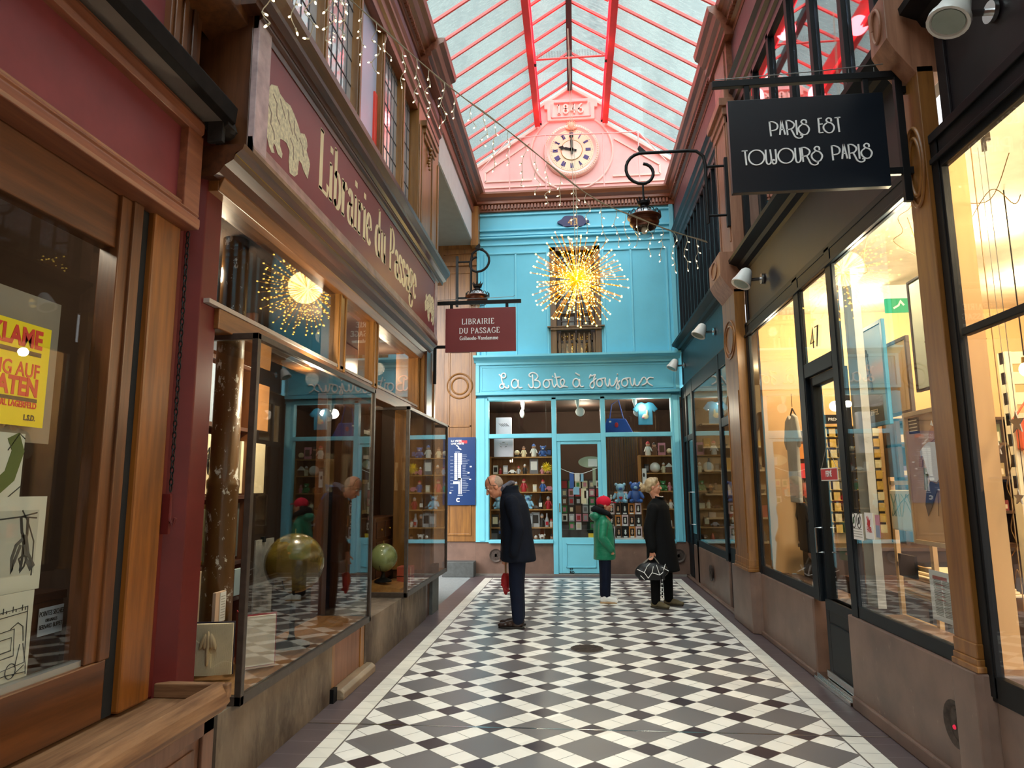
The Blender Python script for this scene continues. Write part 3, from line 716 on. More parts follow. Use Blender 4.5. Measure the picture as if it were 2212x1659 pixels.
lettering('title', 'LA VISITE\nUNE VISITE', .05, fp(74, 128), (1, 0, 0), (0, 0, 1), WHITEP, dd, .003, 'LEFT', .001)
m = MB(); q = fp(160, 185); m.ribbon([(-.05, .04), (0, .0), (-.01, -.02), (.05, -.05)], .02, q, (1, 0, 0), (0, 0, 1), (0, -.003, 0))
q = fp(155, 778); m.ribbon(sarc(0, 0, .03, .03, 40, 320), .02, q, (1, 0, 0), (0, 0, 1), (0, -.003, 0)); m.build('emblem', WHITEP, dd)
# ================================================================ LEFT SIDE
# ---------- near print shop (bay nearest the camera)
X1 = -2.1
struct('wall_left', MB().box(-3.9, -3.8, -2, 3.45, 0, 3.4).box(-3.8, -2.2, 3.36, 3.44, 0, 3.2), paint('dark_brown_interior', '4a3626', .8))
struct('ceiling', B(-3.9, -2.2, -2, 9.3, 3.35, 3.42), paint('dim_shop_ceiling', '4b3d33', .9))
struct('floor', B(-3.9, -1.95, -2, 9.2, -.1, .3), paint('shop_inner_floor', '3c2b20', .7))
wf = bpy.data.objects.new('window_4', None); link(wf); wf['kind'] = 'structure'; ORG[wf] = Vector((0, 0, 0))
MB().box(-2.22, X1, -2, 3.0, .6, .86).build('bottom_rail', W_NEARY, wf, bevel=.008)
MB().box(-2.2, X1, 2.86, 3.0, .86, 3.0).box(-2.2, -2.085, 2.93, 3.0, .86, 3.0).build('stile', W_NEAR, wf, bevel=.006)
MB().box(-2.2, X1-.02, -2, 2.88, 2.72, 3.05).build('head', W_NEARY, wf, bevel=.006)
MB().box(-2.16, -2.115, -2, 2.86, .86, .885).build('bead', paint('aluminium_bead', 'b9b9b4', .4, .05, 5, .8), wf)
B(-2.145, -2.139, -2, 2.87, .88, 2.74).build('pane', PANE, wf)
struct('trim_10', B(-2.24, -2.11, 3.0, 3.075, .6, 3.02), paint('black_brush_strip', '0d0d0e', .9, .3, 60))
struct('trim_11', MB().box(-2.3, -2.075, 3.075, 3.3, .6, 3.02), W_HONEY, bevel=.012)
struct('trim_12', MB().box(-2.3, -2.1, 3.3, 3.36, .6, 4.0), OXBLOOD)
col_ = MB().box(-2.28, -2.11, 3.36, 3.6, .58, 3.62).prism([(-2.11, 3.36), (-2.02, 3.43), (-2.02, 3.6), (-2.11, 3.6)], 'Z', .58, 3.62)
tag(col_.build('iron_column', OXBLOOD, bevel=.006), 'dark red painted iron column between the print shop and the bookshop', 'column')
# chain and hook on the column
cp = thing('shutter_chain', 'thin dark metal chain hanging down beside the dark red column', 'chain', (-2.05, 3.33, 1.6))
lk = MB()
for i in range(46):
    z = 2.96-i*.03; a = (i % 2)*PI/2
    P = [Vector((-2.055+.009*math.cos(t)*math.cos(a), 3.33+.009*math.cos(t)*math.sin(a), z+.02*math.sin(t))) for t in [2*PI*k/10 for k in range(11)]]
    lk.tube(P, .0035, 5)
lk.build('link', IRON, cp, True)
m = MB(); m.tube([(-2.055, 3.33, 1.57), (-2.05, 3.33, 1.45), (-2.03, 3.33, 1.42), (-2.02, 3.33, 1.46)], .008, 6); m.box(-2.09, -2.05, 3.32, 3.34, 1.38, 1.58); m.build('hook', OXBLOOD, cp, True)
# ledge with raised rim
ld = thing('window_ledge', 'worn brown wooden ledge with raised rim below the print shop window', 'ledge', (-1.9, 1.4, 0))
MB().box(-2.2, -1.74, -2, 3.42, .53, .585).build('top', W_PALE, ld, bevel=.008)
MB().prism([(-1.81, .585), (-1.81, .645), (-1.79, .66), (-1.75, .66), (-1.74, .645), (-1.725, .62), (-1.715, .57), (-1.735, .545), (-1.755, .52), (-1.81, .52)], 'Y', -2, 3.4).build('front_rim', W_PALE, ld, bevel=.003)
MB().box(-2.1, -1.72, 3.37, 3.42, .585, .655).build('end_rim', wood('weathered_end', '9a7350', '5f3d24', 'X', .6, 4, 0), ld, bevel=.006)
m = MB().box(-2.2, -1.81, -2, 3.4, 0, .53)
for a, b in ((3.3, 3.4), (2.3, 2.42), (1.2, 1.32), (.1, .22)): m.box(-1.81, -1.79, a, b, 0, .53)
m.box(-1.81, -1.79, -2, 3.4, .44, .53)
for a, b in ((2.42, 3.3), (1.32, 2.3), (.22, 1.2)): m.box(-1.81, -1.8, a+.05, b-.05, .05, .4)
m.build('cabinet', wood('worn_cabinet_wood', '7a543f', '57392a', 'Z', .5, 3, .1), ld, bevel=.006)
# fascia of the print shop
fa = thing('fascia_panel', 'maroon fascia panel in an orange wood frame above the print shop window', 'fascia', (-2.05, 1.2, 2.98))
MB().box(-2.12, -2.04, -2, 3.2, 3.0, 3.6).build('panel', MAROON, fa)
m = MB().prism([(-2.2, 2.98), (-1.99, 2.98), (-1.985, 3.0), (-1.985, 3.035), (-2.0, 3.045), (-1.99, 3.06), (-2.01, 3.075), (-2.005, 3.09), (-2.04, 3.1), (-2.2, 3.1)], 'Y', -2, 3.32)
m.box(-2.1, -1.995, 3.18, 3.32, 3.05, 3.6); m.box(-2.1, -1.995, -2, 3.32, 3.5, 3.6); m.prism([(-2.0, 3.5), (-1.98, 3.52), (-1.98, 3.57), (-2.0, 3.6)], 'Y', -2, 3.3)
m.build('frame', W_RED, fa, bevel=.004)
aw = thing('awning_cassette', 'long dark metal awning housing fixed above the maroon fascia', 'awning', (-1.94, 1.2, 3.6))
MB().box(-2.06, -1.9, -2, 3.34, 3.62, 3.75).build('roller', paint('grey_brown_canvas', '6b5f55', .9), aw)
MB().prism([(-1.9, 3.61), (-1.86, 3.63), (-1.85, 3.72), (-1.9, 3.78), (-2.06, 3.8), (-2.06, 3.76), (-1.9, 3.74)], 'Y', -2, 3.4).build('cover', paint('awning_dark', '1a1614', .75, .25, 15, Specular_IOR_Level=.1), aw, bevel=.004)
m = MB().obox((-1.95, 3.4, 3.63), (.06, 0, .03), (0, .05, 0), (-.02, 0, .06)).box(-1.99, -1.9, 3.34, 3.37, 3.5, 3.72)
m.tube([(-1.98, 3.38, 3.55), (-1.93, 3.42, 3.48), (-1.9, 3.4, 3.44)], .014, 6).ball((-1.92, 3.42, 3.6), .05, 10, 6)
m.build('end_bracket', paint('corroded_metal', '2d2723', .8, .4, 25, .3), aw, bevel=.004)
struct('trim_13', MB().box(-2.2, -2.1, -2, 3.12, 3.75, 5.2), MAROON)
pm = MB().box(-2.2, -2.06, 3.06, 3.34, 3.6, 5.4)
for y in (3.1, 3.17, 3.26): pm.box(-2.06, -2.045, y-.02, y+.02, 3.78, 5.3)
struct('trim_14', pm, W_NEAR, bevel=.006)
struct('trim_15', MB().prism([(-2.1, 4.22), (-1.86, 4.3), (-1.86, 4.55), (-2.1, 4.55)], 'Y', 3.1, 3.5), W_NEAR, bevel=.008)
# prints and posters in the window
PAPER = paint('drawing_paper', 'dcdccf', .8, .04)
INK = paint('pencil_ink', '3a3a3a', .8, .1)
INKL = paint('grey_wash', 'a3a39c', .8, .15, 20)
def panel_at(p0, p1, X, th, tilt=0.):   # rectangle standing along the passage on plane X between two seen corners
    a, b = atX(*p0, X), atX(*p1, X)
    return min(a.y, b.y), max(a.y, b.y), min(a.z, b.z), max(a.z, b.z)
def pnl(px0, pxt, pxb, X, h0, h1): pass
def sheet(name, label, cat, X, y0, y1, z0, z1, mat, th=.004, group=None):
    t = thing(name, label, cat, (X, (y0+y1)/2, z0), group)
    B(X-th, X, y0, y1, z0, z1).build('sheet', mat, t); return t
def lines(parent, name, strokes, X, y0, z0, sy, sz, w, mat):
    mb = MB()
    for st in strokes: mb.ribbon([(p[0]*sy, p[1]*sz) for p in st], w, (X, y0, z0), (0, 1, 0), (0, 0, 1), (.0015, 0, 0))
    return mb.build(name, mat, parent)
XW = -2.24
YEL = paint('yellow_poster', 'ffe600', .5, .02); REDP = paint('red_print', 'e2362b', .5, .03); BLK = paint('black_print', '2c2a22', .5)
e = atX(95, 790, XW)
po = sheet('advertising_poster', 'bright yellow poster with red and black block letters in the left window', 'poster', XW+.02, e.y-.62, e.y, 1.86, 2.28, YEL)
yr = e.y-.045
for tx, s, z, mt, bo in (('REKLAME', .105, 2.185, REDP, .004), ('WERBUNG AUF', .082, 2.06, REDP, .001), ('PLAKATEN', .1, 1.985, REDP, .004), ('KARL LAGERFELD', .034, 1.935, REDP, .001), ('L.S.D.', .032, 1.885, BLK, .001)):
    lettering('text', tx, s, (XW+.0205, yr, z), (0, 1, 0), (0, 0, 1), mt, po, .002, 'RIGHT', bo, .8)
MB().box(XW+.02, XW+.022, e.y-.58, yr, 2.15, 2.168).box(XW+.02, XW+.022, e.y-.58, yr, 1.96, 1.975).build('rule', BLK, po)
e = atX(137, 760, XW)
sheet('mount_board', 'large grey mounting board behind the yellow poster', 'board', XW-.03, e.y-.9, e.y, 1.8, 2.42, paint('grey_board', '9a9186', .8, .06))
e = atX(44, 1000, XW)
t = sheet('plant_print', 'botanical print of a dark green leaf at the left edge of the window', 'print', XW+.01, e.y-.5, e.y, 1.55, 1.83, PAPER)
lines(t, 'leaf', [[(.2, .02), (.3, .1), (.33, .2), (.3, .26)]], XW+.0105, e.y-.36, 1.56, 1, 1, .06, paint('leaf_green', '5d6b30', .7))
lines(t, 'outline', [[(.15, .01), (.28, .0), (.36, .06)], [(.28, .2), (.33, .27), (.36, .25)]], XW+.0105, e.y-.36, 1.56, 1, 1, .004, INK)
e0, e1 = atX(88, 1072, XW), atX(101, 1275, XW)
yb = e0.y
t = sheet('bat_drawing', 'pencil drawing of a bat hanging upside down from a branch', 'drawing', XW+.03, yb-.46, yb, e1.z+.02, e0.z, PAPER)
k = (e0.z-e1.z)/203
q = lambda P: [((x-88)*.0019, (1275-y)*k) for x, y in P]
lines(t, 'wash', [q([(-60, 1165), (68, 1165)])], XW+.0302, yb, e1.z, 1, 1, 130*k, paint('paper_shade', 'c4c4b8', .8))
lines(t, 'branch', [q([(-60, 1118), (20, 1113), (63, 1106)]), q([(22, 1100), (40, 1125), (60, 1165), (62, 1235)]), q([(20, 1113), (63, 1117)])], XW+.031, yb, e1.z, 1, 1, .006, INK)
lines(t, 'body', [q([(20, 1114), (26, 1145), (36, 1160), (36, 1190)]), q([(38, 1115), (40, 1150), (34, 1180)]), q([(28, 1150), (34, 1170), (33, 1200), (31, 1222)])], XW+.0312, yb, e1.z, 1, 1, .013, INK)
lines(t, 'wing', [q([(30, 1158), (14, 1170), (6, 1195), (9, 1222), (14, 1200), (26, 1170)]), q([(37, 1150), (48, 1190), (66, 1216), (60, 1221), (44, 1200), (36, 1170)])], XW+.0313, yb, e1.z, 1, 1, .014, paint('charcoal_grey', '5c5c5a', .8, .2, 30))
lines(t, 'head', [q([(24, 1198), (30, 1210), (31, 1224), (40, 1214), (45, 1196), (34, 1192), (24, 1198)])], XW+.0314, yb, e1.z, 1, 1, .008, INK)
e0, e1 = atX(50, 1273, XW), atX(60, 1480, XW)
yb = e0.y; k = (e0.z-e1.z)/207
t = sheet('carriage_drawing', 'ink drawing of an old wheeled stall before tall houses, lowest in the window', 'drawing', XW+.05, yb-.5, yb, e1.z, e0.z, PAPER)
q = lambda P: [((x-55)*.0019, (1480-y)*k) for x, y in P]
S = [q([(-80, 1312), (40, 1305), (44, 1420), (-80, 1430)]), q([(-80, 1322), (40, 1316)]), q([(0, 1345), (18, 1335), (32, 1345), (36, 1375)]), q([(-80, 1352), (10, 1346), (14, 1400), (-80, 1404)]), q([(-60, 1365), (5, 1362), (6, 1388), (-60, 1392)]), q([(16, 1440), (44, 1425)]), q([(-80, 1440), (0, 1436), (48, 1440)]), q([(36, 1380), (48, 1425), (50, 1445)]), q([(28, 1380), (20, 1425)])]
for cx in (10, -40): S.append([((cx-55+13*math.cos(a))*.0019, (1480-(1430+15*math.sin(a)))*k) for a in [2*PI*i/18 for i in range(19)]])
for i in range(14): S.append(q([(-70+i*8, 1312), (-70+i*8, 1300+(i % 3)*6)]))
for i in range(8): S.append(q([(-70+i*14, 1460+(i % 2)*6), (-50+i*14, 1452)]))
lines(t, 'ink', S, XW+.051, yb, e1.z, 1, 1, .0028, INK)
cr = thing('wooden_box', 'brown wooden box with a handwritten card standing at the window bottom', 'box', (-2.42, 2.25, .3))
e0, e1 = atX(139, 1272, -2.34), atX(58, 1400, -2.34)
B(-2.75, -2.34, e1.y-.5, e0.y, .3, e0.z-.04).build('side', W_DARKZ, cr); B(-2.76, -2.33, e1.y-.5, e0.y+.01, e0.z-.04, e0.z).build('lid', W_DARK, cr, bevel=.004)
e0, e1 = atX(84, 1318, -2.33), atX(131, 1362, -2.33)
t = sheet('price_card', 'small white handwritten card pinned to the brown wooden box', 'card', -2.325, e0.y, e1.y, e1.z, e0.z+.005, paint('white_card', 'eef0f4', .7, .02))
h = (e0.z-e1.z)
for i, (tx, s) in enumerate((('POINTES SECHES', .27), ('ORIGINALES', .18), ('BERNARD BUFFET', .24))):
    lettering('text', tx, h*s, (-2.325, (e0.y+e1.y)/2, e0.z-h*(.27+.24*i)), (0, 1, 0), (0, 0, 1), BLK, t, .0015, 'CENTER', 0, .62)

# ---------- bookshop (second bay)
struct('wall_left', MB().box(-3.5, -3.4, 3.45, 9.3, 0, 3.4).box(-3.4, -2.0, 9.22, 9.3, 0, 3.4), paint('bookshop_inner_wall', '3a2a1f', .8))
struct('wall_left', MB().box(-2.3, -1.88, 3.6, 5.3, 0, .44).box(-2.3, -1.88, 6.12, 8.6, 0, .44), DIRTY)
struct('trim_16', MB().box(-2.3, -1.915, 5.3, 6.12, 0, .44), paint('grey_cement', '5c5148', .8, .2, 6))
hp = thing('cellar_hatch', 'low brown wooden hatch door set in the stained plinth under the glass case', 'hatch', (-1.9, 5.7, .06))
MB().box(-1.915, -1.895, 5.36, 6.02, .08, .42).build('door', wood('hatch_wood', '8a6049', '6a4532', 'Z', .55, 3, .1), hp, bevel=.004)
MB().box(-1.93, -1.88, 5.3, 5.36, .0, .44).box(-1.93, -1.885, 6.02, 6.12, .06, .44).build('frame', W_OAK, hp, bevel=.004)
tag(MB().prism([(-1.92, 0), (-1.8, 0), (-1.8, .05), (-1.83, .075), (-1.92, .08)], 'Y', 5.36, 6.2).build('stone_threshold', stone('pale_step', 'a08a70', '7e6a55', 'b8a890'), bevel=.006), 'pale stone doorstep in front of the low wooden hatch', 'doorstep')
struct('trim_17', B(-1.9, -1.85, 5.27, 5.35, 0, .1), BLACK)
struct('trim_18', MB().box(-2.3, -1.9, 8.6, 8.9, 0, 3.4), W_DARKZ)
struct('trim_19', MB().box(-2.3, -1.86, 8.9, 9.3, 0, .6), GREYST)
pr = MB().box(-2.3, -1.93, 8.55, 9.3, .6, 3.5)
for y in (8.66, 9.18): pr.box(-1.93, -1.915, y-.05, y+.05, .7, 3.2)
struct('trim_20', pr, W_OAK, bevel=.005)
# timber shop window above the glass cases
wb = bpy.data.objects.new('window_5', None); link(wb); wb['kind'] = 'structure'; ORG[wb] = Vector((0, 0, 0))
MB().box(-2.14, -1.99, 3.58, 8.6, 2.5, 2.62).build('transom', W_OAKY, wb, bevel=.006)
MB().box(-2.14, -1.96, 3.44, 8.6, 3.26, 3.4).prism([(-1.96, 3.26), (-1.93, 3.33), (-1.93, 3.4), (-1.96, 3.4)], 'Y', 3.44, 8.7).build('head', W_OAKY, wb, bevel=.005)
for y0, y1 in ((5.5, 5.7), (6.5, 6.68), (8.46, 8.6)):
    MB().box(-2.14, -1.985, y0, y1, 2.6, 3.3).box(-1.99, -1.975, y0+.02, y0+.05, 2.6, 3.28).box(-1.99, -1.975, y1-.05, y1-.02, 2.6, 3.28).build('mullion', W_OAK, wb, bevel=.004)
MB().box(-2.02, -1.985, 3.46, 8.46, 2.62, 2.645).build('sill_bead', paint('pale_bead', 'a89a90', .5), wb)
for y0, y1 in ((3.46, 5.5), (5.7, 6.5), (6.68, 8.46)):
    B(-2.03, -2.024, y0, y1, 2.62, 3.27).build('pane', PANE_D, wb)
for y0, y1 in ((6.2, 6.32), (7.2, 7.34)): MB().box(-2.42, -2.32, y0, y1, .44, 2.5).build('jamb', W_DARKZ, wb, bevel=.006)
# glass display cases built out in front
def vitrine(y0, y1, lab, near):
    t = thing('display_case', lab, 'display case', (-2.05, (y0+y1)/2, .42), 'glass cases of the bookshop')
    xf, xb, z0, z1 = -1.83, -2.3, .44, 2.51; b = .038
    m = MB().box(xf-b, xf, y0, y1, z0, z0+.05).box(xb, xf, y0, y0+b, z0, z0+.05).box(xb, xf, y1-b, y1, z0, z0+.05); m.build('bottom_rail', STEEL, t, bevel=.003)
    m = MB().box(xf-b, xf, y0, y1, z1-b, z1).box(xb, xf, y0, y0+b, z1-b, z1).box(xb, xf, y1-b, y1, z1-b, z1); m.build('top_rail', STEEL, t, bevel=.003)
    for y in (y0, y1-b): B(xf-b, xf, y, y+b, z0, z1).build('corner_post', STEEL, t, bevel=.003)
    B(xf-.02, xf-.014, y0+b, y1-b, z0+.05, z1-b).build('front_pane', PANE_D, t)
    B(xb, xf-b, y0+.016, y0+.022, z0+.05, z1-b).build('end_pane', PANE, t); B(xb, xf-b, y1-.022, y1-.016, z0+.05, z1-b).build('end_pane', PANE, t)
    B(xb, xf-b, y0+b, y1-b, z1-.02, z1-.014).build('top_pane', PANE, t)
    MB().box(xb, xf-b, y0+b, y1-b, z0, z0+.05).build('base_board', wood('case_floor', 'a97b4a', '7d5327', 'Y', .5, 3, .1), t)
    return t
vitrine(3.74, 6.12, 'large brown-framed glass display case holding the big globe', True)
vitrine(7.42, 9.75, 'farther brown-framed glass display case holding the small globe', False)
def globe(name, lab, c, r, zb, mats, dark):
    t = thing(name, lab, 'globe', (c[0], c[1], zb))
    m = MB(); m.ball(c, r, 40, 24); m.build('sphere', mats, t, True, angle=180)
    m = MB(); m.tube([Vector(c)+Vector((0, 0, r-.005)), Vector(c)+Vector((0, 0, r+.03))], .005, 8); m.build('axis_pin', BRASS, t, True)
    m = MB(); m.lathe([(.0, 0), (r*.62, 0), (r*.62, .012), (r*.5, .025), (.03, .045), (.018, .09), (.022, (c[2]-r-zb)*.6), (.014, c[2]-r-zb+.004), (0, c[2]-r-zb+.004)], (c[0], c[1], zb), n=24); m.build('stand', dark, t, True)
    m = MB(); P = [Vector(c)+Vector((0, (r+.012)*math.sin(a), (r+.012)*math.cos(a))) for a in [math.radians(x) for x in range(180, 366, 8)]]
    m.tube(P[:9], .003, 6); m.build('meridian', IRON, t, True)
    return t
def globe_mat(name, a, b, c):
    t = NT(name); n1 = t.noise(4.5, 6, (1, 1, 1), .62); n2 = t.noise(18, 5)
    k = t.mix(t.ramp(n1, .46, .54), lin(a), lin(b)); k = t.mix(t.math('MULTIPLY', t.ramp(n2, .55, .75), .5), k, lin(c))
    p = t.bsdf(k, .25, Coat_Weight=.6, Coat_Roughness=.12); return t.done(p)
globe('globe', 'large old yellow-brown varnished globe in the near glass case', (-2.05, 4.92, 1.07), .212, .49, globe_mat('old_globe_varnish', '7d6a24', '5a4a18', '8f7f3a'), IRON)
globe('globe', 'small greenish globe on a black stand in the farther glass case', (-2.15, 7.62, .84), .155, .58, globe_mat('green_globe_varnish', '8d9460', '6d7444', 'a8a878'), BLACK)
tag(MB().prism([(-2.3, .49), (-1.92, .49), (-1.92, .52), (-2.3, .58)], 'Y', 7.48, 7.95).build('wedge_stand', wood('wedge_wood', 'b07c40', '8a5a28', 'Y')), 'sloping light wood wedge carrying the small globe', 'stand')
for i, (x, y, z) in enumerate(((-1.98, 8.02, .49), (-1.98, 8.02, .6))):
    t = thing('book_box', ('lower' if i == 0 else 'upper')+' of two orange-red cloth boxes beside the small globe', 'box', (x, y, z))
    B(x-.1, x+.06, y-.08, y+.12, z, z+.1).build('body', paint('orange_red_cloth', 'b8543c', .6), t, bevel=.004); B(x-.1, x+.061, y-.075, y-.055, z, z+.1).build('label', CREAM, t)
# column seen inside the near case
gc = NT('peeling_gold_column'); n1 = gc.noise(15, 6, (1, 1, .6), .72)
k = gc.mix(gc.ramp(n1, .59, .62), lin('6a4a24'), lin('e8e2d6')); pp = gc.bsdf(k, .32, Coat_Weight=.5)
GOLDC = gc.done(pp)
t = thing('inner_column', 'old gold-brown column with flaking paint inside the near glass case', 'column', (-2.36, 4.42, .3))
m = MB(); m.lathe([(0, 0), (.1, 0), (.1, 1.3), (.105, 1.32), (.105, 1.36), (.092, 1.38), (.088, 3.05), (0, 3.05)], (-2.36, 4.42, .3), n=28); m.build('shaft', GOLDC, t, True)
# shelves behind the case, with their books and prints
bs = thing('bookshelf', 'dark wooden bookshelf behind the gold-brown column', 'bookcase', (-2.7, 4.6, .3))
for z in (.82, 1.08, 1.56, 2.07, 2.55): B(-2.9, -2.52, 3.7, 5.1, z-.03, z).build('shelf', W_DARK, bs, bevel=.003)
B(-2.94, -2.9, 3.7, 5.1, .3, 3.0).build('back', W_DARKZ, bs); B(-2.9, -2.52, 5.08, 5.13, .3, 3.0).build('side', W_DARKZ, bs); B(-2.9, -2.52, 3.66, 3.7, .3, 3.0).build('side', W_DARKZ, bs)
def onshelf(name, lab, cat, px0, px1, ztop, zbot, X, mat, extra=None):
    a, b = atX(px0, 1000, X).y, atX(px1, 1000, X).y
    t = thing(name, lab, cat, (X, (a+b)/2, zbot)); B(X-.025, X, a, b, zbot, ztop).build('board', mat, t, bevel=.002)
    return t, a, b
IVORY = paint('ivory_paper', 'e6d8b4', .7, .05); TAN = paint('tan_paper', 'c9ad76', .7, .08)
t, a, b = onshelf('book', 'cream book with a black latticed shape on its cover, left of the column', 'book', 433, 490, 1.99, 1.57, -2.56, IVORY)
mb = MB(); rr = random.Random(3)
def lattice(mb, X, y, z, s):
    P = [(y+s*math.cos(a_)*(.8+.2*math.sin(3*a_)), z+1.35*s*math.sin(a_)) for a_ in [2*PI*i/9 for i in range(9)]]
    for i in range(9):
        mb.ribbon([P[i], P[(i+1) % 9]], .012, (X, 0, 0), (0, 1, 0), (0, 0, 1), (.002, 0, 0))
        for j in range(2): mb.ribbon([P[i], P[(i+3+j) % 9]], .009, (X, 0, 0), (0, 1, 0), (0, 0, 1), (.002, 0, 0))
lattice(mb, -2.56, a+.13, 1.8, .075); mb.build('ornament', BLK, t)
lettering('text', 'PA', .03, (-2.56, b-.07, 1.6), (0, 1, 0), (0, 0, 1), BLK, t, .002)
t, a, b = onshelf('book', 'cream book with a black latticed shape on its cover, right of the column', 'book', 520, 572, 1.97, 1.57, -2.56, IVORY)
mb = MB(); lattice(mb, -2.56, a+.14, 1.79, .08); mb.build('ornament', BLK, t)
lettering('text', 'LA M', .025, (-2.56, a+.08, 1.6), (0, 1, 0), (0, 0, 1), BLK, t, .002)
t, a, b = onshelf('card', 'tan card with a brown seal, below the left latticed book', 'card', 415, 436, 1.76, 1.57, -2.54, TAN)
mb = MB(); mb.lathe([(0, 0), (.03, 0), (.03, .003), (0, .003)], (-2.54, (a+b)/2, 1.68), 'X', 12); mb.build('seal', paint('brown_seal', 'a8772e', .6), t)
t, a, b = onshelf('framed_picture', 'gilt framed picture of a pale figure on the shelf beside the column', 'picture', 428, 470, 1.5, 1.09, -2.56, BRASS)
B(-2.559, -2.552, a+.03, b-.03, 1.12, 1.47).build('image', paint('dark_green_image', '4c4a2c', .6, .3, 12), t)
mb = MB(); mb.cap((-2.553, (a+b)/2, 1.22), (-2.553, (a+b)/2+.01, 1.36), .018, .014); mb.ball((-2.553, (a+b)/2+.015, 1.4), .014, 8, 6); mb.build('figure', IVORY, t, True)
onshelf('book', 'grey-green book leaning at the left end of the middle shelf', 'book', 405, 428, 1.47, 1.09, -2.57, paint('grey_green_cover', '8a8a6a', .7))
t, a, b = onshelf('book', 'old cream book with lines of brown print on the lowest shelf', 'book', 408, 455, 1.06, .7, -2.5, IVORY)
lettering('text', 'ROMAN COMPLET', .02, (-2.5, (a+b)/2, .95), (0, 1, 0), (0, 0, 1), paint('brown_print', '8a5a3a', .6), t, .002)
t, a, b = onshelf('book', 'book with white initials on a dark cover, right of the column', 'book', 516, 545, 1.5, 1.1, -2.57, paint('slate_cover', '4f5552', .6))
lettering('text', 'B\nP', .06, (-2.57, a+.06, 1.38), (0, 1, 0), (0, 0, 1), WHITEP, t, .002)
onshelf('book', 'blue-grey clothbound book on the top shelf', 'book', 428, 470, 2.5, 2.08, -2.57, paint('blue_grey_cloth', '8a97a8', .7, .1))
onshelf('book', 'tall orange-brown book standing on the top shelf', 'book', 545, 575, 2.46, 2.08, -2.57, paint('orange_brown_cloth', 'b8814c', .7, .1))
onshelf('book', 'pale blue book beside the column on the lowest shelf', 'book', 520, 536, 1.02, .83, -2.5, paint('pale_blue_cloth', 'a8bcc0', .7))
# altered books on the case floor
ab = thing('folded_book', 'open book with pages folded into a tulip relief on the case floor', 'book', (-2.16, 4.0, .49))
c0 = Vector((-2.33, 4.0, .52)); U = Vector((.94, .18, 0)).normalized(); N = Vector((.18, -.94, 0)).normalized()
B0 = MB(); W_, H_ = .29, .3
B0.obox(c0+U*W_/2+Vector((0, 0, H_/2))-N*.02, U*W_/2, N*.004, (0, 0, H_/2)); B0.build('cover', paint('navy_cover', '1c2440', .5), ab)
mb = MB(); n = 60
for i in range(n):
    x = (i+.5)/n
    z0 = .012 if x < .05 else .012
    dep = .02+.025*math.sin(PI*x)
    band = .12+.1*math.cos((x-.1)*3.0) if x < .62 else .06+.02*math.sin(x*9)
    mb.obox(c0+U*(x*W_)+N*(dep/2)+Vector((0, 0, .006+band/2)), U*(W_/n*.36), N*(dep/2), (0, 0, band/2-.003))
    mb.obox(c0+U*(x*W_)+N*(dep*.35)+Vector((0, 0, .15)), U*(W_/n*.36), N*(dep*.35), (0, 0, .145))
mb.build('page_block', paint('page_cream', 'efe0c2', .8, .05), ab)
mb = MB(); pc = c0+U*W_*.55+N*.05+Vector((0, 0, .2))
for dx, h, ro in ((-.03, .05, .35), (.03, .05, -.35), (0, .06, 0), (-.015, .045, .12), (.02, .045, -.12)): mb.ball(pc+U*dx, (.014, .012, h), 10, 8, Matrix.Rotation(ro, 3, 'Y'))
mb.cap(pc+Vector((0, 0, -.04)), pc+Vector((0, 0, -.13)), .01, .008)
mb.build('tulip', paint('page_tan', 'd9c09a', .8), ab, True)  # tulip in a darker page tan
rb = thing('open_book', 'open white-paged book with a red cover standing in the near glass case', 'book', (-2.05, 4.3, .49))
hz = Vector((-2.1, 4.25, .5))
for sgn, u in ((1, Vector((.75, .66, 0))), (-1, Vector((-.55, .83, 0)))):
    u = u.normalized(); nn = Vector((-u.y, u.x, 0))
    MB().obox(hz+u*.11+Vector((0, 0, .16)), u*.11, nn*.003, (0, 0, .16)).build('cover', paint('crimson_cover', 'a02430', .5), rb)
    MB().obox(hz+u*.108-nn*.014+Vector((0, 0, .16)), u*.1, nn*.01, (0, 0, .15)).build('page_block', paint('page_white', 'f2ead8', .8), rb)
t = thing('text_card', 'white printed card clipped upright beside the gold-brown column', 'card', (-2.2, 4.2, .9))
e0 = atX(478, 1300, -2.22)
B(-2.24, -2.22, e0.y-.07, e0.y+.05, .77, .97).build('card', paint('pinkish_card', 'd9b8a0', .7), t); B(-2.219, -2.216, e0.y-.02, e0.y+.05, .79, .965).build('text_sheet', WHITEP, t)
mb = MB()
for i in range(9): mb.box(-2.2165, -2.215, e0.y-.01, e0.y+.04, .81+i*.016, .814+i*.016)
mb.build('printed_lines', INKL, t); B(-2.25, -2.2, e0.y-.01, e0.y+.02, .49, .77).build('prop', W_DARKZ, t)
e0, e1 = atX(556, 1165, -2.3), atX(584, 1290, -2.3)
t = thing('engraving', 'grey engraving of drapery held by a black clip behind the big globe', 'print', (-2.3, e0.y, .55))
ez = atX(570, 1165, -2.3).z
B(-2.31, -2.3, e0.y-.02, e1.y+.02, .6, ez).build('sheet', paint('engraving_grey', '8f8f8a', .8, .35, 9), t); B(-2.315, -2.29, e0.y+.08, e0.y+.12, ez-.02, ez+.02).build('clip', BLACK, t); B(-2.36, -2.31, e0.y, e1.y, .49, .6).build('prop', W_DARKZ, t)
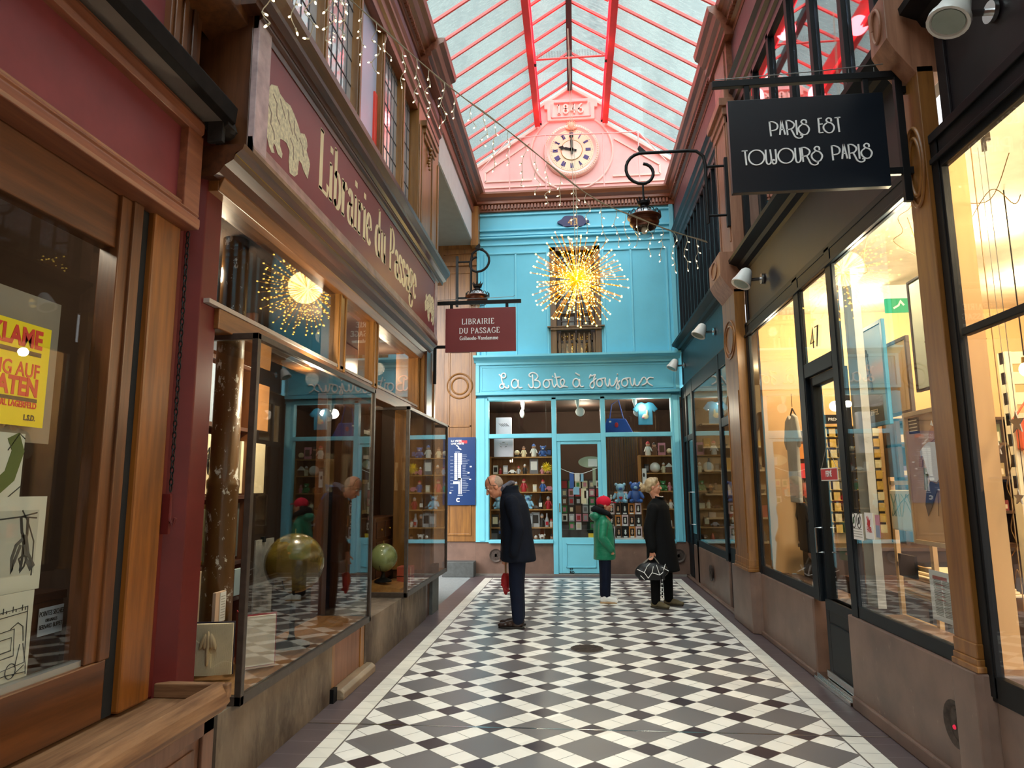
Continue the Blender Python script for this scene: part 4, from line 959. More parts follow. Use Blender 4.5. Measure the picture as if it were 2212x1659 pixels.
# framed pictures deeper in the bookshop
for i, (lab, y, z, w, h, cc_) in enumerate((('white framed green landscape on the inner bookshop wall', 8.35, 2.15, .42, .36, '55604a'), ('sepia photograph of a crowd on the inner bookshop wall', 8.35, 1.5, .5, .42, '8f7b5c'))):
    t = thing('framed_picture', lab, 'picture', (-2.62, y, z-h/2))
    B(-2.66, -2.62, y-w/2, y+w/2, z-h/2, z+h/2).build('frame', WHITEP if i == 0 else TAN, t, bevel=.004); B(-2.62, -2.617, y-w/2+.05, y+w/2-.05, z-h/2+.05, z+h/2-.05).build('image', paint('picture_%d' % i, cc_, .6, .3, 8), t)
struct('wall_left', B(-2.75, -2.66, 7.6, 9.2, .3, 3.3), W_DARKZ)
cab = thing('filing_cabinet', 'dark wooden cabinet with brass pulls behind the small globe', 'cabinet', (-2.5, 8.6, .44))
B(-2.65, -2.36, 7.98, 9.1, .5, 1.25).build('body', W_DARKZ, cab, bevel=.006)
for j in range(3):
    for i in range(3):
        d = B(-2.36, -2.345, 8.02+i*.36, 8.34+i*.36, .53+j*.24, .73+j*.24).build('drawer', wood('drawer_wood', '5a3018', '3a1c0c', 'Y'), cab, bevel=.004)
        mb = MB(); mb.ball((-2.335, 8.18+i*.36, .63+j*.24), .016, 8, 6); k = mb.build('pull', BRASS, cab, True); k.parent = d

# ---------- the long bookshop signboard
sb = thing('bookshop_signboard', 'long maroon bookshop signboard with cream serif lettering in a dark moulded frame', 'sign', (-1.9, 6.1, 3.3))
YN, YFAR = 3.48, 8.72
MB().box(-2.15, -1.83, YN, YFAR, 3.46, 4.42).build('box', W_DARKZ, sb, bevel=.004)
MB().box(-1.83, -1.806, YN+.16, YFAR-.14, 3.6, 4.3).build('panel', MAROON_SIGN, sb)
FR = paint('worn_pale_frame', 'b7a0a0', .5, .35, 8)
MB().box(-1.83, -1.79, YN, YN+.16, 3.5, 4.4).build('end_frame', FR, sb, bevel=.004); MB().box(-1.83, -1.795, YFAR-.14, YFAR, 3.5, 4.4).build('end_frame', FR, sb, bevel=.004)
m = MB().prism([(-1.83, 3.5), (-1.79, 3.5), (-1.785, 3.52), (-1.795, 3.56), (-1.8, 3.6), (-1.83, 3.6)], 'Y', YN, YFAR); m.build('lower_frame', paint('worn_brown_frame', '8f7466', .45, .3, 8), sb)
m = MB().prism([(-1.83, 4.28), (-1.8, 4.28), (-1.795, 4.33), (-1.775, 4.34), (-1.775, 4.4), (-1.83, 4.42)], 'Y', YN, YFAR); m.build('upper_frame', W_DARK, sb)
m = MB().prism([(-2.15, 3.5), (-1.79, 3.5), (-1.8, 3.47), (-1.84, 3.44), (-1.85, 3.41), (-1.9, 3.38), (-1.93, 3.34), (-1.96, 3.32), (-2.15, 3.32)], 'Y', YN-.1, YFAR+.02); m.build('base_moulding', W_DARK, sb)
m = MB().prism([(-2.15, 4.36), (-1.77, 4.36), (-1.76, 4.4), (-1.72, 4.42), (-1.715, 4.45), (-1.67, 4.5), (-1.665, 4.545), (-1.7, 4.57), (-2.15, 4.62)], 'Y', YN-.1, YFAR+.22); m.build('cornice', W_DARK, sb)
MB().prism([(-1.84, 3.45), (-1.815, 3.463), (-1.85, 3.43), (-1.855, 3.42)], 'Y', YN-.1, YFAR).build('gilt_bead', BRASS, sb)
# lettering: fitted between its seen ends
ya, yb = atX(688, 420, -1.8).y, atX(900, 650, -1.8).y
txt = 'Librairie du Passage'; wsum = sum(GL[c][0]+.04 for c in txt); H = .46
serif('lettering', txt, H, (-1.806, ya, 3.76), (0, 1, 0), (0, 0, 1), LETTER, sb, .13, .05, .0012, .04, 'LEFT', (yb-ya)/(wsum*H))
def rhino(y, s, sgn, nm):    # plain horned-beast silhouette with skin folds
    Q = [(75, 110), (95, 80), (135, 92), (150, 140), (185, 190), (215, 215), (240, 270), (262, 330), (280, 390), (305, 395), (318, 425), (325, 470), (318, 500), (335, 560), (340, 590), (325, 680), (300, 630), (285, 580), (270, 560), (265, 600), (262, 650), (240, 665), (210, 640), (205, 560), (210, 500), (190, 450), (165, 430), (150, 425), (150, 470), (165, 520), (160, 550), (135, 520), (120, 470), (110, 450), (105, 480), (115, 515), (95, 510), (80, 470), (65, 400), (60, 300), (62, 200)]
    Q = [atX(550+a/2.91, 150+b/2.91, -1.805) for a, b in Q]; q0 = sum((q.y for q in Q))/len(Q)
    Pn = [((q.y-q0)/.72, (q.z-3.96)/.72/.95) for q in Q]
    Pold = [(-.5, .08), (-.46, -.34), (-.36, -.36), (-.33, -.12), (-.1, -.12), (.05, -.16), (.1, -.38), (.22, -.38), (.24, -.14), (.36, -.22), (.5, -.4), (.58, -.36), (.54, -.22), (.48, -.05), (.44, .06), (.5, .16), (.4, .14), (.3, .2), (.1, .22), (-.1, .17), (-.3, .26), (-.44, .22)]
    P = [(-1.805, y+sgn*p[0]*s, 3.96+p[1]*s*.95) for p in Pn]
    m = MB(); m.slab(P, (.0008, 0, 0)); m.build(nm, paint('rhino_ivory', 'd8cfae', .6, .3, 40), sb)
    m = MB()
    for st in ([(105, 140), (130, 200), (128, 280), (150, 340)], [(150, 170), (165, 230), (185, 300)], [(200, 240), (205, 300), (230, 400)], [(240, 310), (240, 380), (262, 440)], [(90, 330), (110, 380), (115, 430)], [(272, 420), (290, 470), (300, 540)], [(75, 200), (95, 260), (90, 330)], [(215, 420), (235, 480), (235, 560)]):
        st = [atX(550+a/2.91, 150+b/2.91, -1.805) for a, b in st]
        m.ribbon([(sgn*(q.y-q0)/.72*s, (q.z-3.96)/.72*s) for q in st], .01, (-1.8042, y, 3.96), (0, 1, 0), (0, 0, 1), (.0008, 0, 0))
    m.build('skin_fold', paint('rhino_fold', '8a7668', .6), sb)
rhino(sum(atX(550+a/2.91, 300, -1.805).y for a in (60, 340))/2, .72, 1, 'beast_emblem'); rhino(8.3, .6, -1, 'beast_emblem')

# ---------- upper storey on the left
struct('wall_left', MB().box(-2.5, -2.2, -2, 9.35, 3.42, 7.5), paint('upper_back', '4a3a30', .8))
wu = bpy.data.objects.new('window_6', None); link(wu); wu['kind'] = 'structure'; ORG[wu] = Vector((0, 0, 0))
XU = -2.0
MU = [3.5, 4.26, 4.97, 5.84, 6.61, 7.48, 8.1]
for y in MU[1:-1]: MB().box(XU-.1, XU+.02, y-.045, y+.045, 4.6, 6.5).box(XU+.02, XU+.035, y-.02, y+.02, 4.6, 6.5).build('mullion', W_OAK, wu, bevel=.004)
LEAD = paint('lead_came', '4a4a50', .5, .1)
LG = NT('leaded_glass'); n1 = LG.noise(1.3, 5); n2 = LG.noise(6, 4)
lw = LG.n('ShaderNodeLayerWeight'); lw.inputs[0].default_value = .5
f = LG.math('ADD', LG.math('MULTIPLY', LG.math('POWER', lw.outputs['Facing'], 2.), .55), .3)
d_ = LG.bsdf(LG.mix(LG.ramp(n1, .35, .65), lin('e6ecf4'), lin('a9adba')), .3); g_ = LG.n('ShaderNodeBsdfGlossy'); g_.inputs['Roughness'].default_value = .05  # pale diffuse tones stand in for sky reflected in the panes
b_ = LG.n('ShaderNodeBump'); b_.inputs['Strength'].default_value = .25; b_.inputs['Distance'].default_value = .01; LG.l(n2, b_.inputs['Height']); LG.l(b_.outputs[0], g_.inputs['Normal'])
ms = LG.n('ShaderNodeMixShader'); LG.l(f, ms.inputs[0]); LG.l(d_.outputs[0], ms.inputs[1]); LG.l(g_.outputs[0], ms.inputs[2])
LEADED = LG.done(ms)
PALEP = paint('pale_blue_board', 'b9c0dd', .35, .05, 2)
for i in range(6):
    y0, y1 = MU[i]+.045, MU[i+1]-.045
    if i == 3: B(XU-.06, XU-.04, y0, y1, 4.6, 6.5).build('blank_panel', PALEP, wu); continue
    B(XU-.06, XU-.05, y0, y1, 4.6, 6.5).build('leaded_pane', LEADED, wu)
    m = MB()
    k = max(3, int((y1-y0)/.13))
    for j in range(1, k): yy = y0+(y1-y0)*j/k; m.box(XU-.052, XU-.044, yy-.004, yy+.004, 4.6, 6.5)
    for j in range(1, 8): zz = 4.6+j*.26; m.box(XU-.052, XU-.044, y0, y1, zz-.004, zz+.004)
    m.build('lead_lattice', LEAD, wu)
tag(B(XU-.04, XU-.02, 6.47, 6.56, 4.95, 5.75).build('red_strip', paint('strip_red', 'f0402c', .4)), 'bright red vertical strip beside the pale upper window panel', 'strip')  # plain red slab just in front of the window panel
PL = MB().box(-2.2, -1.93, 8.1, 9.35, 4.5, 6.6)
for y in (8.14, 8.28, 8.92, 9.3): PL.box(-1.93, -1.915, y-.035, y+.035, 4.6, 6.3)
struct('trim_21', PL, W_OAK, bevel=.005)
struct('trim_22', MB().box(-2.2, -1.88, 8.3, 9.0, 6.28, 6.36).box(-2.2, -1.9, 8.33, 8.97, 6.22, 6.28).box(-2.2, -1.86, 8.26, 9.04, 6.36, 6.44), W_OAK, bevel=.006)
m = MB()
for i in range(7): a = i*.9; m.ball((-1.9+.01*math.cos(a), 8.62+.03*math.sin(a), 6.2-i*.05), .03-.002*i, 8, 6)
struct('trim_23', m, W_OAK, smooth=True)
struct('trim_24', MB().prism([(-2.3, 6.5), (-1.95, 6.5), (-1.95, 6.62), (-1.92, 6.64), (-1.92, 6.74), (-1.885, 6.77), (-1.885, 6.82), (-1.86, 6.86), (-2.3, 6.88)], 'Y', -2, 9.35), W_RED)
struct('trim_25', B(-2.3, -1.92, -2, 9.35, 6.88, 7.16), paint('mauve_frieze', '7d5c64', .5))
CL = [(-2.4, 7.14), (-1.9, 7.14), (-1.9, 7.2), (-1.86, 7.21), (-1.86, 7.27), (-1.8, 7.3), (-1.76, 7.36), (-1.7, 7.39), (-1.68, 7.45), (-2.4, 7.5)]
struct('trim_26', MB().prism(CL, 'Y', -2, 12.88), W_RED)
struct('trim_27', MB().box(-2.3, -1.9, 9.35, 12.88, 6.98, 7.16), W_RED)
struct('trim_28', MB().prism([(x+.1 if x > -2.3 else x, z-.02) for x, z in CL], 'Y', 8.0, 8.9), W_RED)
m = MB()
for i in range(120):
    y = 5+i*.066
    if y < 12.8: m.box(-1.88, -1.84, y, y+.04, 7.2, 7.26)
struct('trim_29', m, W_RED)
struct('trim_30', B(-1.95, -1.8, 12.62, FY, 6.3, 7.1), W_OAK)

# ---------- hanging bookshop sign and the lantern behind it
hs = thing('hanging_sign', 'maroon hanging sign with white serif lettering on a thin black bracket', 'sign', (-1.3, 9.0, 3.4))
YS = 9.0
p = {k: atY(*v, YS) for k, v in dict(TL=(963, 668), TR=(1114, 663), BL=(963, 762)).items()}
x0, x1, z0, z1 = p['TL'].x, p['TR'].x, p['BL'].z, p['TL'].z
B(x0, x1, YS-.02, YS+.02, z0, z1).build('board', MAROON_SIGN, hs, bevel=.003)
mid = (x0+x1)/2; hh = z1-z0
serif('title', 'LIBRAIRIE', hh*.125, (mid-.03, YS-.02, z0+hh*.63), (1, 0, 0), (0, 0, 1), WHITEP, hs, .14, .07, .003, .1, 'CENTER')
serif('title', 'DU PASSAGE', hh*.125, (mid-.01, YS-.02, z0+hh*.42), (1, 0, 0), (0, 0, 1), WHITEP, hs, .14, .07, .003, .1, 'CENTER')
serif('subtitle', 'Gribaudo-Vandamme', hh*.085, (mid-.02, YS-.02, z0+hh*.27), (1, 0, 0), (0, 0, 1), WHITEP, hs, .18, .09, .003, .06, 'CENTER', .95)
m = MB().box(-1.9, -.69, YS-.018, YS+.018, 4.1, 4.15).box(-1.9, -1.86, YS-.018, YS+.018, 3.0, 4.15).box(-1.9, x0, YS-.014, YS+.014, z0+.06, z0+.1).box(-1.95, -1.86, YS-.014, YS+.014, 3.9, 3.94)
m.box(x1-.14, x1-.1, YS-.012, YS+.012, z1, 4.1).box(x0+.06, x0+.1, YS-.012, YS+.012, z1, 4.1)
m.build('bracket', IRON, hs, bevel=.003)
m = MB(); m.tube([(-1.85, YS, 4.17), (-.8, YS, 4.19), (-.78, YS, 4.21)], .004, 5); m.build('spike_wire', paint('grey_wire', '8a8a88', .4, .1, 5, .6), hs)
# ================================================================ RIGHT SIDE
W_PIL = wood('pilaster_wood', 'a06a2c', '6f4316', 'Z', .45)
W_PILR = wood('pilaster_pinkish_wood', 'a9765a', '7d5138', 'Z', .5, 3, .1)
XG = 2.018
# plinths
struct('wall_right', MB().box(1.99, 2.4, 3.88, 5.46, 0, .655).box(1.99, 2.4, 6.22, 7.86, 0, .655).box(2.0, 2.4, 9.5, 12.2, 0, .62), PLINTH, bevel=.012)
struct('wall_right', MB().box(1.96, 2.4, -2, 3.6, 0, .6), PLINTH, bevel=.012)
struct('wall_right', MB().prism([(1.99, 3.6), (1.93, 3.63), (1.9, 3.65), (1.9, 3.86), (1.96, 3.9), (2.3, 3.9), (2.3, 3.6)], 'Z', 0, .7), PLINTH, bevel=.01)
struct('wall_right', MB().prism([(2.05, 7.86), (1.98, 7.9), (1.95, 7.94), (1.9, 7.96), (1.9, 8.86), (2.3, 8.86), (2.3, 7.86)], 'Z', 0, .66), PLINTH, bevel=.01)
struct('baseboard_right', MB().box(1.97, 2.02, 3.89, 5.44, 0, .09).box(1.97, 2.02, 6.25, 7.9, 0, .05).box(1.95, 2.02, 8.9, 12.9, 0, .03), PLINTH, bevel=.01)
for i, (y, z, x) in enumerate(((3.98, .36, 1.988), (3.24, .3, 1.988), (10.6, .33, 1.998))):
    m = MB(); m.lathe([(0, -.02), (.11, -.02), (.12, -.035), (.1, -.03), (.085, -.012), (.05, -.012), (.03, -.03), (0, -.03)], (x, y, z), 'X', 28)
    m.box(x-.03, x-.01, y-.02, y+.02, z-.07, z+.07)
    v = thing('air_vent', ('round metal vent let into the brown marble plinth beside the near pilaster', 'round metal vent in the nearest brown marble plinth at the right edge', 'round metal vent in the far plinth under the dark shop window')[i], 'vent', (x, y, z-.12))
    m.build('disc', RUST, v, True)
    if i < 2: MB().ball((x-.03, y+.02, z-.02), .012, 8, 6).build('lens', emit('red_reflector_glow', 'd83048', .5), v, True)  # emission puts a glow into the reflector, which is no lamp
for (x, y, lab) in ((-1.5, 0, 'round metal vent in the plinth below the left toy shop window'), (1.83, 0, 'round metal vent in the plinth at the right of the toy shop')):
    v = thing('air_vent', lab, 'vent', (x, FY-.03, .25)); m = MB()
    m.lathe([(0, -.02), (.11, -.02), (.12, -.035), (.1, -.03), (.085, -.012), (.05, -.012), (.03, -.03), (0, -.03)], (x, FY-.02, .36), 'Y', 28); m.box(x-.02, x+.02, FY-.05, FY-.03, .3, .42)
    m.build('disc', RUST, v, True)
# wooden pilasters with consoles
def pilaster(n, y0, y1, xf, zb, zt, oval):
    m = MB().box(xf, 2.02, y0, y1, zb, zt)
    m.box(xf-.015, 2.0, y0-.015, y1+.0, zb, zb+.06).box(xf-.025, 2.0, y0-.03, y1, zb, zb+.03).box(xf-.008, 2.0, y0-.008, y1, zb+.06, zb+.13)
    yy = (y0+y1)/2; w = (y1-y0)/2
    if w > .2: m.box(xf-.008, xf, y0+.03, y0+.05, zb+.2, 2.7).box(xf-.008, xf, y1-.05, y1-.03, zb+.2, 2.7)
    for r in (.7, .95): m.tube([(xf-.005, yy+w*r*math.cos(a)*.9, 3.35+.24*r*math.sin(a)) for a in [2*PI*i/36 for i in range(37)]], .012, 6)
    struct('trim_%d' % n, m, W_PIL, bevel=.004)
    m = MB().prism([(xf-.14, 4.36), (xf-.14, 4.08), (xf-.1, 4.0), (xf, 3.86), (2.1, 3.86), (2.1, 4.36)], 'Y', y0+.0, y1)
    m.tube([(xf-.145, yy+w*.5*math.cos(a), 4.22+.1*math.sin(a)) for a in [2*PI*i/28 for i in range(29)]], .01, 6)
    struct('trim_%d' % (n+1), m, W_PILR, bevel=.006)
    m = MB().box(xf+.02, 2.3, y0, y1, 4.36, 6.5)
    for y in (y0+.06, y1-.06): m.box(xf+.008, xf+.02, y-.02, y+.02, 4.5, 6.0)
    struct('trim_%d' % (n+2), m, W_PILR, bevel=.005)
    struct('trim_%d' % (n+3), MB().box(xf-.02, 2.3, y0-.03, y1+.03, 6.1, 6.2).box(xf-.06, 2.3, y0-.06, y1+.06, 6.2, 6.3).box(xf, 2.3, y0, y1, 6.0, 6.1), W_PILR, bevel=.006)
pilaster(40, 3.66, 3.86, 1.93, .7, 3.9, 0)
pilaster(44, 7.96, 8.6, 1.9, .66, 3.9, 0)
# shop fronts: black joinery and panes
def front(nm, y0, y1, zs, zt, posts, rails, mat, x0=2.0):
    w = bpy.data.objects.new(nm, None); link(w); w['kind'] = 'structure'; ORG[w] = Vector((0, 0, 0))
    for a, b in posts: MB().box(x0+.005, x0+.045, a, b, zs, zt).box(x0, x0+.02, a+.015, b-.015, zs, zt).build('post', mat, w, bevel=.004)
    for a, b, c, d in rails: MB().box(x0+.005, x0+.05, a, b, c, d).build('rail', mat, w, bevel=.005)
    return w
w0 = front('window_7', -2, 3.66, .6, 3.45, ((3.57, 3.66), (1.4, 1.48)), ((-2, 3.66, .58, .7), (-2, 3.66, 3.26, 3.45), (-2, 3.55, 2.34, 2.38)), BLACK, 1.95)
for a, b in ((-2, 1.4), (1.48, 3.58)):
    B(1.968, 1.974, a, b, .7, 2.34).build('pane', PANE, w0); B(1.968, 1.974, a, b, 2.38, 3.26).build('pane', PANE, w0)
w1 = front('window_8', 3.84, 7.94, .65, 3.45, ((3.84, 3.9), (5.27, 5.41), (6.05, 6.22), (7.84, 7.96)), ((3.84, 5.3, .655, .74), (6.2, 7.96, .655, .74), (3.84, 7.96, 3.3, 3.45), (5.41, 6.06, 2.52, 2.64)), BLACKBLUE)
for a, b, c, d in ((3.9, 5.27, .74, 3.3), (6.22, 7.84, .74, 3.3), (5.41, 6.05, 2.64, 3.3)): B(XG, XG+.006, a, b, c, d).build('pane', PANE, w1)
MB().box(2.0, 2.03, 3.84, 7.96, 3.42, 3.47).box(1.985, 2.03, 3.84, 7.96, 3.3, 3.33).build('head_mould', BLACKBLUE, w1, bevel=.004)
MB().box(1.94, 2.03, -2, 3.64, 3.42, 3.47).box(1.935, 2.03, -2, 3.64, 3.3, 3.33).build('head_mould', BLACK, w0, bevel=.004)
d1 = bpy.data.objects.new('door_2', None); link(d1); d1['kind'] = 'structure'; ORG[d1] = Vector((0, 0, 0))
MB().box(2.04, 2.12, 5.41, 5.46, .06, 2.52).box(2.04, 2.12, 5.98, 6.06, .06, 2.52).box(2.04, 2.12, 5.46, 5.98, 2.44, 2.52).box(2.04, 2.12, 5.46, 5.98, .06, .68).box(2.02, 2.12, 5.44, 6.0, .6, .68).box(2.025, 2.05, 5.5, 5.94, .14, .5).build('door_leaf', BLACKBLUE, d1, bevel=.006)
B(2.07, 2.076, 5.46, 5.98, .68, 2.44).build('pane', PANE, d1)
MB().tube([(2.04, 6.01, 1.05), (1.99, 6.01, 1.05), (1.99, 6.01, 1.25), (2.04, 6.01, 1.25)], .01, 6).build('handle', CHROME, d1, True)
MB().box(1.96, 2.12, 5.46, 6.22, 0, .03).box(1.985, 2.12, 5.46, 6.22, .03, .055).build('threshold', CHROME, d1, bevel=.005)
MB().box(2.01, 2.06, 5.46, 6.04, .06, .12).build('kick_plate', CHROME, d1, bevel=.005)
w2 = front('window_9', 9.0, 12.9, .6, 3.42, ((8.86, 9.0), (9.5, 9.66), (11.7, 11.85), (12.35, 12.45), (12.75, 12.9)), ((9.5, 12.0, .62, .72), (8.86, 12.9, 3.2, 3.42), (8.9, 9.6, 2.4, 2.52), (11.8, 12.9, 2.4, 2.5)), BLACKBLUE)
for a, b, c, d in ((9.66, 11.7, .72, 3.2), (9.0, 9.5, 2.52, 3.2), (11.85, 12.35, 2.5, 3.2), (11.85, 12.35, .8, 2.4), (9.05, 9.45, .8, 2.4)): B(XG, XG+.006, a, b, c, d).build('pane', PANE_D, w2)
MB().box(2.03, 2.12, 9.0, 9.5, .03, .8).box(2.03, 2.12, 11.85, 12.35, .03, .8).box(2.03, 2.12, 12.45, 12.9, .03, 2.4).build('door_foot', BLACKBLUE, w2, bevel=.006)
MB().box(2.0, 2.05, 8.86, 9.0, 0, .7).box(2.0, 2.05, 11.72, 11.85, 0, .7).build('door_post', BLACKBLUE, w2)
MB().tube([(2.03, 12.2, .95), (1.96, 12.2, .95), (1.96, 12.2, 1.5), (2.03, 12.2, 1.5)], .012, 6).build('handle', CHROME, w2, True)
# fascias and their cornices
def fascia(y0, y1, mat, lab):
    f = thing('shop_fascia', lab, 'fascia', (2.05, (y0+y1)/2, 3.45))
    B(2.03, 2.11, y0, y1, 3.45, 4.12).build('board', mat, f)
    MB().prism([(2.11, 4.06), (2.03, 4.06), (2.02, 4.1), (1.97, 4.12), (1.95, 4.16), (1.86, 4.2), (1.855, 4.24), (2.0, 4.28), (2.11, 4.29)], 'Y', y0, y1).build('cornice', BLACK, f)
    [MB().box(2.015, 2.03, q, q+.08, 3.47, 4.06).build('end_batten', mat, f, bevel=.003) for q in (y0+.02, y1-.1)]
    return f
fascia(-2, 3.64, AUB, 'dark aubergine shop fascia carrying the biggest spotlight')
fascia(3.88, 7.94, AUB, 'dark shop fascia above the glazed door numbered 47')
fascia(8.62, 12.75, REFL_BLUE, 'dark fascia with blue reflection in its colour, next to the sky-blue toy shop')
# upper windows on the right
struct('wall_right', B(2.3, 2.5, -2, 12.9, 4.2, 7.5), paint('upper_back', '4a3a30', .8))
wr = bpy.data.objects.new('window_10', None); link(wr); wr['kind'] = 'structure'; ORG[wr] = Vector((0, 0, 0))
ys = [3.86, 4.35, 4.85, 5.45, 6.0, 6.6, 7.2, 7.9]
for i, y in enumerate(ys): MB().box(2.05, 2.1, y-.035, y+.035, 4.2, 6.2).build('mullion', BLACK, wr, bevel=.003)
for a, b in zip(ys[:-1], ys[1:]): B(2.085, 2.091, a+.04, b-.04, 4.2, 6.15).build('pane', PANE_UP, wr)
ys = [8.64+i*.3 for i in range(14)] + [12.85]
for y in ys: MB().box(2.05, 2.1, y-.025, y+.025, 4.2, 6.2).build('mullion', BLACKBLUE, wr, bevel=.003)
for a, b in zip(ys[:-1], ys[1:]):
    if b-a > .1: B(2.085, 2.091, a+.03, b-.03, 4.2, 6.15).build('pane', PANE_UP, wr)
ys = [-1.5, -.3, .9, 2.1, 2.8, 3.4]
for y in ys: MB().box(2.05, 2.1, y-.035, y+.035, 4.2, 6.2).build('mullion', BLACK, wr, bevel=.003)
for a, b in zip(ys[:-1], ys[1:]): B(2.085, 2.091, a+.04, b-.04, 4.2, 6.15).build('pane', PANE_UP, wr)
MB().box(2.18, 2.19, -2, 12.9, 4.2, 6.2).build('blind', paint('pale_inner_blind', '9aa0a6', .8), wr)
struct('trim_50', MB().prism([(2.4, 6.15), (2.05, 6.15), (2.05, 6.24), (2.02, 6.26), (2.02, 6.36), (1.98, 6.39), (1.98, 6.46), (1.94, 6.5), (2.4, 6.52)], 'Y', -2, 12.9), paint('dark_plum_mould', '3b2c2f', .4))
struct('trim_51', B(2.03, 2.4, -2, 12.9, 6.5, 7.12), paint('plum_frieze', '6d4648', .5))
CRt = [(2.5, 7.06), (2.02, 7.06), (2.02, 7.14), (1.98, 7.16), (1.98, 7.24), (1.93, 7.28), (1.9, 7.34), (1.85, 7.38), (1.83, 7.45), (2.5, 7.5)]
struct('trim_52', MB().prism(CRt, 'Y', -2, 12.88), W_RED)
struct('trim_53', MB().prism([(x-.1 if x < 2.4 else x, z-.02) for x, z in CRt], 'Y', 7.75, 8.75).box(1.96, 2.2, 7.9, 8.6, 6.5, 7.05).box(1.945, 1.97, 8.0, 8.5, 6.56, 6.98), W_RED)
struct('trim_54', MB().prism([(x-.1 if x < 2.4 else x, z-.02) for x, z in CRt], 'Y', 3.3, 4.0), W_RED)
m = MB()
for i in range(120):
    y = 5+i*.066
    if y < 12.8: m.box(1.94, 1.99, y, y+.04, 7.17, 7.23)
struct('trim_55', m, W_RED)

# spotlights on the fascias
def spot(x, y, z, s, lab):
    t = thing('spotlight', lab, 'spotlight', (x, y, z), 'spotlights on the right fascias')
    MB().lathe([(0, 0), (.045*s, 0), (.045*s, .02), (.02*s, .03), (0, .03)], (x-.03, y, z), 'X', 16).build('mount', CHROME, t, True)
    a = Vector((x-.03, y, z)); b = a+Vector((-.1*s, -.01, -.01)); MB().tube([a, b], .014*s, 8).build('arm', CHROME, t, True)
    d = Vector((-.45, -.12, -.88)).normalized(); R = d.to_track_quat('Z', 'Y').to_matrix(); c0 = b+Vector((-.03*s, 0, .045*s))
    m = MB(); pr_ = [(.02, -.05), (.035, -.05), (.05, -.03), (.07, .05), (.082, .08), (.082, .1), (.07, .1), (.06, .085), (0, .085)]
    n = 20; vs = []
    for r, h in pr_: vs += [c0+R @ Vector((r*s*math.cos(2*PI*k/n), r*s*math.sin(2*PI*k/n), h*s)) for k in range(n)]
    m.add(vs, [(i*n+k, i*n+(k+1) % n, (i+1)*n+(k+1) % n, (i+1)*n+k) for i in range(len(pr_)-1) for k in range(n)]+[tuple(range(n))])
    m.build('head', paint('spotlight_enamel', 'd8d6d0', .35, .06, 9), t, True)
    vs = [c0+R @ Vector((.062*s*math.cos(2*PI*k/n), .062*s*math.sin(2*PI*k/n), .09*s)) for k in range(n)]
    MB().add(vs, [tuple(range(n))]).slab([v+d*.002 for v in vs], d*.004).build('lens', paint('lens_glass', '8d978c', .15), t)
for px, py, s, lab in ((2150, 25, 1.15, 'largest white spotlight, on the aubergine fascia nearest the camera'), (1650, 602, 1.25, 'white spotlight above the black shop window beside the far pier'), (1545, 716, 1.25, 'white spotlight on the blue-tinted fascia, nearer one'), (1480, 789, 1.25, 'white spotlight on the blue-tinted fascia next to the toy shop')):
    q = atX(px, py, 2.03); spot(2.03, q.y, q.z, s, lab)

# hanging sign on the right
hs = thing('hanging_sign', 'black hanging sign with white art-deco lettering on a square black bracket', 'sign', (1.36, 3.8, 3.2))
YS = 3.8
p = {k: atY(*v, YS) for k, v in dict(TL=(1570, 222), TR=(1903, 199), BL=(1580, 420), BR=(1920, 402)).items()}
x0, x1, z0, z1 = p['TL'].x, p['TR'].x, p['BL'].z, p['TL'].z
SIGNB = paint('sign_blue_black', '0e1620', .3, .1, 3)
B(x0, x1, YS-.02, YS+.02, z0, z1).build('board', SIGNB, hs, bevel=.002)
def tp(*q): return [(1590+x/7.1355, 240+y/7.1355) for x, y in q]
def dP(ox, oy): return [tp((ox+12, oy), (ox+38, oy+225)), tp((ox+5, oy+5), (ox+60, oy+2), (ox+125, oy+35), (ox+138, oy+85), (ox+110, oy+125), (ox+30, oy+143))]
def dA(ox, oy): return [tp((ox, oy), (ox-20, oy+225)), tp((ox, oy), (ox+60, oy+220)), tp((ox-15, oy+145), (ox+40, oy+140))]
def dR(ox, oy, sw=1): return [tp((ox+8, oy), (ox+35, oy+222)), tp((ox, oy+4), (ox+60, oy), (ox+120, oy+35), (ox+133, oy+75), (ox+100, oy+120), (ox+20, oy+140)), tp((ox+85, oy+130), (ox+115, oy+180), (ox+150, oy+245), (ox+205, oy+270), (ox+255, oy+255), (ox+260, oy+225), (ox+225, oy+218))]
def dI(ox, oy): return [tp((ox, oy), (ox+22, oy+222))]
def dS(ox, oy): return [tp((ox+85, oy+55), (ox+80, oy+15), (ox+40, oy), (ox+8, oy+30), (ox+30, oy+65), (ox+90, oy+85), (ox+130, oy+145), (ox+100, oy+215), (ox+35, oy+228), (ox-25, oy+180), (ox-30, oy+120), (ox+20, oy+75))]
def dE(ox, oy): return [tp((ox+10, oy), (ox+28, oy+220)), tp((ox+5, oy+2), (ox+65, oy-5)), tp((ox+25, oy+90), (ox+80, oy+85)), tp((ox+25, oy+222), (ox+90, oy+215))]
def dT(ox, oy): return [tp((ox+48, oy), (ox+75, oy+225)), tp((ox, oy+8), (ox+90, oy))]
def dO(ox, oy): return [[tuple(q) for q in tp(*sarc(ox+122, oy+117, 120, 114, 0, 360, 28))]]
def dU(ox, oy): return [tp((ox+10, oy), (ox+22, oy+170), (ox+45, oy+222), (ox+80, oy+215), (ox+100, oy+160), (ox+80, oy-3))]
def dJ(ox, oy): return [tp((ox+50, oy), (ox+65, oy+170), (ox+55, oy+215), (ox+20, oy+222), (ox, oy+190), (ox+20, oy+160), (ox+40, oy+175))]
ART = dP(500, 165)+dA(695, 145)+dR(760, 150)+dI(920, 145)+dS(995, 135)+dE(1255, 115)+dS(1380, 107)+dT(1515, 98)
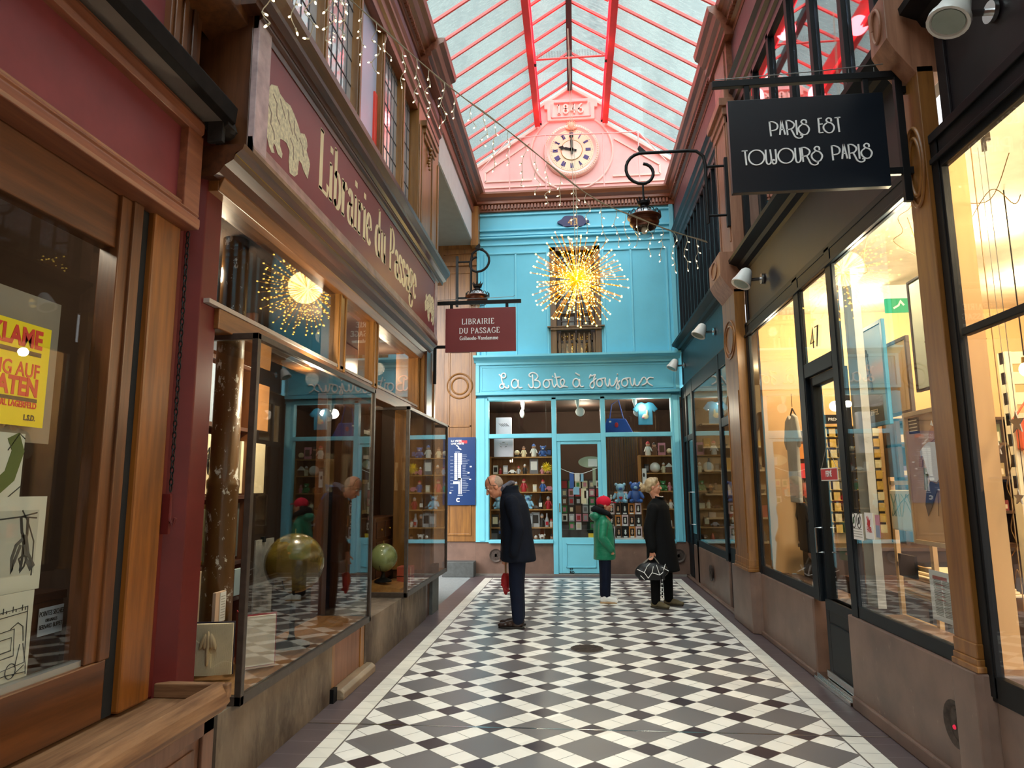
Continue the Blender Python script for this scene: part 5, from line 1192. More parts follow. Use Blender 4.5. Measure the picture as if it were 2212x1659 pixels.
ART += dT(85, 612)+dO(192, 600)+dU(443, 597)+dJ(555, 590)+dO(645, 574)+dU(897, 570)+dR(1000, 563)+dS(1197, 548)+dP(1458, 535)+dA(1655, 512)+dR(1718, 516)+dI(1882, 512)+dS(1962, 500)
m = MB()
for st in ART:
    P = [atY(a, b, YS-.021) for a, b in st]; P = [(q.x, q.z) for q in (smooth_pts(P, 4) if len(P) > 4 else P)]
    m.ribbon(P, lambda t: .0055+.0035*abs(t.y), (0, YS-.02, 0), (1, 0, 0), (0, 0, 1), (0, -.004, 0))
m.build('lettering', WHITEP, hs)
xb = atY(1930, 165, YS).x
zt = atY(1540, 185, YS).z; zb = atY(1960, 435, YS).z
MB().box(x0-.08, xb+.03, YS-.016, YS+.016, zt-.02, zt+.02).box(xb-.005, xb+.035, YS-.016, YS+.016, zb, zt+.02).box(x1-.05, xb+.16, YS-.014, YS+.014, 3.33, 3.37).box(xb, xb+.16, YS-.014, YS+.014, 3.82, 3.86).box(x0+.1, x0+.13, YS-.012, YS+.012, z1, zt).box(x1-.1, x1-.07, YS-.012, YS+.012, z1, zt).build('bracket', BLACK, hs, bevel=.002)
m = MB().tube([(x0-.06, YS, zt+.035), (1.4, YS, zt+.05), (xb, YS, zt+.075)], .003, 5)
for i in range(8): x = x0+i*.14; m.tube([(x, YS, zt+.018), (x, YS, zt+.055)], .002, 4)
m.build('bird_wire', paint('grey_wire', '8a8a88', .4, .1, 5, .6), hs)

# ---------- inside the right-hand souvenir shop
YW = paint('warm_yellow_wall', 'e0b27c', .8, .04, 2)
struct('wall_inner', MB().box(2.14, 6.2, 7.9, 8.0, 0, 3.55).box(6.1, 6.2, -2, 8, 0, 3.55).box(2.025, 2.17, 3.72, 3.82, .7, 3.55), YW)
struct('ceiling', B(2.13, 6.2, -2, 8, 3.55, 3.62), paint('shop_ceiling_white', 'd9cfb4', .8))
struct('floor', B(2.02, 6.2, -2, 12.9, -.1, .02), paint('shop_dark_floor', '3a3029', .5))
struct('wall_inner', MB().box(2.14, 5.2, 12.86, 12.95, 0, 3.5).box(5.1, 5.2, 8, 12.9, 0, 3.5), paint('far_shop_wall', 'b9a785', .8))
struct('ceiling', B(2.13, 5.2, 8, 12.9, 3.45, 3.5), paint('far_ceiling', 'a8977a', .8))
struct('trim_56', B(2.2, 2.26, 5.42, 5.6, .7, 3.3), paint('grey_white_upright', 'b9bab2', .6))  # plain pale upright strip just behind the pane
# key-ring rack on the back wall
def rack(nm, lab, x0, x1, z0, z1, rows, cols, y, c1, c2, backc):
    t = thing(nm, lab, 'rack', ((x0+x1)/2, y, z0))
    B(x0, x1, y, y+.06, z0, z1).build('panel', paint(nm+'_panel', backc, .7), t)
    pr = MB().box(-.04, .04, -.03, 0, -.06, .05)
    for r in range(rows):
        zz = z1-(r+.6)*(z1-z0)/rows
        B(x0, x1, y-.02, y, zz+.06, zz+.07).build('hook_rail', BRASS, t)
        for c in range(cols):
            xx = x0+(c+.5)*(x1-x0)/cols
            o = MB().box(xx-.033, xx+.033, y-.05, y-.03, zz-.05, zz+.035)
            o.build('key_ring', c1 if (r+c) % 3 else c2, t)
    return t
rack('key_ring_rack', 'tall rack of golden key-rings on the yellow back wall of the souvenir shop', 2.68, 3.32, 1.1, 2.25, 10, 7, 7.8, paint('gold_keyring', 'b08f3a', .35, .2, 30, .3), paint('cream_tag', 'c4b88c', .6), '3a2c18')
t = thing('red_goods_rack', 'rack of red and orange souvenirs left of the key-ring rack', 'rack', (2.5, 7.7, 1.0))
B(2.42, 2.66, 7.8, 7.88, 1.0, 2.2).build('panel', paint('dark_rack', '5a3a24', .7), t)
for r in range(5):
    for c_ in range(2): B(2.44+c_*.11, 2.53+c_*.11, 7.72, 7.8, 1.05+r*.21, 1.21+r*.21).build('packet', (REDP, paint('orange_packet', 'd98a3a', .6), paint('brick_packet', 'a8432c', .6))[(r+c_) % 3], t)
t = thing('price_sign', 'small black price board with white writing above the key-ring rack', 'sign', (2.86, 7.75, 2.27)); B(2.74, 2.92, 7.74, 7.76, 2.27, 2.37).build('board', BLACK, t)
lettering('text', 'PRIX', .05, (2.83, 7.738, 2.3), (1, 0, 0), (0, 0, 1), WHITEP, t, .002)
t = thing('shop_counter', 'long dark brown counter below the key-ring rack in the souvenir shop', 'counter', (4.2, 7.5, .02))
B(2.4, 5.9, 7.25, 7.7, .02, .95).build('body', paint('counter_brown', '3a281c', .6), t); B(2.36, 5.95, 7.2, 7.72, .95, .99).build('top', paint('counter_top', '4a3424', .4), t, bevel=.005)
t = thing('dark_shelf_unit', 'tall dark shelf unit beside the golden key-rings in the souvenir shop', 'shelf', (3.9, 7.75, .99))
B(3.4, 4.6, 7.84, 7.88, .99, 2.3).build('back', paint('counter_brown', '3a281c', .6), t)
for x in (3.4, 3.98, 4.56): B(x, x+.04, 7.55, 7.84, .99, 2.3).build('side', paint('counter_top', '4a3424', .4), t)
for z in (1.3, 1.65, 2.0, 2.27): B(3.4, 4.6, 7.55, 7.84, z, z+.03).build('shelf_board', paint('counter_top', '4a3424', .4), t)
B(2.4, 5.9, 7.22, 7.25, .1, .9).build('kick_panel', paint('counter_top', '4a3424', .4), t) if False else None
rr = random.Random(31)
for r in range(3):
    for c_ in range(7):
        x = 3.5+c_*.155; h = rr.uniform(.12, .26); cl = ('8a3a34', '3f5f7a', 'b09a6a', '5a6a4a', '7a6a8a', 'c8b48a')[rr.randint(0, 5)]
        if 3.95 < x < 4.05: continue
        o = thing('souvenir_box', 'small %s souvenir box, %s from left on %s board of the dark shelf unit' % (('red', 'blue', 'tan', 'green', 'mauve', 'cream')[('8a3a34', '3f5f7a', 'b09a6a', '5a6a4a', '7a6a8a', 'c8b48a').index(cl)], ('first', 'second', 'third', 'fourth', 'fifth', 'sixth', 'seventh')[c_], ('lowest', 'middle', 'top')[r]), 'box', (x, 7.7, (1.33, 1.68, 2.03)[r]), 'boxes on the dark shelf unit')
        z = (1.33, 1.68, 2.03)[r]; B(x-.05, x+.05, 7.62, 7.76, z, z+h*.85).build('carton', paint('souvenir_'+cl, cl, .5), o); B(x-.035, x+.035, 7.617, 7.62, z+.02, z+h*.5).build('paper_label', CREAM, o)
# posters and framed prints seen through the panes
def framed(lab, x, y0, y1, z0, z1, fw, fm, im, n='framed_poster', cat='poster'):
    t = thing(n, lab, cat, (x, (y0+y1)/2, z0))
    MB().box(x, x+.03, y0, y0+fw, z0, z1).box(x, x+.03, y1-fw, y1, z0, z1).box(x, x+.03, y0+fw, y1-fw, z0, z0+fw).box(x, x+.03, y0+fw, y1-fw, z1-fw, z1).build('frame', fm, t, bevel=.003)
    B(x+.01, x+.02, y0+fw, y1-fw, z0+fw, z1-fw).build('image', im, t); return t
BF = paint('teal_frame', '1f6f8f', .4); KF = paint('dark_frame', '33271c', .4)
def grad(name, cols):   # printed bands of colour, bottom to top
    t = NT(name); tc = t.n('ShaderNodeTexCoord'); sp = t.n('ShaderNodeSeparateXYZ'); t.l(tc.outputs['Generated'], sp.inputs[0])
    r = t.n('ShaderNodeValToRGB'); r.color_ramp.interpolation = 'EASE'
    while len(r.color_ramp.elements) < len(cols): r.color_ramp.elements.new(.5)
    for e_, (p_, c_) in zip(r.color_ramp.elements, cols): e_.position = p_; e_.color = lin(c_)
    t.l(t.math('ADD', sp.outputs[2], t.math('MULTIPLY', t.noise(5, 4), .12)), r.inputs[0]); return t.done(t.bsdf(r.outputs[0], .5))
XP = 2.55
a, b = atX(1835, 800, XP), atX(1912, 800, XP); zt_, zb_ = atX(1870, 705, XP).z, atX(1875, 925, XP).z
t = framed('blue-framed poster of an iron tower under a pale sky, hung in the shop window', XP, b.y, a.y, zb_, zt_, .035, BF, grad('tower_poster', ((0, '3a3630'), (.25, '5f5a48'), (.45, '8a8f72'), (.6, 'd8a890'), (.75, '9fc4dc'), (1, '7fb4d8'))))
ym = (a.y+b.y)/2; m = MB()
for s in (-1, 1): m.slab([(XP+.006, ym+s*.09, zb_+.3), (XP+.006, ym+s*.05, zb_+.3), (XP+.006, ym+s*.004, zt_-.2), (XP+.006, ym+s*.012, zt_-.2)], (.003, 0, 0))
m.box(XP+.006, XP+.009, ym-.07, ym+.07, zb_+.44, zb_+.46).box(XP+.006, XP+.009, ym-.04, ym+.04, zb_+.62, zb_+.64)
m.build('tower', KF, t); lettering('caption', 'TOUR EIFFEL', .07, (XP+.006, ym, zb_+.1), (0, -1, 0), (0, 0, 1), CREAM, t, .002, 'CENTER', 0, .8)
XP = 2.7
a, b = atX(1905, 800, XP), atX(1962, 800, XP); t = framed('dark-framed sand-coloured print beside the tower poster', XP, b.y, a.y, atX(1930, 900, XP).z, atX(1930, 735, XP).z, .03, KF, paint('sand_print', 'cba877', .7, .05))
XP = 2.35
a, b = atX(1965, 700, XP), atX(2030, 700, XP); t = framed('thin black-framed pale drawing hung high by the near pilaster', XP, b.y, a.y, atX(1990, 845, XP).z, atX(1990, 590, XP).z, .018, BLACK, paint('pale_green_paper', 'c9cdb4', .7, .04))
m = MB(); yy = (a.y+b.y)/2; zz = atX(1990, 660, XP).z; m.ribbon([(0, .12), (.03, .05), (.02, -.05), (.05, -.1)], .03, (XP+.008, yy, zz), (0, -1, 0), (0, 0, 1), (-.002, 0, 0)); m.ribbon([(-.03, -.25), (.03, -.22), (.0, -.4)], .008, (XP+.008, yy, zz), (0, -1, 0), (0, 0, 1), (-.002, 0, 0)); m.build('drawing', INK, t)
XP = 2.25
a, b = atX(1957, 1000, XP), atX(2075, 1000, XP); zb_, zt_ = atX(2000, 1178, XP).z, atX(2000, 882, XP).z
t = framed('large kraft-brown framed picture of a person in a white shirt standing in the window', XP, b.y, a.y, zb_, zt_, .03, paint('light_wood_frame', 'c8a880', .6), paint('kraft_paper', 'd2a67e', .8, .05), 'framed_picture', 'picture')
def pp(*q): return [(XP+.006,)+tuple(atX(x, y, XP))[1:] for x, y in q]
m = MB().slab(pp((1995, 962), (2004, 955), (2020, 955), (2030, 952), (2028, 990), (2036, 1020), (2022, 1042), (2008, 1038), (2000, 1010), (1993, 985), (1988, 990), (1986, 975)), (-.003, 0, 0)); m.build('shirt', WHITEP, t)
m = MB().slab(pp((2008, 1040), (2022, 1046), (2038, 1030), (2045, 1050), (2030, 1058), (2022, 1060), (2012, 1095), (2004, 1115), (1998, 1090), (2000, 1060)), (-.003, 0, 0)); m.build('trousers', paint('print_navy', '2b3540', .7), t)
m = MB()
for q in (((2024, 1058), (2026, 1115)), ((2034, 1055), (2038, 1120)), ((2044, 1050), (2048, 1110))):
    P = pp(*q); m.ribbon([(p_[1], p_[2]) for p_ in P], .006, (XP+.006, 0, 0), (0, 1, 0), (0, 0, 1), (-.002, 0, 0))
m.build('stool_legs', paint('print_brown', '6b4630', .7), t)
m = MB().slab(pp((2006, 930), (2012, 920), (2018, 930), (2017, 948), (2010, 955), (2004, 948)), (-.003, 0, 0)).slab(pp((1984, 985), (1992, 985), (1990, 1010), (1984, 1008)), (-.003, 0, 0)); m.build('skin', paint('print_skin', 'c98d68', .7), t)
m = MB().slab(pp((2008, 918), (2010, 908), (2014, 920)), (-.003, 0, 0)).slab(pp((2014, 912), (2019, 900), (2020, 916)), (-.003, 0, 0)); m.build('ribbon', WHITEP, t)
m = MB().slab(pp((1994, 1010), (2000, 1012), (2004, 1060), (1996, 1058)), (-.003, 0, 0)); m.build('green_band', paint('print_green', '5c6a34', .7), t)
t = thing('price_sign', 'small black chalk sign pinned at the corner of the kraft-brown picture', 'sign', (2.22, atX(1965, 900, 2.22).y, atX(1965, 930, 2.22).z))
a, b = atX(1961, 905, 2.22), atX(1984, 935, 2.22); B(2.22, 2.23, b.y, a.y, b.z, a.z).build('board', BLACK, t)
m = MB()
for i in range(4): zz = a.z-.015-i*(a.z-b.z)/4.6; m.box(2.218, 2.22, b.y+.01, a.y-.01, zz-.006, zz)
m.build('chalk_lines', CREAM, t)
# wooden display rack with map bag
XR = 2.4
def seg(p0, p1, X): return atX(p0[0], p0[1], X), atX(p1[0], p1[1], X)
t = thing('wooden_rack', 'light wooden display ladder standing inside the souvenir shop window', 'rack', (XR, atX(1930, 1300, XR).y, .05))
y_a, y_b = atX(1922, 1050, XR).y, atX(1998, 1050, XR).y
LW = wood('light_pine', 'd2aa6c', 'b08545')
for y in (y_a, y_b): B(XR, XR+.03, y-.02, y+.02, .05, 1.66).build('upright', LW, t)
for z in (.3, .62, 1.0, 1.3, 1.6): B(XR, XR+.025, y_b, y_a, z, z+.03).build('rung', LW, t)
t = thing('tote_bag', 'cream cotton bag printed with a street plan on the wooden ladder', 'bag', (XR-.03, (y_a+y_b)/2, 1.1))
a, b = atX(1926, 1058, XR-.03), atX(1984, 1150, XR-.03); B(XR-.05, XR-.02, b.y, a.y, b.z, a.z).build('bag', CREAM, t, bevel=.01)
m = MB(); rr = random.Random(5)
for i in range(9):
    u0, u1 = rr.random(), rr.random(); m.ribbon([(b.y+(a.y-b.y)*u0, b.z+.1), (b.y+(a.y-b.y)*(u0+u1)/2, b.z+.2), (b.y+(a.y-b.y)*u1, a.z-.03)], .006, (XR-.05, 0, 0), (0, 1, 0), (0, 0, 1), (-.002, 0, 0))
m.build('map_print', paint('map_green', '8a9a7a', .7), t)
t = thing('chalk_board', 'small black chalkboard on the wooden ladder below the map bag', 'board', (XR-.02, 4.1, .7)); a, b = atX(1942, 1195, XR-.02), atX(1982, 1252, XR-.02); B(XR-.03, XR-.01, b.y, a.y, b.z, a.z).build('board', BLACK, t)
XP = 2.14
a, b = atX(2005, 1222, XP), atX(2065, 1390, XP)
t = thing('price_list', 'white printed sheet with red heading taped low in the window by the near pilaster', 'notice', (XP, (a.y+b.y)/2, b.z)); B(XP, XP+.003, b.y-.02, a.y, .8, a.z-.02).build('sheet', WHITEP, t)
m = MB(); h = a.z-.8
for i in range(22):
    for c_ in range(2): m.box(XP-.001, XP, b.y+.0+c_*.1, b.y+.08+c_*.1+(i % 3)*.004, .83+i*h*.031, .837+i*h*.031)
m.build('printed_lines', INKL, t); m = MB()
m.box(XP-.001, XP, b.y+.03, a.y-.04, a.z-.07, a.z-.05)
for i in range(5): m.box(XP-.001, XP, b.y+.06, a.y-.07, a.z-.1-i*.022, a.z-.094-i*.022)
m.build('red_heading', paint('dull_red_print', 'b8584c', .7), t)
# stickers on the door side post and the FERME sign
XS = 2.012
def stick(nm, lab, p0, p1, mat, X=XS, cat='sticker'):
    a, b = atX(*p0, X), atX(*p1, X); t = thing(nm, lab, cat, (X, (a.y+b.y)/2, b.z)); B(X-.002, X+.002, b.y, a.y, b.z, a.z).build('sheet', mat, t); return t, a, b
t, a, b = stick('notice', 'white notice with two round prohibition signs stuck on the glass', (1837, 1108), (1866, 1168), WHITEP)
for i, c_ in enumerate((.27, .73)):
    yc = a.y+(b.y-a.y)*c_; zc = a.z-(a.z-b.z)*.27
    m = MB(); P = [(yc+.036*math.cos(q), zc+.052*math.sin(q)) for q in [2*PI*k/20 for k in range(21)]]; m.ribbon(P, .008, (XS-.002, 0, 0), (0, 1, 0), (0, 0, 1), (-.001, 0, 0)); m.ribbon([(yc-.024, zc+.035), (yc+.024, zc-.035)], .007, (XS-.002, 0, 0), (0, 1, 0), (0, 0, 1), (-.001, 0, 0)); m.build('ring', KF, t)
    MB().ball((XS-.002, yc, zc), (.001, .016, .026), 8, 6).build('symbol', (paint('sticker_green', '2f6b4a', .6), BLACK)[i], t)
m = MB()
for i in range(4): m.box(XS-.003, XS-.002, b.y+.012, a.y-.012, b.z+.02+i*.018, b.z+.025+i*.018)
m.build('printed_lines', INKL, t)
t, a, b = stick('sticker', 'white sticker with a red bird and the word FAIR on the glass', (1867, 1107), (1889, 1166), WHITEP)
yc = (a.y+b.y)/2; zc = a.z-.07
RB = paint('sticker_red', 'c8202a', .5)
MB().slab([(XS-.003, yc+u_, zc+v_) for u_, v_ in ((.03, .04), (.02, .01), (.03, -.01), (.005, -.035), (.0, -.06), (-.004, -.035), (-.02, -.01), (-.028, .03), (-.012, .015), (-.004, .045), (.006, .015), (.016, .05))], (.001, 0, 0)).build('bird', RB, t)
lettering('text', 'FAIR', .055, (XS-.002, yc, b.z+.045), (0, -1, 0), (0, 0, 1), RB, t, .001, 'CENTER', .001, .72)
t, a, b = stick('sticker', 'pink and blue sticker next to the red bird sticker', (1890, 1112), (1903, 1162), paint('pinkish_sticker', 'c88a9c', .6)); B(XS-.003, XS-.002, b.y, a.y, b.z, b.z+.08).build('lower_band', paint('bluish_band', '8a9ab4', .6), t)
XD = 2.05
t, a, b = stick('closed_sign', 'small red sign reading FERMÉ hanging inside the glass door', (1773, 1012), (1811, 1038), WHITEP, XD, 'sign')
MB().box(XD-.004, XD-.001, b.y+.008, a.y-.008, b.z+.008, a.z-.008).build('red_face', paint('closed_red', 'c4232c', .45), t)
lettering('text', 'FERMÉ', .068, (XD-.004, (a.y+b.y)/2, b.z+.034), (0, -1, 0), (0, 0, 1), WHITEP, t, .002, 'CENTER', .001, .7)
MB().tube([(XD, a.y-.02, a.z), (XD, (a.y+b.y)/2, a.z+.2), (XD, b.y+.02, a.z)], .002, 5).build('string', INKL, t)
e = atX(1760, 730, XS); t = thing('door_number', 'black house number 47 on the pane above the shop door', 'number', (XS, e.y, e.z-.1)); serif('numerals', '47', .17, (XS, e.y, e.z-.08), (0, -1, 0), (0, 0, 1), BLACK, t, .12, .06, .003, .05, 'CENTER')
# shirts and bags hung in the far window
def shirt(lab, px, py0, py1, X, w, mat, edge=False, prints=None, cat='shirt', group=None):
    a = atX(px, py0, X); b = atX(px, py1, X); h = a.z-b.z
    t = thing('t_shirt', lab, cat, (X, a.y, b.z), group)
    P = [(-.5, 0), (.5, 0), (.5, .72), (.62, .6), (.82, .7), (.55, .95), (.2, 1.0), (.1, .95), (-.1, .95), (-.2, 1.0), (-.55, .95), (-.82, .7), (-.62, .6), (-.5, .72)]
    u = Vector((.1, 1, 0)) if not edge else Vector((1, .25, 0)); u.normalize(); nn = Vector((-u.y, u.x, 0))
    m = MB().slab([Vector((X, a.y, b.z))+u*(x*w/1.1)+Vector((0, 0, z*h)) for x, z in P], nn*.035); m.build('cloth', mat, t, bevel=.012)
    m = MB().tube([(X, a.y, a.z+.22), (X, a.y, a.z+.08)], .003, 5); c_ = Vector((X, a.y, a.z+.06)); m.tube([c_, c_+u*w*.35-Vector((0, 0, .1)), c_-u*w*.35-Vector((0, 0, .1)), c_], .008, 6); m.build('hanger', BLACK, t, True)
    if prints:
        m = MB()
        for kind, x, z, s in prints:
            o = Vector((X, a.y, b.z))+u*(x*w/1.1)+Vector((0, 0, z*h))
            if nn.x > 0: o += nn*.036
            d_ = nn*.002 if nn.x > 0 else nn*-.002
            if kind == 'oval': m.ribbon([(s*.5*math.cos(q), s*math.sin(q)) for q in [2*PI*k/18 for k in range(19)]], s*.3, o, u, (0, 0, 1), d_)
            else: m.ribbon([(-s, 0), (-s*.3, s*.5), (s*.3, -s*.4), (s, s*.2)], s*.2, o, u, (0, 0, 1), d_)
        m.build('print', INK, t)
    return t
XT = 2.3
shirt('grey-white T-shirt with a dark oval print on a hanger by the shop door', 1712, 895, 1085, XT, .5, paint('pale_grey_cotton', 'c9bfae', .85), False, [('oval', 0, .72, .08), ('w', 0, .5, .06), ('w', 0, .35, .05)])
shirt('dark grey-blue garment seen edge-on from its hanger at the far side of the window', 1672, 885, 1010, 2.35, .4, paint('slate_cotton', '5f6a70', .85), True)
shirt('black T-shirt with a white crescent print behind the door post', 1737, 1085, 1190, 2.32, .42, BLACK, False, [('oval', .1, .6, .06), ('w', .1, .35, .05)])
def bag(lab, p0, p1, X, mat, pr=None):
    a, b = atX(*p0, X), atX(*p1, X); t = thing('tote_bag', lab, 'bag', (X, (a.y+b.y)/2, b.z)); B(X-.04, X, b.y, a.y, b.z, a.z).build('bag', mat, t, bevel=.015)
    ym = (a.y+b.y)/2; w = a.y-b.y; m = MB()
    for x in (X-.04, X): m.tube([(x, ym-w*.3, a.z), (x, ym-w*.2, a.z+.18), (x, ym+w*.2, a.z+.18), (x, ym+w*.3, a.z)], .008, 6)
    m.build('handle', mat, t, True); m = MB(); rr = random.Random(int(p0[0]))
    for i in range(12): yy = b.y+w*(.15+.7*rr.random()); zz = b.z+(a.z-b.z)*(.15+.7*rr.random()); m.ribbon([(-.03, 0), (0, .02), (.03, -.01)], .012, (X-.041, yy, zz), (0, 1, 0), (0, 0, 1), (-.002, 0, 0))
    m.build('print', pr or paint('faded_print', '8aa59a', .7), t)
bag('upper cream cotton bag with faded prints hanging at the far end of the window', (1668, 1035), (1694, 1090), 2.3, paint('cotton_cream', 'd9cdb0', .9, .08))
bag('lower cream cotton bag with faded prints hanging at the far end of the window', (1666, 1095), (1700, 1205), 2.3, paint('cotton_cream', 'd9cdb0', .9, .08))
t = thing('blue_bin', 'blue plastic bin with yellow contents standing low in the shop window', 'bin', (2.45, atX(1705, 1240, 2.45).y, .3))
q = atX(1705, 1170, 2.45); MB().rings([(q.x, q.y, .45, .12, .12), (q.x, q.y, q.z-.04, .15, .15)], 20).build('tub', paint('bin_blue', '3f9cc0', .5), t, True); MB().rings([(q.x, q.y, q.z-.04, .14, .14), (q.x, q.y, q.z+.03, .13, .13)], 20).build('contents', paint('bright_yellow', 'e8dc3a', .6), t); MB().rings([(q.x, q.y, .02, .13, .13), (q.x, q.y, .45, .13, .13)], 16).build('stand', KF, t)
tb_ = thing('display_table', 'long dark-legged table carrying folded newspapers in the souvenir shop', 'table', (2.9, 5.7, .02))
B(2.5, 3.3, 5.0, 6.9, .72, .76).build('table_top', W_DARK, tb_)
for x in (2.55, 3.25):
    for y in (5.05, 6.78): B(x-.03, x+.03, y, y+.06, .02, .72).build('leg', KF, tb_)
rr = random.Random(8)
for i in range(10):
    t = thing('newspaper', 'cream folded newspaper in the stack on the display table', 'newspaper', (2.8, 5.5, .76+i*.02), 'folded newspapers on the table')
    dx, dy = rr.uniform(-.05, .05), rr.uniform(-.06, .06); B(2.55+dx, 3.05+dx, 5.2+dy, 5.75+dy, .76+i*.02, .778+i*.02).build('paper', CREAM, t, bevel=.006)
t = thing('exit_sign', 'small green exit sign on the ceiling of the souvenir shop', 'sign', (3.1, 6.8, 2.98)); q = atY(1940, 660, 6.8)
B(q.x-.12, q.x+.12, 6.79, 6.82, q.z-.07, q.z+.07).build('face', emit('exit_green', '3c9a5a', 1.2), t); B(q.x-.13, q.x+.13, 6.8, 6.86, q.z+.07, 3.55).build('bracket', WHITEP, t)
m = MB(); m.ribbon([(-.05, -.03), (0, .0), (.02, .04), (.05, 0)], .018, (q.x, 6.79, q.z), (1, 0, 0), (0, 0, 1), (0, -.002, 0)); m.build('pictogram', WHITEP, t)
# white slatted shelves, stars and other goods of the nearest bay
t = thing('slatted_shelf', 'white slatted wall shelf deep in the nearest right shop', 'shelf', (3.6, 5.9, .3))
q = atY(2180, 760, 5.9)
for i in range(7): B(q.x-.05, q.x+.9, 5.9, 5.96, q.z-.1-i*.17, q.z-i*.17).build('slat', paint('warm_white', 'efe2c2', .6), t)
B(q.x-.05, q.x+.0, 5.88, 5.98, .3, q.z).build('upright', paint('warm_white', 'efe2c2', .6), t); B(q.x+.85, q.x+.9, 5.88, 5.98, .3, q.z).build('upright', paint('warm_white', 'efe2c2', .6), t)
t = thing('red_bag', 'orange-red bag hanging on the white slatted shelf', 'bag', (3.4, 5.8, 1.5)); q = atY(2208, 935, 5.8); MB().box(q.x-.02, q.x+.16, 5.78, 5.86, q.z-.14, q.z+.12).build('bag', paint('orange_red', 'c8502c', .6), t, bevel=.02); MB().tube([(q.x-.05, 5.82, q.z+.1), (q.x+.06, 5.82, q.z+.25), (q.x+.16, 5.82, q.z+.1)], .01, 6).build('handle', paint('orange_red', 'c8502c', .6), t, True)
SIL = paint('silver_star', 'a8a29a', .45, .05, 5, .3)
for i, (px, py, s) in enumerate(((2155, 968, .04), (2195, 913, .06), (2200, 1075, .04), (2122, 738, .035))):
    q = atX(px, py, 2.2); t = thing('star_ornament', ('small silver star hanging lowest in the plain yellow part of the nearest window', 'biggest silver star hanging at the right edge of the nearest window', 'silver star near the lower end of the fairy lights at the right edge', 'small silver star hanging just under the window bar')[i], 'star', (2.2, q.y, q.z-s))
    P = []
    for k in range(10): a_ = PI/2+k*PI/5; r = s if k % 2 == 0 else s*.42; P.append((2.2, q.y+r*math.cos(a_), q.z+r*math.sin(a_)))
    MB().slab(P, (.006, 0, 0)).build('star', SIL, t); MB().tube([(2.203, q.y, q.z+s), (2.203, q.y, 3.4)], .0015, 4).build('thread', INKL, t)
for i, px in enumerate((2082, 2098)):
    a_ = atX(px, 330, 2.25); t = thing('hanging_cable', ('nearer' if i else 'farther')+' thin display cable behind the nearest right window', 'cable', (2.25, a_.y, .7)); MB().tube([(2.25, a_.y, .7), (2.25, a_.y, 3.5)], .003, 5).build('wire', paint('dull_cable', 'a8895a', .5), t)
t = thing('rail_clip', 'dark ceiling rail clip holding cables behind the nearest window', 'clip', (2.3, 3.1, 3.1)); q = atX(2120, 285, 2.3); MB().box(q.x-.02, q.x+.02, q.y-.06, q.y+.03, q.z-.01, q.z+.015).box(q.x-.01, q.x+.01, q.y-.015, q.y, q.z-.12, q.z).box(q.x-.01, q.x+.01, q.y-.055, q.y-.04, q.z-.08, q.z).build('clip', KF, t); MB().tube([(q.x, q.y-.007, q.z-.12), (q.x, q.y-.007, .7)], .002, 5).build('cable', KF, t)
# bare bulb of the souvenir shop
t = thing('pendant_bulb', 'bare warm bulb hanging from the souvenir shop ceiling', 'lamp', (2.9, 4.6, 2.3)); MB().tube([(2.9, 4.6, 2.42), (2.9, 4.6, 3.55)], .004, 6).build('cord', BLACK, t); MB().lathe([(0, .09), (.016, .09), (.018, .05), (.0, .05)], (2.9, 4.6, 2.32), n=12).build('holder', BRASS, t); MB().ball((2.9, 4.6, 2.33), (.035, .035, .045), 14, 10).build('bulb', emit('warm_bulb', 'ffd890', 30), t, True)
# far right shop: shelves with glassware
t = thing('glass_shelves', 'cream wall shelves with small goods inside the far right shop', 'shelf', (2.6, 12.5, .3))
for i in range(6): B(2.3, 4.6, 12.55, 12.84, .6+i*.42, .63+i*.42).build('shelf', paint('cream_shelf', 'd8c8a4', .6), t)
rr = random.Random(12)
for r in range(5):
    for c_ in range(6):
        h = rr.uniform(.08, .22); x = 2.4+c_*.3+rr.uniform(-.03, .03); z = .63+r*.42
        k = ('bottle', 'box', 'bowl')[(r+c_) % 3]; cl = ('d8d4cc', '8a5a3a', '3f5a6a', 'c8a85a', '6a6a64', 'b86a5a')[rr.randint(0, 5)]
        o = thing('shop_'+k, '%s %s on the %s shelf of the far shop, %s from the window' % ('small', k, ('lowest', 'second', 'third', 'fourth', 'fifth')[r], ('first', 'second', 'third', 'fourth', 'fifth', 'sixth')[c_]), k, (x, 12.65, z), 'goods of the far right shop')
        mt = paint('goods_'+cl, cl, .4)
        if k == 'bottle': MB().lathe([(0, 0), (.04, 0), (.04, h*.6), (.015, h*.8), (.015, h), (0, h)], (x, 12.65, z), n=12).build('glass', mt, o, True)
        elif k == 'box': B(x-.06, x+.06, 12.6, 12.7, z, z+h).build('carton', mt, o, bevel=.004)
        else: MB().lathe([(0, 0), (.04, 0), (.08, h*.5), (.075, h*.5), (.0, .02)], (x, 12.65, z), n=14).build('dish', mt, o, True)
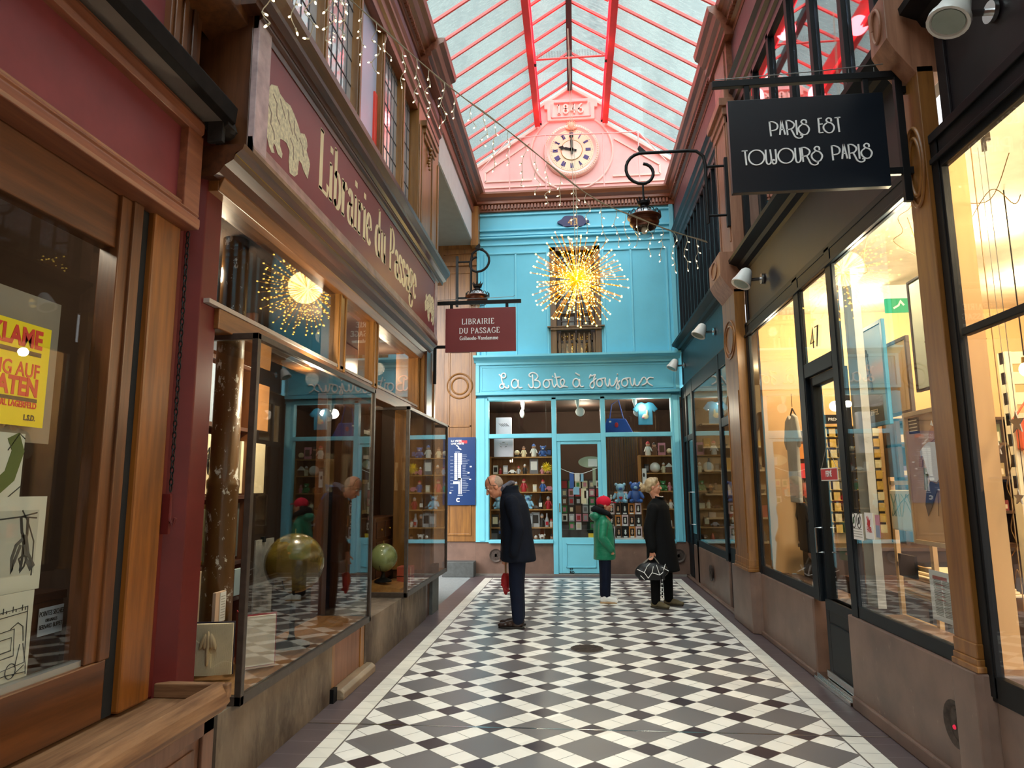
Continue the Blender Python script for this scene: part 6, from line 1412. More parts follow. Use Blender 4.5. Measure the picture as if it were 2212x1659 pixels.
# ================================================================ inside the toy shop
TW = paint('toyshop_dark_wall', '3a261c', .8)
struct('wall_inner', MB().box(-2.6, 2.6, 15.9, 16, 0, 3.5).box(-2.6, -2.5, 13.1, 16, 0, 3.5).box(2.4, 2.5, 13.1, 16, 0, 3.5), TW)
struct('ceiling', B(-2.6, 2.6, 13.1, 16, 3.35, 3.45), TW)
struct('floor', B(-2.6, 2.6, 13.1, 16, -.1, .02), paint('toyshop_floor', '4a3a30', .6))
ORD = ('first', 'second', 'third', 'fourth', 'fifth', 'sixth', 'seventh', 'eighth', 'ninth')
SHZ = [.48, .85, 1.19, 1.52, 1.86, 2.19]
SHN = ['lowest shelf', 'second shelf', 'third shelf', 'fourth shelf', 'fifth shelf', 'top']
def cabinet(lab, x0, x1, y0):
    t = thing('toy_cabinet', lab, 'cabinet', ((x0+x1)/2, y0+.2, .02))
    B(x0, x1, y0+.36, y0+.4, .02, 2.2).build('back', W_PINE, t)
    for x in (x0, x1-.03): B(x, x+.03, y0, y0+.36, .02, 2.2).build('side', W_PINE, t)
    for z in SHZ: B(x0+.03, x1-.03, y0, y0+.36, z-.022, z).build('shelf', W_PINE, t)
    return t
cabinet('wide pine toy cabinet inside the left window of the toy shop', -1.66, -.42, 13.2)
cabinet('narrow pine toy cabinet inside the right window of the toy shop', 1.22, 1.88, 13.2)
TC = {'red': 'b82430', 'blue': '2f5fa8', 'white': 'ece8e0', 'black': '1c1a1a', 'pale blue': '8cc0dc', 'yellow': 'e8c83a', 'green': '3a8a4a', 'brown': '6b4630', 'silver': 'b4b4b8', 'pink': 'd88a9a', 'cream': 'e6d8b4', 'orange': 'd8843a', 'grey': '77777a'}
def tm(c): return paint('toy_'+c.replace(' ', '_'), TC[c], .45, .08)
SKIN_T = paint('toy_face', 'e0b090', .5)
def toy(kind, c1, c2, x, y, z, lab, h=.2, grp=None):
    t = thing('toy_'+kind, lab, {'figure': 'toy figure', 'box': 'toy box', 'bear': 'soft toy', 'bottle': 'bottle', 'car': 'toy car', 'globe': 'snow globe', 'house': 'toy house', 'ball': 'ball'}[kind], (x, y, z), grp)
    s = h/.2
    if kind == 'figure':
        MB().lathe([(0, 0), (.035*s, 0), (.04*s, .03*s), (.028*s, .09*s), (.02*s, .125*s), (0, .128*s)], (x, y, z), n=14).build('body', tm(c1), t, True)
        MB().ball((x, y, z+.15*s), .028*s, 12, 8).build('head', SKIN_T, t, True)
        MB().lathe([(.03*s, 0), (.022*s, .02*s), (.008*s, .035*s), (0, .036*s)], (x, y, z+.16*s), n=12).build('hat', tm(c2), t, True)
        for q in (-1, 1): MB().cap((x+q*.025*s, y, z+.115*s), (x+q*.05*s, y-.02*s, z+.06*s), .011*s, .009*s, 8).build('arm', tm(c1), t, True)
    elif kind == 'box':
        B(x-.055*s, x+.055*s, y-.03, y+.03, z, z+h).build('carton', tm(c1), t, bevel=.003)
        B(x-.04*s, x+.04*s, y-.033, y-.029, z+h*.25, z+h*.8).build('picture', tm(c2), t)
    elif kind == 'bear':
        MB().ball((x, y, z+.07*s), (.055*s, .045*s, .07*s), 14, 10).build('body', tm(c1), t, True)
        m = MB().ball((x, y-.01, z+.165*s), (.05*s, .045*s, .045*s), 14, 10)
        for q in (-1, 1): m.ball((x+q*.045*s, y, z+.2*s), .018*s, 8, 6)
        m.build('head', tm(c1), t, True)
        m = MB().ball((x, y-.05*s, z+.155*s), (.02*s, .015*s, .015*s), 8, 6); m.build('muzzle', tm(c2), t, True)
        for q in (-1, 1):
            MB().cap((x+q*.05*s, y-.01, z+.105*s), (x+q*.075*s, y-.035*s, z+.055*s), .018*s, .016*s, 8).build('arm', tm(c1), t, True)
            MB().cap((x+q*.03*s, y-.02*s, z+.02*s), (x+q*.05*s, y-.07*s, z+.018*s), .02*s, .02*s, 8).build('leg', tm(c1), t, True)
    elif kind == 'bottle':
        MB().lathe([(0, 0), (.028*s, 0), (.03*s, .1*s), (.012*s, .15*s), (.012*s, .2*s), (0, .2*s)], (x, y, z), n=14).build('glass', tm(c1), t, True); B(x-.02*s, x+.02*s, y-.031*s, y-.026*s, z+.03*s, z+.08*s).build('paper_label', tm(c2), t)
    elif kind == 'car':
        MB().prism([(x-.08*s, z+.02), (x+.08*s, z+.02), (x+.08*s, z+.05*s), (x+.045*s, z+.055*s), (x+.025*s, z+.085*s), (x-.035*s, z+.085*s), (x-.055*s, z+.055*s), (x-.08*s, z+.05*s)], 'Y', y-.035*s, y+.035*s).build('body', tm(c1), t, bevel=.004)
        for q in (-1, 1): MB().lathe([(0, -.038*s), (.02*s, -.038*s), (.02*s, .038*s), (0, .038*s)], (x+q*.048*s, y, z+.02*s), 'Y', 12).build('wheel', tm('black'), t, True)
    elif kind == 'globe':
        MB().lathe([(0, 0), (.045*s, 0), (.04*s, .04*s), (0, .04*s)], (x, y, z), n=16).build('base', tm(c2), t, True); MB().ball((x, y, z+.085*s), .052*s, 14, 10).build('dome', tm(c1), t, True)
    elif kind == 'house':
        B(x-.06*s, x+.06*s, y-.04, y+.04, z, z+.11*s).build('wall', tm(c1), t); MB().prism([(x-.075*s, z+.11*s), (x+.075*s, z+.11*s), (x, z+.19*s)], 'Y', y-.05, y+.05).build('roof', tm(c2), t)
    else: MB().ball((x, y, z+h/2), h/2, 20, 12).build('ball', tm(c1), t, True)
    return t
L = [  # (shelf, items: kind, colour, second colour, height, x)
 (5, [('box', 'white', 'silver', .36, -1.42), ('globe', 'cream', 'black', .2, -1.13), ('figure', 'cream', 'brown', .22, -1.0), ('figure', 'white', 'blue', .26, -.8), ('bear', 'blue', 'white', .2, -.62), ('box', 'black', 'blue', .16, -.5)]),
 (4, [('box', 'white', 'black', .17, -1.55), ('figure', 'red', 'red', .13, -1.46), ('box', 'silver', 'white', .17, -1.36), ('car', 'white', 'red', .2, -1.22), ('figure', 'silver', 'red', .16, -1.1), ('figure', 'black', 'white', .2, -.98), ('box', 'grey', 'white', .3, -.8), ('figure', 'pink', 'white', .16, -.64), ('car', 'pink', 'silver', .17, -.54)]),
 (3, [('figure', 'green', 'silver', .2, -1.15), ('figure', 'red', 'red', .26, -1.0), ('box', 'cream', 'white', .14, -.79), ('figure', 'blue', 'red', .24, -.63), ('car', 'pink', 'white', .24, -.5)]),
 (2, [('bear', 'pale blue', 'white', .24, -1.5), ('bear', 'pale blue', 'blue', .26, -.92), ('car', 'grey', 'black', .16, -.78), ('bottle', 'black', 'white', .3, -.68), ('figure', 'red', 'silver', .25, -.53)]),
 (1, [('box', 'black', 'cream', .24, -1.56), ('figure', 'silver', 'cream', .22, -1.44), ('globe', 'brown', 'silver', .22, -1.3), ('box', 'grey', 'silver', .26, -.9), ('box', 'silver', 'black', .28, -.78), ('figure', 'black', 'silver', .26, -.66), ('bottle', 'silver', 'red', .26, -.56), ('figure', 'white', 'red', .16, -.48)]),
 (0, [('box', 'black', 'grey', .32, -1.58), ('box', 'blue', 'black', .3, -1.45), ('bear', 'blue', 'white', .22, -1.32), ('globe', 'brown', 'brown', .26, -.88), ('figure', 'blue', 'white', .22, -.78), ('bear', 'white', 'brown', .22, -.66), ('globe', 'cream', 'pink', .18, -.55), ('figure', 'silver', 'black', .24, -.47)])]
for sh, its in L:
    for i, (k, a, b, h, x) in enumerate(its):
        toy(k, a, b, x, 13.3+.02*(i % 3), SHZ[sh], '%s %s with %s detail, %s from left, %s of wide pine cabinet' % (a, k, b, ORD[i], SHN[sh]), h, 'toys in the wide pine cabinet')
R_ = [(5, [('figure', 'white', 'red', .28, 1.4), ('figure', 'brown', 'black', .26, 1.52), ('box', 'pink', 'brown', .24, 1.66), ('globe', 'cream', 'brown', .2, 1.8)]),
 (4, [('box', 'black', 'grey', .17, 1.36), ('ball', 'white', 'black', .2, 1.52), ('figure', 'cream', 'white', .2, 1.68), ('house', 'brown', 'white', .2, 1.78)]),
 (3, [('figure', 'brown', 'brown', .17, 1.4), ('figure', 'orange', 'brown', .15, 1.5), ('bear', 'green', 'white', .18, 1.66), ('figure', 'pink', 'pink', .17, 1.78)]),
 (2, [('car', 'brown', 'cream', .16, 1.4), ('figure', 'cream', 'brown', .18, 1.55), ('house', 'cream', 'brown', .19, 1.68), ('figure', 'white', 'orange', .18, 1.79)]),
 (1, [('car', 'silver', 'black', .2, 1.45), ('box', 'brown', 'cream', .2, 1.6), ('box', 'white', 'cream', .12, 1.76)]),
 (0, [('box', 'brown', 'black', .24, 1.45), ('bear', 'brown', 'cream', .22, 1.65)])]
for sh, its in R_:
    for i, (k, a, b, h, x) in enumerate(its):
        toy(k, a, b, x, 13.3, SHZ[sh], '%s %s with %s detail, %s from left, %s of narrow pine cabinet' % (a, k, b, ORD[i], SHN[sh]), h, 'toys in the narrow pine cabinet')
# stacked window boxes with dark pictures, low in the right window
PKF = paint('pale_pink_box', 'e6c8cc', .5, .05)
st = thing('window_stand', 'low white display stand behind the right toy shop window', 'stand', (.95, 13.3, .02)); B(.6, 1.24, 13.1, 13.5, .02, .66).build('stand', WHITEP, st)
n = 0
for r in range(4):
    for c_ in range(5 if r < 3 else 3):
        x = .66+c_*.125; z = .66+r*.215
        o = thing('toy_window_box', '%s boxed toy, %s from left in %s of the right window stack' % (('pale pink', 'brown', 'dark', 'orange-brown')[(r*2+c_) % 4], ORD[c_], ('the bottom row', 'the second row', 'the third row', 'the top row')[r]), 'toy box', (x, 13.15, z), 'boxed toys stacked in the right window')
        B(x-.058, x+.058, 13.12, 13.2, z, z+.205).build('carton', (PKF, tm('brown'), tm('black'), tm('orange'))[(r*2+c_) % 4], o, bevel=.003)
        B(x-.038, x+.038, 13.116, 13.12, z+.04, z+.17).build('window', tm('black'), o); MB().ball((x, 13.114, z+.09), (.02, .008, .035), 8, 6).ball((x, 13.114, z+.135), (.017, .008, .016), 8, 6).build('doll', SKIN_T if c_ % 2 else tm('white'), o, True)
        B(x-.035, x+.035, 13.115, 13.12, z+.005, z+.028).build('caption_strip', WHITEP, o)
toy('bear', 'pale blue', 'blue', .84, 13.16, 1.305, 'sitting turquoise plush bear on top of the stacked boxes in the right window', .34)
MB_ = bpy.data.objects
b_ = [o for o in COL.objects if o.name.startswith('toy_bear')][-1]
hm = MB(); hm.ball((.825, 13.05, 1.4), (.022, .012, .022), 10, 8).ball((.855, 13.05, 1.4), (.022, .012, .022), 10, 8).slab([(.805, 13.045, 1.395), (.875, 13.045, 1.395), (.84, 13.045, 1.355)], (0, .015, 0)); hm.build('heart', tm('red'), b_, True)
toy('bear', 'blue', 'pale blue', 1.12, 13.16, 1.305, 'slate blue plush bear standing right of the turquoise one', .36)
t = thing('name_strip', 'tall white cardboard strip with a black mark in the right toy shop window', 'sign', (1.22, 13.08, 1.3)); q0, q1 = atY(1387, 1012, 13.08), atY(1395, 1048, 13.08); B(q0.x, q1.x+.02, 13.08, 13.085, q1.z, q0.z).build('strip', WHITEP, t); MB().ball(((q0.x+q1.x)/2, 13.078, q0.z-.12), (.02, .004, .04), 8, 6).build('mark', BLK, t)
# curtain of dark gold tinsel
t = thing('tinsel_curtain', 'dark curtain of gold tinsel strips hanging behind the right window', 'curtain', (.95, 14.3, .6)); rr = random.Random(21)
for i in range(46):
    x = .55+i*.0165; w = rr.uniform(.004, .009)
    MB().ribbon([(x, 2.75), (x+rr.uniform(-.006, .006), 1.9), (x+rr.uniform(-.01, .01), 1.0)], w*2, (0, 14.3+rr.uniform(-.03, .03), 0), (1, 0, 0), (0, 0, 1), (0, .004, 0)).build('strip', (paint('tinsel_gold', '6b5526', .3, .2, 40, .9), paint('tinsel_black', '1a1512', .4))[i % 3 > 0], t)
t = thing('greeting_rack', 'dark rack for cards standing inside the toy shop door', 'rack', (.08, 13.6, .02)); B(-.42, .56, 13.62, 13.68, .02, 1.75).build('panel', tm('black'), t)
cc_ = ['white', 'cream', 'red', 'brown', 'silver', 'grey', 'green', 'black', 'pink']
for r in range(6):
    B(-.42, .56, 13.58, 13.63, .78+r*.16-.012, .78+r*.16).build('card_rail', tm('black'), t)
    for c_ in range(7):
        x = -.36+c_*.135; z = .78+r*.16; k = cc_[(r*5+c_*3+(r*c_) % 4) % 9]
        if r == 0 and c_ in (1, 4): continue
        o = thing('greeting_card', '%s card, %s from left in %s row of the toy shop door rack' % (k, ORD[c_], ('bottom', 'second', 'third', 'fourth', 'fifth', 'top')[r]), 'card', (x, 13.59, z), 'cards in the rack behind the door')
        B(x-.052, x+.052, 13.585, 13.592, z, z+.145).build('card', tm(k), o)
        B(x-.03, x+.03, 13.582, 13.585, z+.03, z+.11).build('picture', tm(cc_[(r+c_*2+4) % 9]), o)
lt = thing('garland', 'white string with small prints and a blue charm pegged inside the toy shop door', 'garland', (.08, 13.0, 1.5))
g0, g1, g2 = atY(1208, 1011, 13.0), atY(1250, 1024, 13.0), atY(1297, 1008, 13.0)
MB().tube(smooth_pts([g0, g1, g2], 8), .006, 6).build('string', WHITEP, lt, True)
for i, (px, py, w, h, cl) in enumerate(((1230, 1020, 9, 34, 'blue'), (1241, 1022, 13, 17, 'white'), (1252, 1022, 8, 18, 'pale blue'), (1238, 1052, 13, 16, 'pale blue'), (1255, 1055, 11, 32, 'cream'), (1262, 1060, 8, 16, 'white'))):
    q = atY(px, py, 13.0); s = 12.97/1468; B(q.x, q.x+w*s, 13.0, 13.006, q.z-h*s, q.z).build('hanging_card', tm(cl), lt)
t = thing('oval_sign', 'pale green oval board with a white note inside the toy shop door', 'sign', (.33, 13.3, 1.7)); q = atY(1276, 998, 13.3); m = MB(); m.slab([(q.x+.24*math.cos(a), 13.3, q.z+.11*math.sin(a)) for a in [2*PI*i/28 for i in range(28)]], (0, .02, 0)).build('board', paint('pale_green_board', 'a9b49a', .6), t); B(q.x-.05, q.x+.12, 13.29, 13.3, q.z-.09, q.z+.06).build('note', WHITEP, t); B(q.x+.03, q.x+.09, 13.3, 13.32, q.z-.45, q.z-.08).build('stem', paint('pale_green_board', 'a9b49a', .6), t)
t = thing('yellow_card', 'small bright yellow card low in the toy shop door glass', 'card', (.36, 12.94, .7)); q0, q1 = atY(1271, 1152, 12.92), atY(1284, 1166, 12.92); B(q0.x, q1.x, 12.915, 12.92, q1.z, q0.z).build('card', tm('yellow'), t)
# wall spotlights, shirt and bag in the top panes
for i, (px, py) in enumerate(((1129, 872), (1247, 868), (1371, 868))):
    q = atY(px, py, 13.25); t = thing('ceiling_lamp', 'white swan-neck lamp with oval head in the %s top pane of the toy shop' % ('left', 'middle', 'right')[i], 'lamp', (q.x, 13.25, q.z-.3), 'white lamps in the toy shop window')
    MB().tube([(q.x, 13.25, 3.36), (q.x, 13.25, q.z), (q.x+.01, 13.24, q.z-.12)], [.05, .045, .02], 12).build('neck', WHITEP, t, True)
    MB().ball((q.x+(.05 if i else -.01), 13.22, q.z-.2), (.09 if i else .045, .05, .09), 16, 10).build('head', WHITEP, t, True)
t = thing('blue_shirt', 'light blue child T-shirt hung in the right top pane of the toy shop', 'shirt', (1.35, 13.12, 2.7)); q = atY(1394, 893, 13.12)
P = [(-.13, -.22), (.13, -.22), (.13, .06), (.16, .02), (.23, .08), (.14, .2), (.06, .22), (0, .19), (-.06, .22), (-.14, .2), (-.23, .08), (-.16, .02), (-.13, .06)]
MB().slab([(q.x+x*1.05, 13.12, q.z+z) for x, z in P], (0, .03, 0)).build('cloth', paint('shirt_light_blue', '4a9cc0', .8), t, bevel=.012); MB().ball((q.x, 13.115, q.z-.06), (.06, .004, .05), 12, 8).ball((q.x+.03, 13.115, q.z+.01), (.02, .004, .06), 10, 6).build('print', tm('cream'), t, True); MB().ball((q.x-.04, 13.114, q.z-.08), (.03, .004, .02), 8, 6).build('pink_patch', tm('pink'), t, True)
t = thing('tote_bag', 'royal blue fabric bag hanging in the right top pane of the toy shop', 'bag', (.86, 13.12, 2.55)); q = atY(1334, 918, 13.12); MB().slab([(q.x-.28, 13.12, q.z-.16), (q.x+.3, 13.12, q.z-.16), (q.x+.16, 13.12, q.z+.12), (q.x-.2, 13.12, q.z+.13)], (0, .06, 0)).build('bag', paint('royal_blue_cloth', '1f4a9a', .8), t, bevel=.02); MB().tube([(q.x-.15, 13.14, q.z+.1), (q.x-.1, 13.14, q.z+.4), (q.x+.03, 13.14, q.z+.48), (q.x+.12, 13.14, q.z+.1)], .012, 8).build('handle', paint('royal_blue_cloth', '1f4a9a', .8), t, True); MB().ball((q.x-.02, 13.115, q.z), (.035, .005, .05), 10, 8).build('print', tm('red'), t, True); B(q.x-.16, q.x-.12, 13.114, 13.12, q.z+.05, q.z+.08).build('tag', WHITEP, t)
for i, (p0, p1) in enumerate((((1071, 902), (1104, 934)), ((1067, 945), (1108, 976)))):
    t = thing('white_box', ('upper white gift box with slanted silver lines behind the left top pane', 'lower white gift box with a silver ring of marks on the wide pine cabinet')[i], 'box', (-1.4, 13.15, 2.2)); a, b = atY(*p0, 13.14), atY(*p1, 13.14); z0 = 2.19 if i else b.z-.09
    B(a.x, b.x, 13.15, 13.3, z0, a.z).build('carton', paint('lilac_white', 'd8d2de', .5, .03), t, bevel=.003); m = MB(); cx = (a.x+b.x)/2; cz = (a.z+b.z)/2
    for k in range(5):
        if i == 0: m.ribbon([(-.09+k*.035, .03), (-.03+k*.035, -.03)], .008, (cx, 13.15, cz), (1, 0, 0), (0, 0, 1), (0, -.003, 0))
        else: a_ = k*1.25; m.ribbon([(.08*math.cos(a_), .05*math.sin(a_)), (.08*math.cos(a_+.6), .05*math.sin(a_+.6))], .01, (cx, 13.15, cz), (1, 0, 0), (0, 0, 1), (0, -.003, 0))
    m.build('silver_marks', CHROME, t)
rb = thing('paper_star', 'spiky golden paper star hanging in the left toy shop window', 'star', (-.5, 13.08, 1.9)); q = atY(1181, 1010, 13.08); m = MB(); rr = random.Random(2)
for i in range(60):
    a = rr.uniform(0, 2*PI); e_ = math.acos(rr.uniform(-1, 1)); d = Vector((math.sin(e_)*math.cos(a), math.sin(e_)*math.sin(a), math.cos(e_))); m.tube([q, q+d*.11], [.012, .002], 5)
m.build('spikes', paint('gold_paper', 'f0d020', .4, .1, 5), rb); MB().tube([q, (q.x, q.y, 3.35)], .002, 4).build('thread', BLK, rb)

# ================================================================ gooseneck gas lanterns
def lantern(lab, x_p, y, z_top, sgn, L):
    """bracket on a wall at x_p, arm reaching towards the passage (sgn -1 from the right wall)"""
    t = thing('wall_lantern', lab, 'lantern', (x_p, y, z_top-1))
    X = lambda d: x_p+sgn*d
    MB().box(X(0)-.02, X(0)+.02, y-.03, y+.03, z_top-1.0, z_top-.12).build('wall_plate', IRON, t, bevel=.004)
    [MB().tube([(X(0), y, q), (X(.24), y, q)], .016, 8).build('strut', IRON, t, True) for q in (z_top-.22, z_top-.85)]
    P = [(X(.24), y, z_top-.95), (X(.24), y, z_top-.2), (X(.26), y, z_top-.08), (X(.34), y, z_top-.01), (X(.45), y, z_top), (X(L), y, z_top-.0)]
    cx = L+.0; R_s = .2
    P += [(X(cx+R_s*math.sin(a)), y, z_top-R_s+R_s*math.cos(a)) for a in [math.radians(q) for q in range(10, 181, 17)]]
    P += [(X(cx-.13*math.sin(a)), y, z_top-2*R_s+.13-.13*math.cos(a)) for a in [math.radians(q) for q in range(15, 181, 20)]]
    MB().tube(P, .02, 10).build('arm', IRON, t, True)
    MB().prism([(X(L+.02), z_top), (X(L+.05), z_top+.06), (X(L+.03), z_top+.1), (X(L-.05), z_top+.02)], 'Y', y-.012, y+.012).build('leaf', IRON, t)
    c = Vector((X(cx), y, z_top-2*R_s)); MB().tube([c, c-Vector((0, 0, .24))], .012, 8).build('hanger', IRON, t, True)
    z0 = c.z-.24; o = (c.x, y, z0)
    m = MB().lathe([(0, .03), (.05, .02), (.075, 0), (.07, -.03), (.045, -.05), (.05, -.07), (.09, -.09), (0, -.1)], o, n=24)
    for i in range(8): a = 2*PI*i/8; m.cap(Vector(o)+Vector((.065*math.cos(a), .065*math.sin(a), .0)), Vector(o)+Vector((.085*math.cos(a), .085*math.sin(a), .045)), .014, .006, 6)
    m.build('crown', IRON, t, True)
    MB().lathe([(.05, -.09), (.1, -.11), (.13, -.15), (.145, -.19), (0, -.19)], o, n=28).build('dome', paint('opal_dome', 'a4a8ac', .15, .05, 5, .3), t, True)
    m = MB().lathe([(.14, -.18), (.2, -.19), (.205, -.2), (.17, -.22), (.165, -.25), (.18, -.26), (.17, -.29), (.14, -.31), (.14, -.33), (.12, -.335), (.13, -.2)], o, n=36); m.build('gallery', BRONZE, t, True)
    m = MB()
    for i in range(16):
        a = 2*PI*i/16; p = Vector(o)+Vector((.195*math.cos(a), .195*math.sin(a), -.185)); tt = Vector((-math.sin(a), math.cos(a), 0))
        m.tube([p+tt*.03*math.cos(b)+Vector((0, 0, .045*math.sin(b)*(1.0))) for b in [PI*k/6 for k in range(7)]], .006, 5)
    m.build('fretwork', IRON, t, True)
    MB().lathe([(.125, -.33), (.12, -.38), (.09, -.43), (.04, -.455), (0, -.46)], o, n=24).build('globe_glass', glass('lamp_globe_glass', 'f4f6f6', .06, 4), t, True)
    MB().ball((c.x, y, z0-.36), (.04, .04, .05), 12, 8).build('bulb', paint('opal_bulb', 'e8e4da', .3), t, True)
    return t
lantern('black gooseneck lantern with bronze gallery on the far right pier', 1.9, 8.0, 5.68, -1, 1.0)
lantern('black gooseneck lantern half hidden behind the maroon hanging sign', -1.93, 11.0, 5.62, 1, .35)

# ================================================================ starburst light
SC = atY(1246, 605, 10.0)
sbt = thing('starburst_light', 'big golden starburst of wire rods tipped with glowing bulbs before the blue wall', 'light', tuple(SC))
GOLDW = NT('glowing_gold_wire'); p_ = GOLDW.bsdf(lin('c98a14'), .3, .6, Emission_Color=lin('ffa000'), Emission_Strength=.26); GOLDWM = GOLDW.done(p_)  # emission puts the glow of the bulbs into the wires themselves
BULBM = emit('starburst_bulb', 'ffcf5c', 5.0)
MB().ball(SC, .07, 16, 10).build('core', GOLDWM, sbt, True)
rr = random.Random(5); N = 170; rest = MB(); restb = MB()
for i in range(N):
    z = 1-2*(i+.5)/N; a = i*2.39996+rr.uniform(-.2, .2); r = math.sqrt(1-z*z); d = Vector((r*math.cos(a), r*math.sin(a), z)); d.normalize(); Lr = rr.choice((.5, .62, .7, .74, .77))*rr.uniform(.94, 1.03)
    e_ = SC+d*Lr
    if i < 100: rm, bm_ = MB(), MB()
    else: rm, bm_ = rest, restb
    rm.tube([SC, e_], .0042, 5, True)
    if i >= 100:
        for f_ in (.3, .48, .66, .84, 1.0): bm_.ball(SC+d*Lr*f_, .013 if f_ == 1 else .009, 8, 5)
    else:
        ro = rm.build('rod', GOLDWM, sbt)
        if i == 0: bl0 = MB().ball((0, 0, 0), .011, 8, 6).build('bulb', BULBM, ro, True); bl0.location = SC-ORG[sbt]; bl0.data.transform(Matrix.Translation(ORG[ro]))
        for f_ in (.36, .6, .8, 1.0):
            bo = bl0.copy(); link(bo); bo.parent = ro; bo.location = d*Lr*f_; bo.scale = (1.15,)*3 if f_ == 1 else (.85,)*3
bpy.data.objects.remove(bl0, do_unlink=True)
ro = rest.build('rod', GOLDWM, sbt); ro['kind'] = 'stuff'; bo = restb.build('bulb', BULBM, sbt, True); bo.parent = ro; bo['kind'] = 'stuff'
WIRE = paint('pale_cable', 'b8aa90', .5, .1)
m = MB(); m.tube([SC, SC+Vector((-.02, 0, .9)), (SC.x-.06, SC.y, 8.9)], .004, 5); m.tube([SC, SC+Vector((.03, 0, .9)), (SC.x-.05, SC.y, 8.9)], .003, 5); m.build('suspension_wire', WIRE, sbt)

# ================================================================ icicle fairy lights
FB = emit('fairy_bulb', 'ffe6b0', 3.2); FSK = paint('fairy_socket', 'd8ccb0', .4)
def icicles(nm, lab, path, spacing, rng, drop, off=0):
    t = thing(nm, lab, 'string lights', tuple(path[0])); rr = random.Random(rng)
    P = smooth_pts(path, 8); m = MB(); m.tube(P, .006, 6); m.tube([p+Vector((0, .02, .012*math.sin(i*.7)+.012)) for i, p in enumerate(P)], .004, 5); m.build('main_cable', paint('string_cable', '8f8068', .5), t, True)
    Lc = [0]
    for a, b in zip(P[:-1], P[1:]): Lc.append(Lc[-1]+(b-a).length)
    bm_ = MB(); bm_.ball((0, 0, -.014), (.006, .006, .018), 8, 6); bulb0 = None
    s = spacing*.5+off; k = 0
    while s < Lc[-1]:
        j = max(i for i in range(len(Lc)) if Lc[i] <= s); j = min(j, len(P)-2); q = P[j].lerp(P[j+1], (s-Lc[j])/(Lc[j+1]-Lc[j]+1e-6))
        D = drop[0]+(drop[1]-drop[0])*rr.random(); n = max(2, int(D/.075)); st_ = [q]
        for i in range(n): st_.append(q+Vector((rr.uniform(-.03, .03)+.02*math.sin(i*1.7+k), rr.uniform(-.02, .02), -D*(i+1)/n)))
        w = MB().tube(smooth_pts(st_, 3), .003, 5).build('drop_wire', WIRE, t, True)
        for i, p in enumerate(st_[1:]):
            R = Matrix.Rotation(rr.uniform(-1.3, 1.3), 4, 'Y') @ Matrix.Rotation(rr.uniform(-.8, .8), 4, 'X')
            if bulb0 is None:
                me = bpy.data.meshes.new('bulb'); b0 = MB(); b0.k = 0; b0.tube([(0, 0, 0), (0, 0, -.022)], .0055, 6); b0.k = 1; b0.ball((0, 0, -.03), (.0065, .0065, .013), 8, 6)
                me.from_pydata(b0.v, [], b0.f); me.materials.append(FSK); me.materials.append(FB); me.polygons.foreach_set('material_index', b0.mi); me.polygons.foreach_set('use_smooth', [True]*len(me.polygons)); bulb0 = me
            o = bpy.data.objects.new('bulb', bulb0); link(o); o.parent = w; o.matrix_local = Matrix.Translation(p-Vector(path[0])) @ R
        s += spacing*rr.uniform(.75, 1.25); k += 1
    return t
path = [atY(px, py, Y) for px, py, Y in ((700, -60, 5.2), (760, 2, 5.5), (960, 178, 6.2), (1120, 300, 6.8), (1270, 420, 7.3), (1400, 480, 7.7), (1528, 524, 8.0))]
icicles('icicle_lights', 'long string of warm icicle lights sagging across the passage to the right lantern', path, .175, 3, (.18, .55))
path = [atX(px, py, -1.62) for px, py in ((560, -90), (640, -30), (700, 60), (760, 170))]
path = [atX(px, py, -1.58) for px, py in ((560, -110), (640, -70), (700, -50), (750, -40))]
icicles('icicle_lights', 'short string of warm icicle lights before the leaded windows above the maroon signboard', path, .34, 9, (.3, .55))
def window_lights(lab, pts, rng, X=2.2):
    t = thing('fairy_lights', lab, 'string lights', (X, pts[0][1], pts[0][2])); rr = random.Random(rng)
    P = smooth_pts(pts, 6); MB().tube(P, .0022, 5).build('wire', paint('copper_wire', '8a6a3a', .4, .1, 5, .7), t, True); me = None
    for i in range(2, len(P), 4):
        m = MB().ball((0, 0, 0), (.008, .008, .012), 8, 6) if me is None else None
        if me is None: me = m.build('bulb', FB, t, True); me.location = P[i]-ORG[t]; first = me
        else: o = first.copy(); link(o); o.parent = t; o.location = P[i]-ORG[t]
    return t
def wx(px, py, X=2.2): return atX(px, py, X)
window_lights('fairy lights on thin wire looping down the right edge of the nearest window', [wx(2178, 960), wx(2185, 1000), wx(2175, 1050), wx(2190, 1090), wx(2184, 1140), wx(2196, 1180), wx(2172, 1225), wx(2176, 1262), wx(2190, 1265), wx(2197, 1230), wx(2208, 1262)], 1)
window_lights('fairy lights scattered high behind the nearest right window', [wx(2180, 330), wx(2140, 430), wx(2075, 440), wx(2095, 465), wx(2085, 495), wx(2140, 410), wx(2190, 440), wx(2205, 420)], 2)
window_lights('fairy lights hanging from the top of the window beside the near pilaster', [wx(1978, 420), wx(1965, 450), wx(1940, 470), wx(1950, 500), wx(1930, 520), wx(1965, 545), wx(1985, 545), wx(1960, 470)], 3)
window_lights('fairy lights hanging in the window left of the near pilaster', [wx(1888, 480), wx(1872, 520), wx(1866, 560), wx(1870, 590), wx(1805, 590), wx(1825, 560), wx(1850, 490)], 4)
